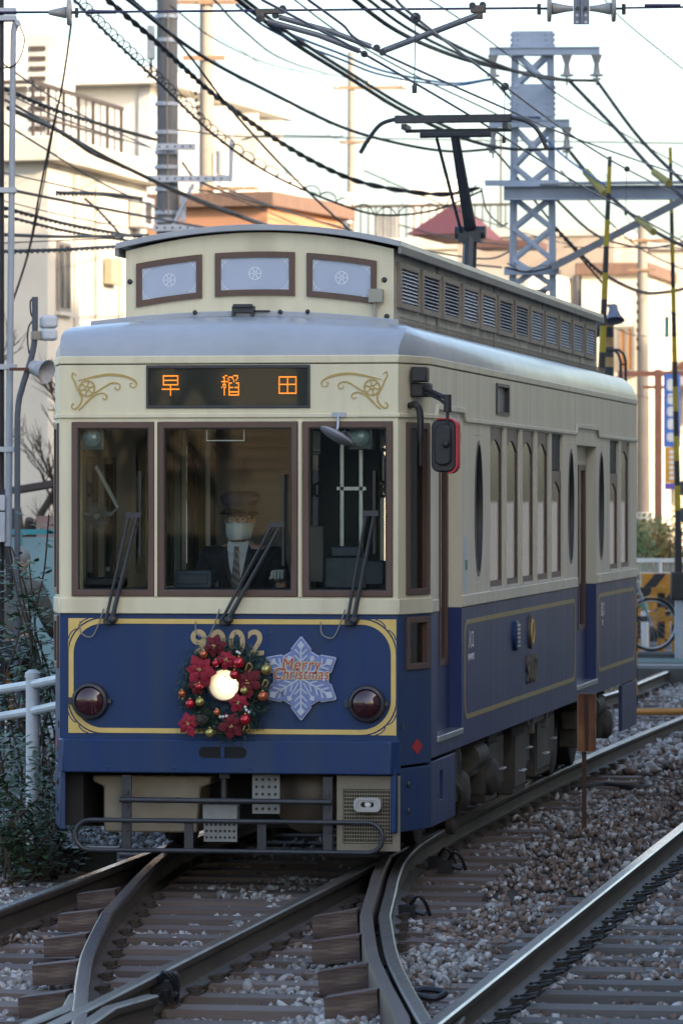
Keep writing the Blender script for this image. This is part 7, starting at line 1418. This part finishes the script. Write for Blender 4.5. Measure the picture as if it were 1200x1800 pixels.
for px, py, Z, y2 in ((730, 31, 28, 146), (887, 152, 36, 238), (1101, 297, 50, 368)):
    a = at(px, py, Z); h = thing('pulley_hanger', 'black pulley with thin hanger wire at ' + {730: 'the top centre', 887: 'the lattice tower', 1101: 'the gantry beam'}[px], 'hanger', tuple(a), 'wire hangers'); MB().lathe([(.028, -.012), (.032, 0), (.028, .012)], a, (0, -1, 0), 16).build('pulley', dkmetal, h); b = at(px - 2, y2, Z); MB().tube([a, b], .003, 5).build('hanger_wire', w1, h); MB().lathe([(.005, 0), (.016, -.02), (.014, -.06)], b, (0, 0, 1), 8).build('hanger_clip', dkmetal, h)
wire([(600, -18, 28), (690, 50, 33), (780, 92, 42), (860, 116, 52), (970, 137, 59), (1000, 142, 60)], .033, 'thick brown feeder cable sagging to the middle tower insulator', BRN); wire([(655, -12, 28), (765, 62, 36), (880, 116, 50), (960, 138, 57), (1048, 142, 60)], .03, 'thick brown feeder cable sagging to the outer tower insulator', BRN)
wire([(630, -14, 28.5), (720, 52, 35), (820, 100, 46), (905, 125, 54), (985, 141, 60.2)], .025, 'third brown feeder cable between the two thick ones', BRN)
wire([(1000, 142, 60), (1080, 225, 58), (1150, 302, 56), (1215, 360, 54)], .034, 'thick feeder cable dropping right from the middle insulator', BRN); wire([(1048, 142, 60), (1125, 245, 58), (1215, 335, 56)], .032, 'thick feeder cable dropping right from the outer insulator', BRN)
wire([(400, -15, 28), (450, 25, 30), (520, 78, 34), (600, 128, 40), (710, 196, 48), (820, 245, 54), (900, 262, 58), (995, 261, 60)], .032, 'heavy black feeder pair sweeping behind the pantograph, lower cable', BLK); wire([(412, -15, 28), (462, 24, 30), (530, 74, 34), (608, 124, 40), (716, 190, 48), (824, 241, 54.2)], .028, 'heavy black feeder pair sweeping behind the pantograph, upper cable', BLK)
wire([(997, 262, 60), (1045, 320, 59), (1100, 370, 58), (1150, 407, 57), (1215, 440, 56)], .032, 'heavy feeder cable falling right below the gantry beam', BRN); MB().tube([at(1029, 302, 59.3), at(1062, 340, 58.8)], .05, 10).build('cable_sleeve', M('sleeve_yellow', (.36, .30, .08), None, .6), label='yellow sleeve on the heavy feeder in front of the gantry', cat='sleeve'); MB().tube([at(1120, 384, 57.5), at(1148, 408, 57)], .045, 10).build('cable_sleeve', MATS['sleeve_yellow'], label='yellow sleeve on the heavy feeder beyond the strut', cat='sleeve'); MB().tube([at(1149, 303, 56), at(1175, 322, 55.6)], .045, 10).build('cable_sleeve', MATS['sleeve_yellow'], label='yellow sleeve near the right edge below the feeders', cat='sleeve')
wire([(215, -8, 30), (350, 95, 36), (480, 165, 43), (600, 223, 50), (700, 252, 55), (790, 266, 58), (866, 262, 60)], .028, 'black feeder running from the top left to the lower tower arm', BLK); wire([(867, 263, 60), (895, 295, 60.3), (960, 380, 61), (1015, 447, 61.5), (1060, 500, 62)], .02, 'black cable falling behind the tower from its lower arm', BLK)
wire([(420, 5, 29.6), (470, 40, 31), (530, 68, 34), (600, 95, 40), (675, 125, 48), (790, 146, 56), (866, 138, 60)], .020, 'upper blue cable sagging to the left tower insulator', CBL); wire([(415, 8, 29.6), (465, 46, 31), (525, 76, 34), (595, 103, 40), (672, 132, 48), (790, 150, 56), (862, 140, 60)], .018, 'lower blue cable sagging to the left tower insulator', CBL)
wire([(940, 225, 60.5), (985, 270, 59), (1025, 300, 58), (1062, 325, 57.5)], .018, 'blue cable coming out of the tower above the gantry', CBL); wire([(866, 140, 60), (900, 178, 60.5), (960, 250, 61)], .025, 'brown cable falling behind the tower from its left insulator', BRN)
wire([(175, -12, 33), (270, 70, 38), (380, 170, 46), (500, 255, 53), (600, 308, 57), (675, 330, 58.5), (775, 342, 59.5), (845, 330, 60)], .030, 'thick twisted black cable from the top left to the tower', BLK, 'twist')
wire([(120, -12, 33), (190, 60, 38), (280, 145, 44), (380, 240, 51), (480, 308, 55), (600, 360, 58), (675, 378, 59), (765, 369, 60), (845, 336, 60)], .021, 'black cable wrapped in spiral loops crossing the sky', BLK, ('coil', .055, 18))
wire([(222, -10, 32), (310, 70, 38), (400, 185, 46), (480, 275, 52), (550, 345, 57), (625, 415, 62)], .021, 'straight black cable crossing diagonally to the clerestory', BLK)
wire([(375, -2, 50), (430, 55, 60), (500, 105, 75), (600, 135, 100), (700, 150, 130)], .02, 'thin grey line sagging in the upper sky', BRN); wire([(300, 10, 60), (380, 70, 72), (480, 115, 90), (575, 133, 110)], .018, 'thin grey line left of the lone clamp plate', BRN)
wire([(-10, 148, 36), (100, 195, 45), (200, 225, 58), (275, 246, 70)], .024, 'bundled black cable from the left edge to the grey pole', BLK, 'twist'); wire([(15, 165, 37), (100, 205, 45), (200, 240, 58), (275, 262, 70)], .012, 'thin cable under the bundle to the grey pole', BLK)
wire([(10, 176, 37), (100, 226, 44), (200, 282, 53), (320, 338, 62), (450, 388, 70), (520, 410, 74)], .021, 'straight cable from the left edge down to the roof', BLK); wire([(15, 190, 37), (60, 210, 40), (100, 228, 44), (135, 250, 47), (165, 270, 50), (225, 296, 56), (300, 332, 62), (370, 362, 66), (480, 402, 71)], .036, 'thick wavy cable running under the straight one', BLK)
wire([(10, 332, 37), (100, 350, 46), (200, 370, 56), (370, 402, 70)], .026, 'cable sloping gently from the conduit to the pole foot', BRN); wire([(0, 364, 37), (125, 396, 48), (250, 418, 60)], .022, 'twisted cable low at the left above the roof', BLK, 'twist'); wire([(0, 378, 37), (125, 408, 48), (230, 424, 60)], .018, 'second twisted cable low at the left above the roof', BLK, 'twist')
wire([(-5, 412, 37), (120, 416, 45), (260, 413, 60)], .030, 'thick level cable at the left above the tram roof', BLK); wire([(-5, 443, 37), (100, 440, 45), (220, 433, 55)], .024, 'lower level cable at the left beside the clerestory', BLK, 'twist'); wire([(100, 340, 58), (190, 342, 64), (250, 350, 70)], .03, 'dark cable tangle joining the grey pole', BLK, 'twist')
wire([(310, 228, 73), (425, 240, 80), (600, 242, 90), (800, 246, 95), (1000, 249, 95), (1210, 252, 95)], .022, 'level thin line right across the middle of the sky', BLK); wire([(425, 246, 73), (470, 238, 74), (600, 240, 84)], .018, 'short slack line off the pole arm upright', BLK)
wire([(320, 285, 73), (350, 318, 73), (430, 350, 76), (500, 370, 80), (610, 405, 86)], .028, 'black cable leaving the grey pole toward the clerestory', BLK); wire([(380, 325, 73), (450, 352, 76), (530, 380, 82), (620, 404, 88)], .018, 'thin cable from the pole cross arm to the clerestory', BLK)
wire([(126, 38, 31.5), (117, 105, 32), (107, 165, 33), (90, 240, 34), (70, 340, 35), (50, 445, 36), (18, 545, 37)], .017, 'dark guy cable falling from the left insulator', BLK); wire([(106, 170, 33), (93, 235, 34.2), (78, 320, 35.2), (64, 390, 36), (50, 450, 36.2)], .009, 'thin strand hanging beside the guy cable', BLK)
wire([(976, 350, 60), (1035, 405, 64), (1080, 426, 68), (1140, 436, 72), (1210, 424, 78)], .026, 'slack black cable behind the gantry strut at the right', BLK); wire([(976, 402, 60), (1022, 450, 62), (1060, 483, 64), (1124, 513, 68), (1168, 514, 72), (1210, 506, 76)], .026, 'twisted slack cable crossing before the right buildings', BLK, 'twist'); wire([(990, 434, 60), (1067, 435, 61), (1178, 435, 61), (1210, 440, 61)], .010, 'thin level stay between the two raised booms', BLK)
wire([(640, 520 - 90, 62), (740, 455, 66), (880, 470, 72)], .024, 'dark cable behind the pantograph foot', BLK); wire([(888, 470, 59.5), (925, 478, 59.5), (965, 470, 59.5), (985, 455, 59.5)], .02, 'wavy cable tied along the tower band', BLK, ('coil', .03, 14)); wire([(845, 330, 60), (855, 370, 60), (880, 395, 60), (892, 392, 60)], .016, 'drooping jumper lead at the tower arm', BLK); wire([(715, 436, 60), (850, 455, 63), (900, 440, 64)], .018, 'thin cable skimming behind the louvres', BLK)
for i, (a, b, l) in enumerate((((580, 150, 145), (420, 60, 190), 'faint line from the slim pole to the upper left'), ((640, 152, 145), (760, 235, 120), 'faint line from the slim pole toward the tower'), ((705, 152, 145), (880, 262, 125), 'faint line from the outer insulator of the slim pole'), ((620, 250, 145), (900, 330, 130), 'faint lower line from the slim pole to the right'), ((600, 252, 145), (480, 300, 130), 'faint lower line from the slim pole to the left'), ((1000, 175, 150), (1210, 188, 150), 'faint level line right of the tower'), ((350, 4, 100), (150, -20, 80), 'faint line from the transformer pole to the top left'), ((1060, 300, 120), (1128, 425, 92), 'faint line falling to the far right pole'), ((1140, 425, 92), (1210, 410, 90), 'faint line leaving the far right pole'), ((1140, 520, 92), (1210, 560, 85), 'low faint line off the far right pole'), ((640, 260, 145), (760, 420, 110), 'faint steep line falling toward the red roof'))):
    m_ = tuple((u + v_) / 2 for u, v_ in zip(a, b)); wire([a, (m_[0], m_[1] + 8, m_[2]), b], .013, l, BRN)

for pts, r, l, stl in (
    ([(-10, 100, 40), (60, 150, 46), (150, 205, 56), (270, 262, 70)], .014, 'slack thin cable above the bundled one at the left', None),
    ([(-10, 205, 38), (80, 262, 46), (180, 322, 58), (290, 372, 72)], .016, 'sloping cable below the thick wavy one at the left', None),
    ([(-10, 300, 38), (90, 322, 48), (190, 345, 60), (280, 362, 72)], .012, 'thin sloping line before the cream house wall', None),
    ([(-5, 350, 40), (110, 378, 52), (240, 404, 66)], .010, 'thin twin line low before the cream house wall', None),
    ([(-5, 428, 40), (80, 424, 46), (215, 418, 58)], .012, 'thin level line between the low cables at the left', None),
    ([(150, 350, 60), (175, 372, 62), (205, 405, 64), (235, 445, 66)], .018, 'short hanging cable end left of the clerestory', 'twist'),
    ([(330, 330, 73), (400, 345, 74), (470, 372, 76), (560, 412, 80)], .014, 'thin cable from the pole bracket over the clerestory', None),
    ([(310, 120, 74), (335, 160, 80), (352, 205, 95)], .012, 'short jumper between the grey pole and the transformer pole', None),
    ([(375, 60, 100), (440, 100, 105), (520, 170, 115), (610, 245, 140)], .016, 'faint line from the transformer pole to the slim pole', None),
    ([(375, 105, 100), (450, 160, 110), (540, 215, 125), (608, 255, 145)], .016, 'lower faint line from the transformer pole to the slim pole', None),
    ([(380, 340, 100), (480, 330, 110), (600, 345, 140)], .018, 'low slack line behind the spiral cable', None),
    ([(740, -10, 36), (820, 42, 42), (920, 118, 50), (1010, 185, 58), (1210, 300, 70)], .012, 'thin line passing above the tower arms to the right', None),
    ([(505, -10, 34), (600, 60, 40), (720, 128, 48), (850, 190, 56), (895, 212, 60)], .014, 'thin cable reaching the tower beside the blue ones', None),
    ([(1055, -8, 40), (1100, 40, 44), (1210, 130, 52)], .010, 'thin line crossing the upper right corner', None),
    ([(640, 300, 70), (760, 352, 75), (880, 398, 80), (1000, 430, 85)], .014, 'slack line passing behind the pantograph arm', None),
    ([(700, 395, 70), (800, 420, 74), (905, 432, 78)], .016, 'dark line grazing the red roof', None),
    ([(985, 300, 62), (1060, 380, 66), (1130, 440, 72), (1210, 478, 80)], .016, 'cable sloping behind the raised booms', None),
    ([(1050, 560, 70), (1120, 590, 78), (1210, 585, 84)], .012, 'slack line across the beige building', None),
    ([(1100, 690, 80), (1150, 700, 82), (1210, 690, 84)], .010, 'thin line across the shop front', None)):
    wire(pts, r, l, BLK, stl)
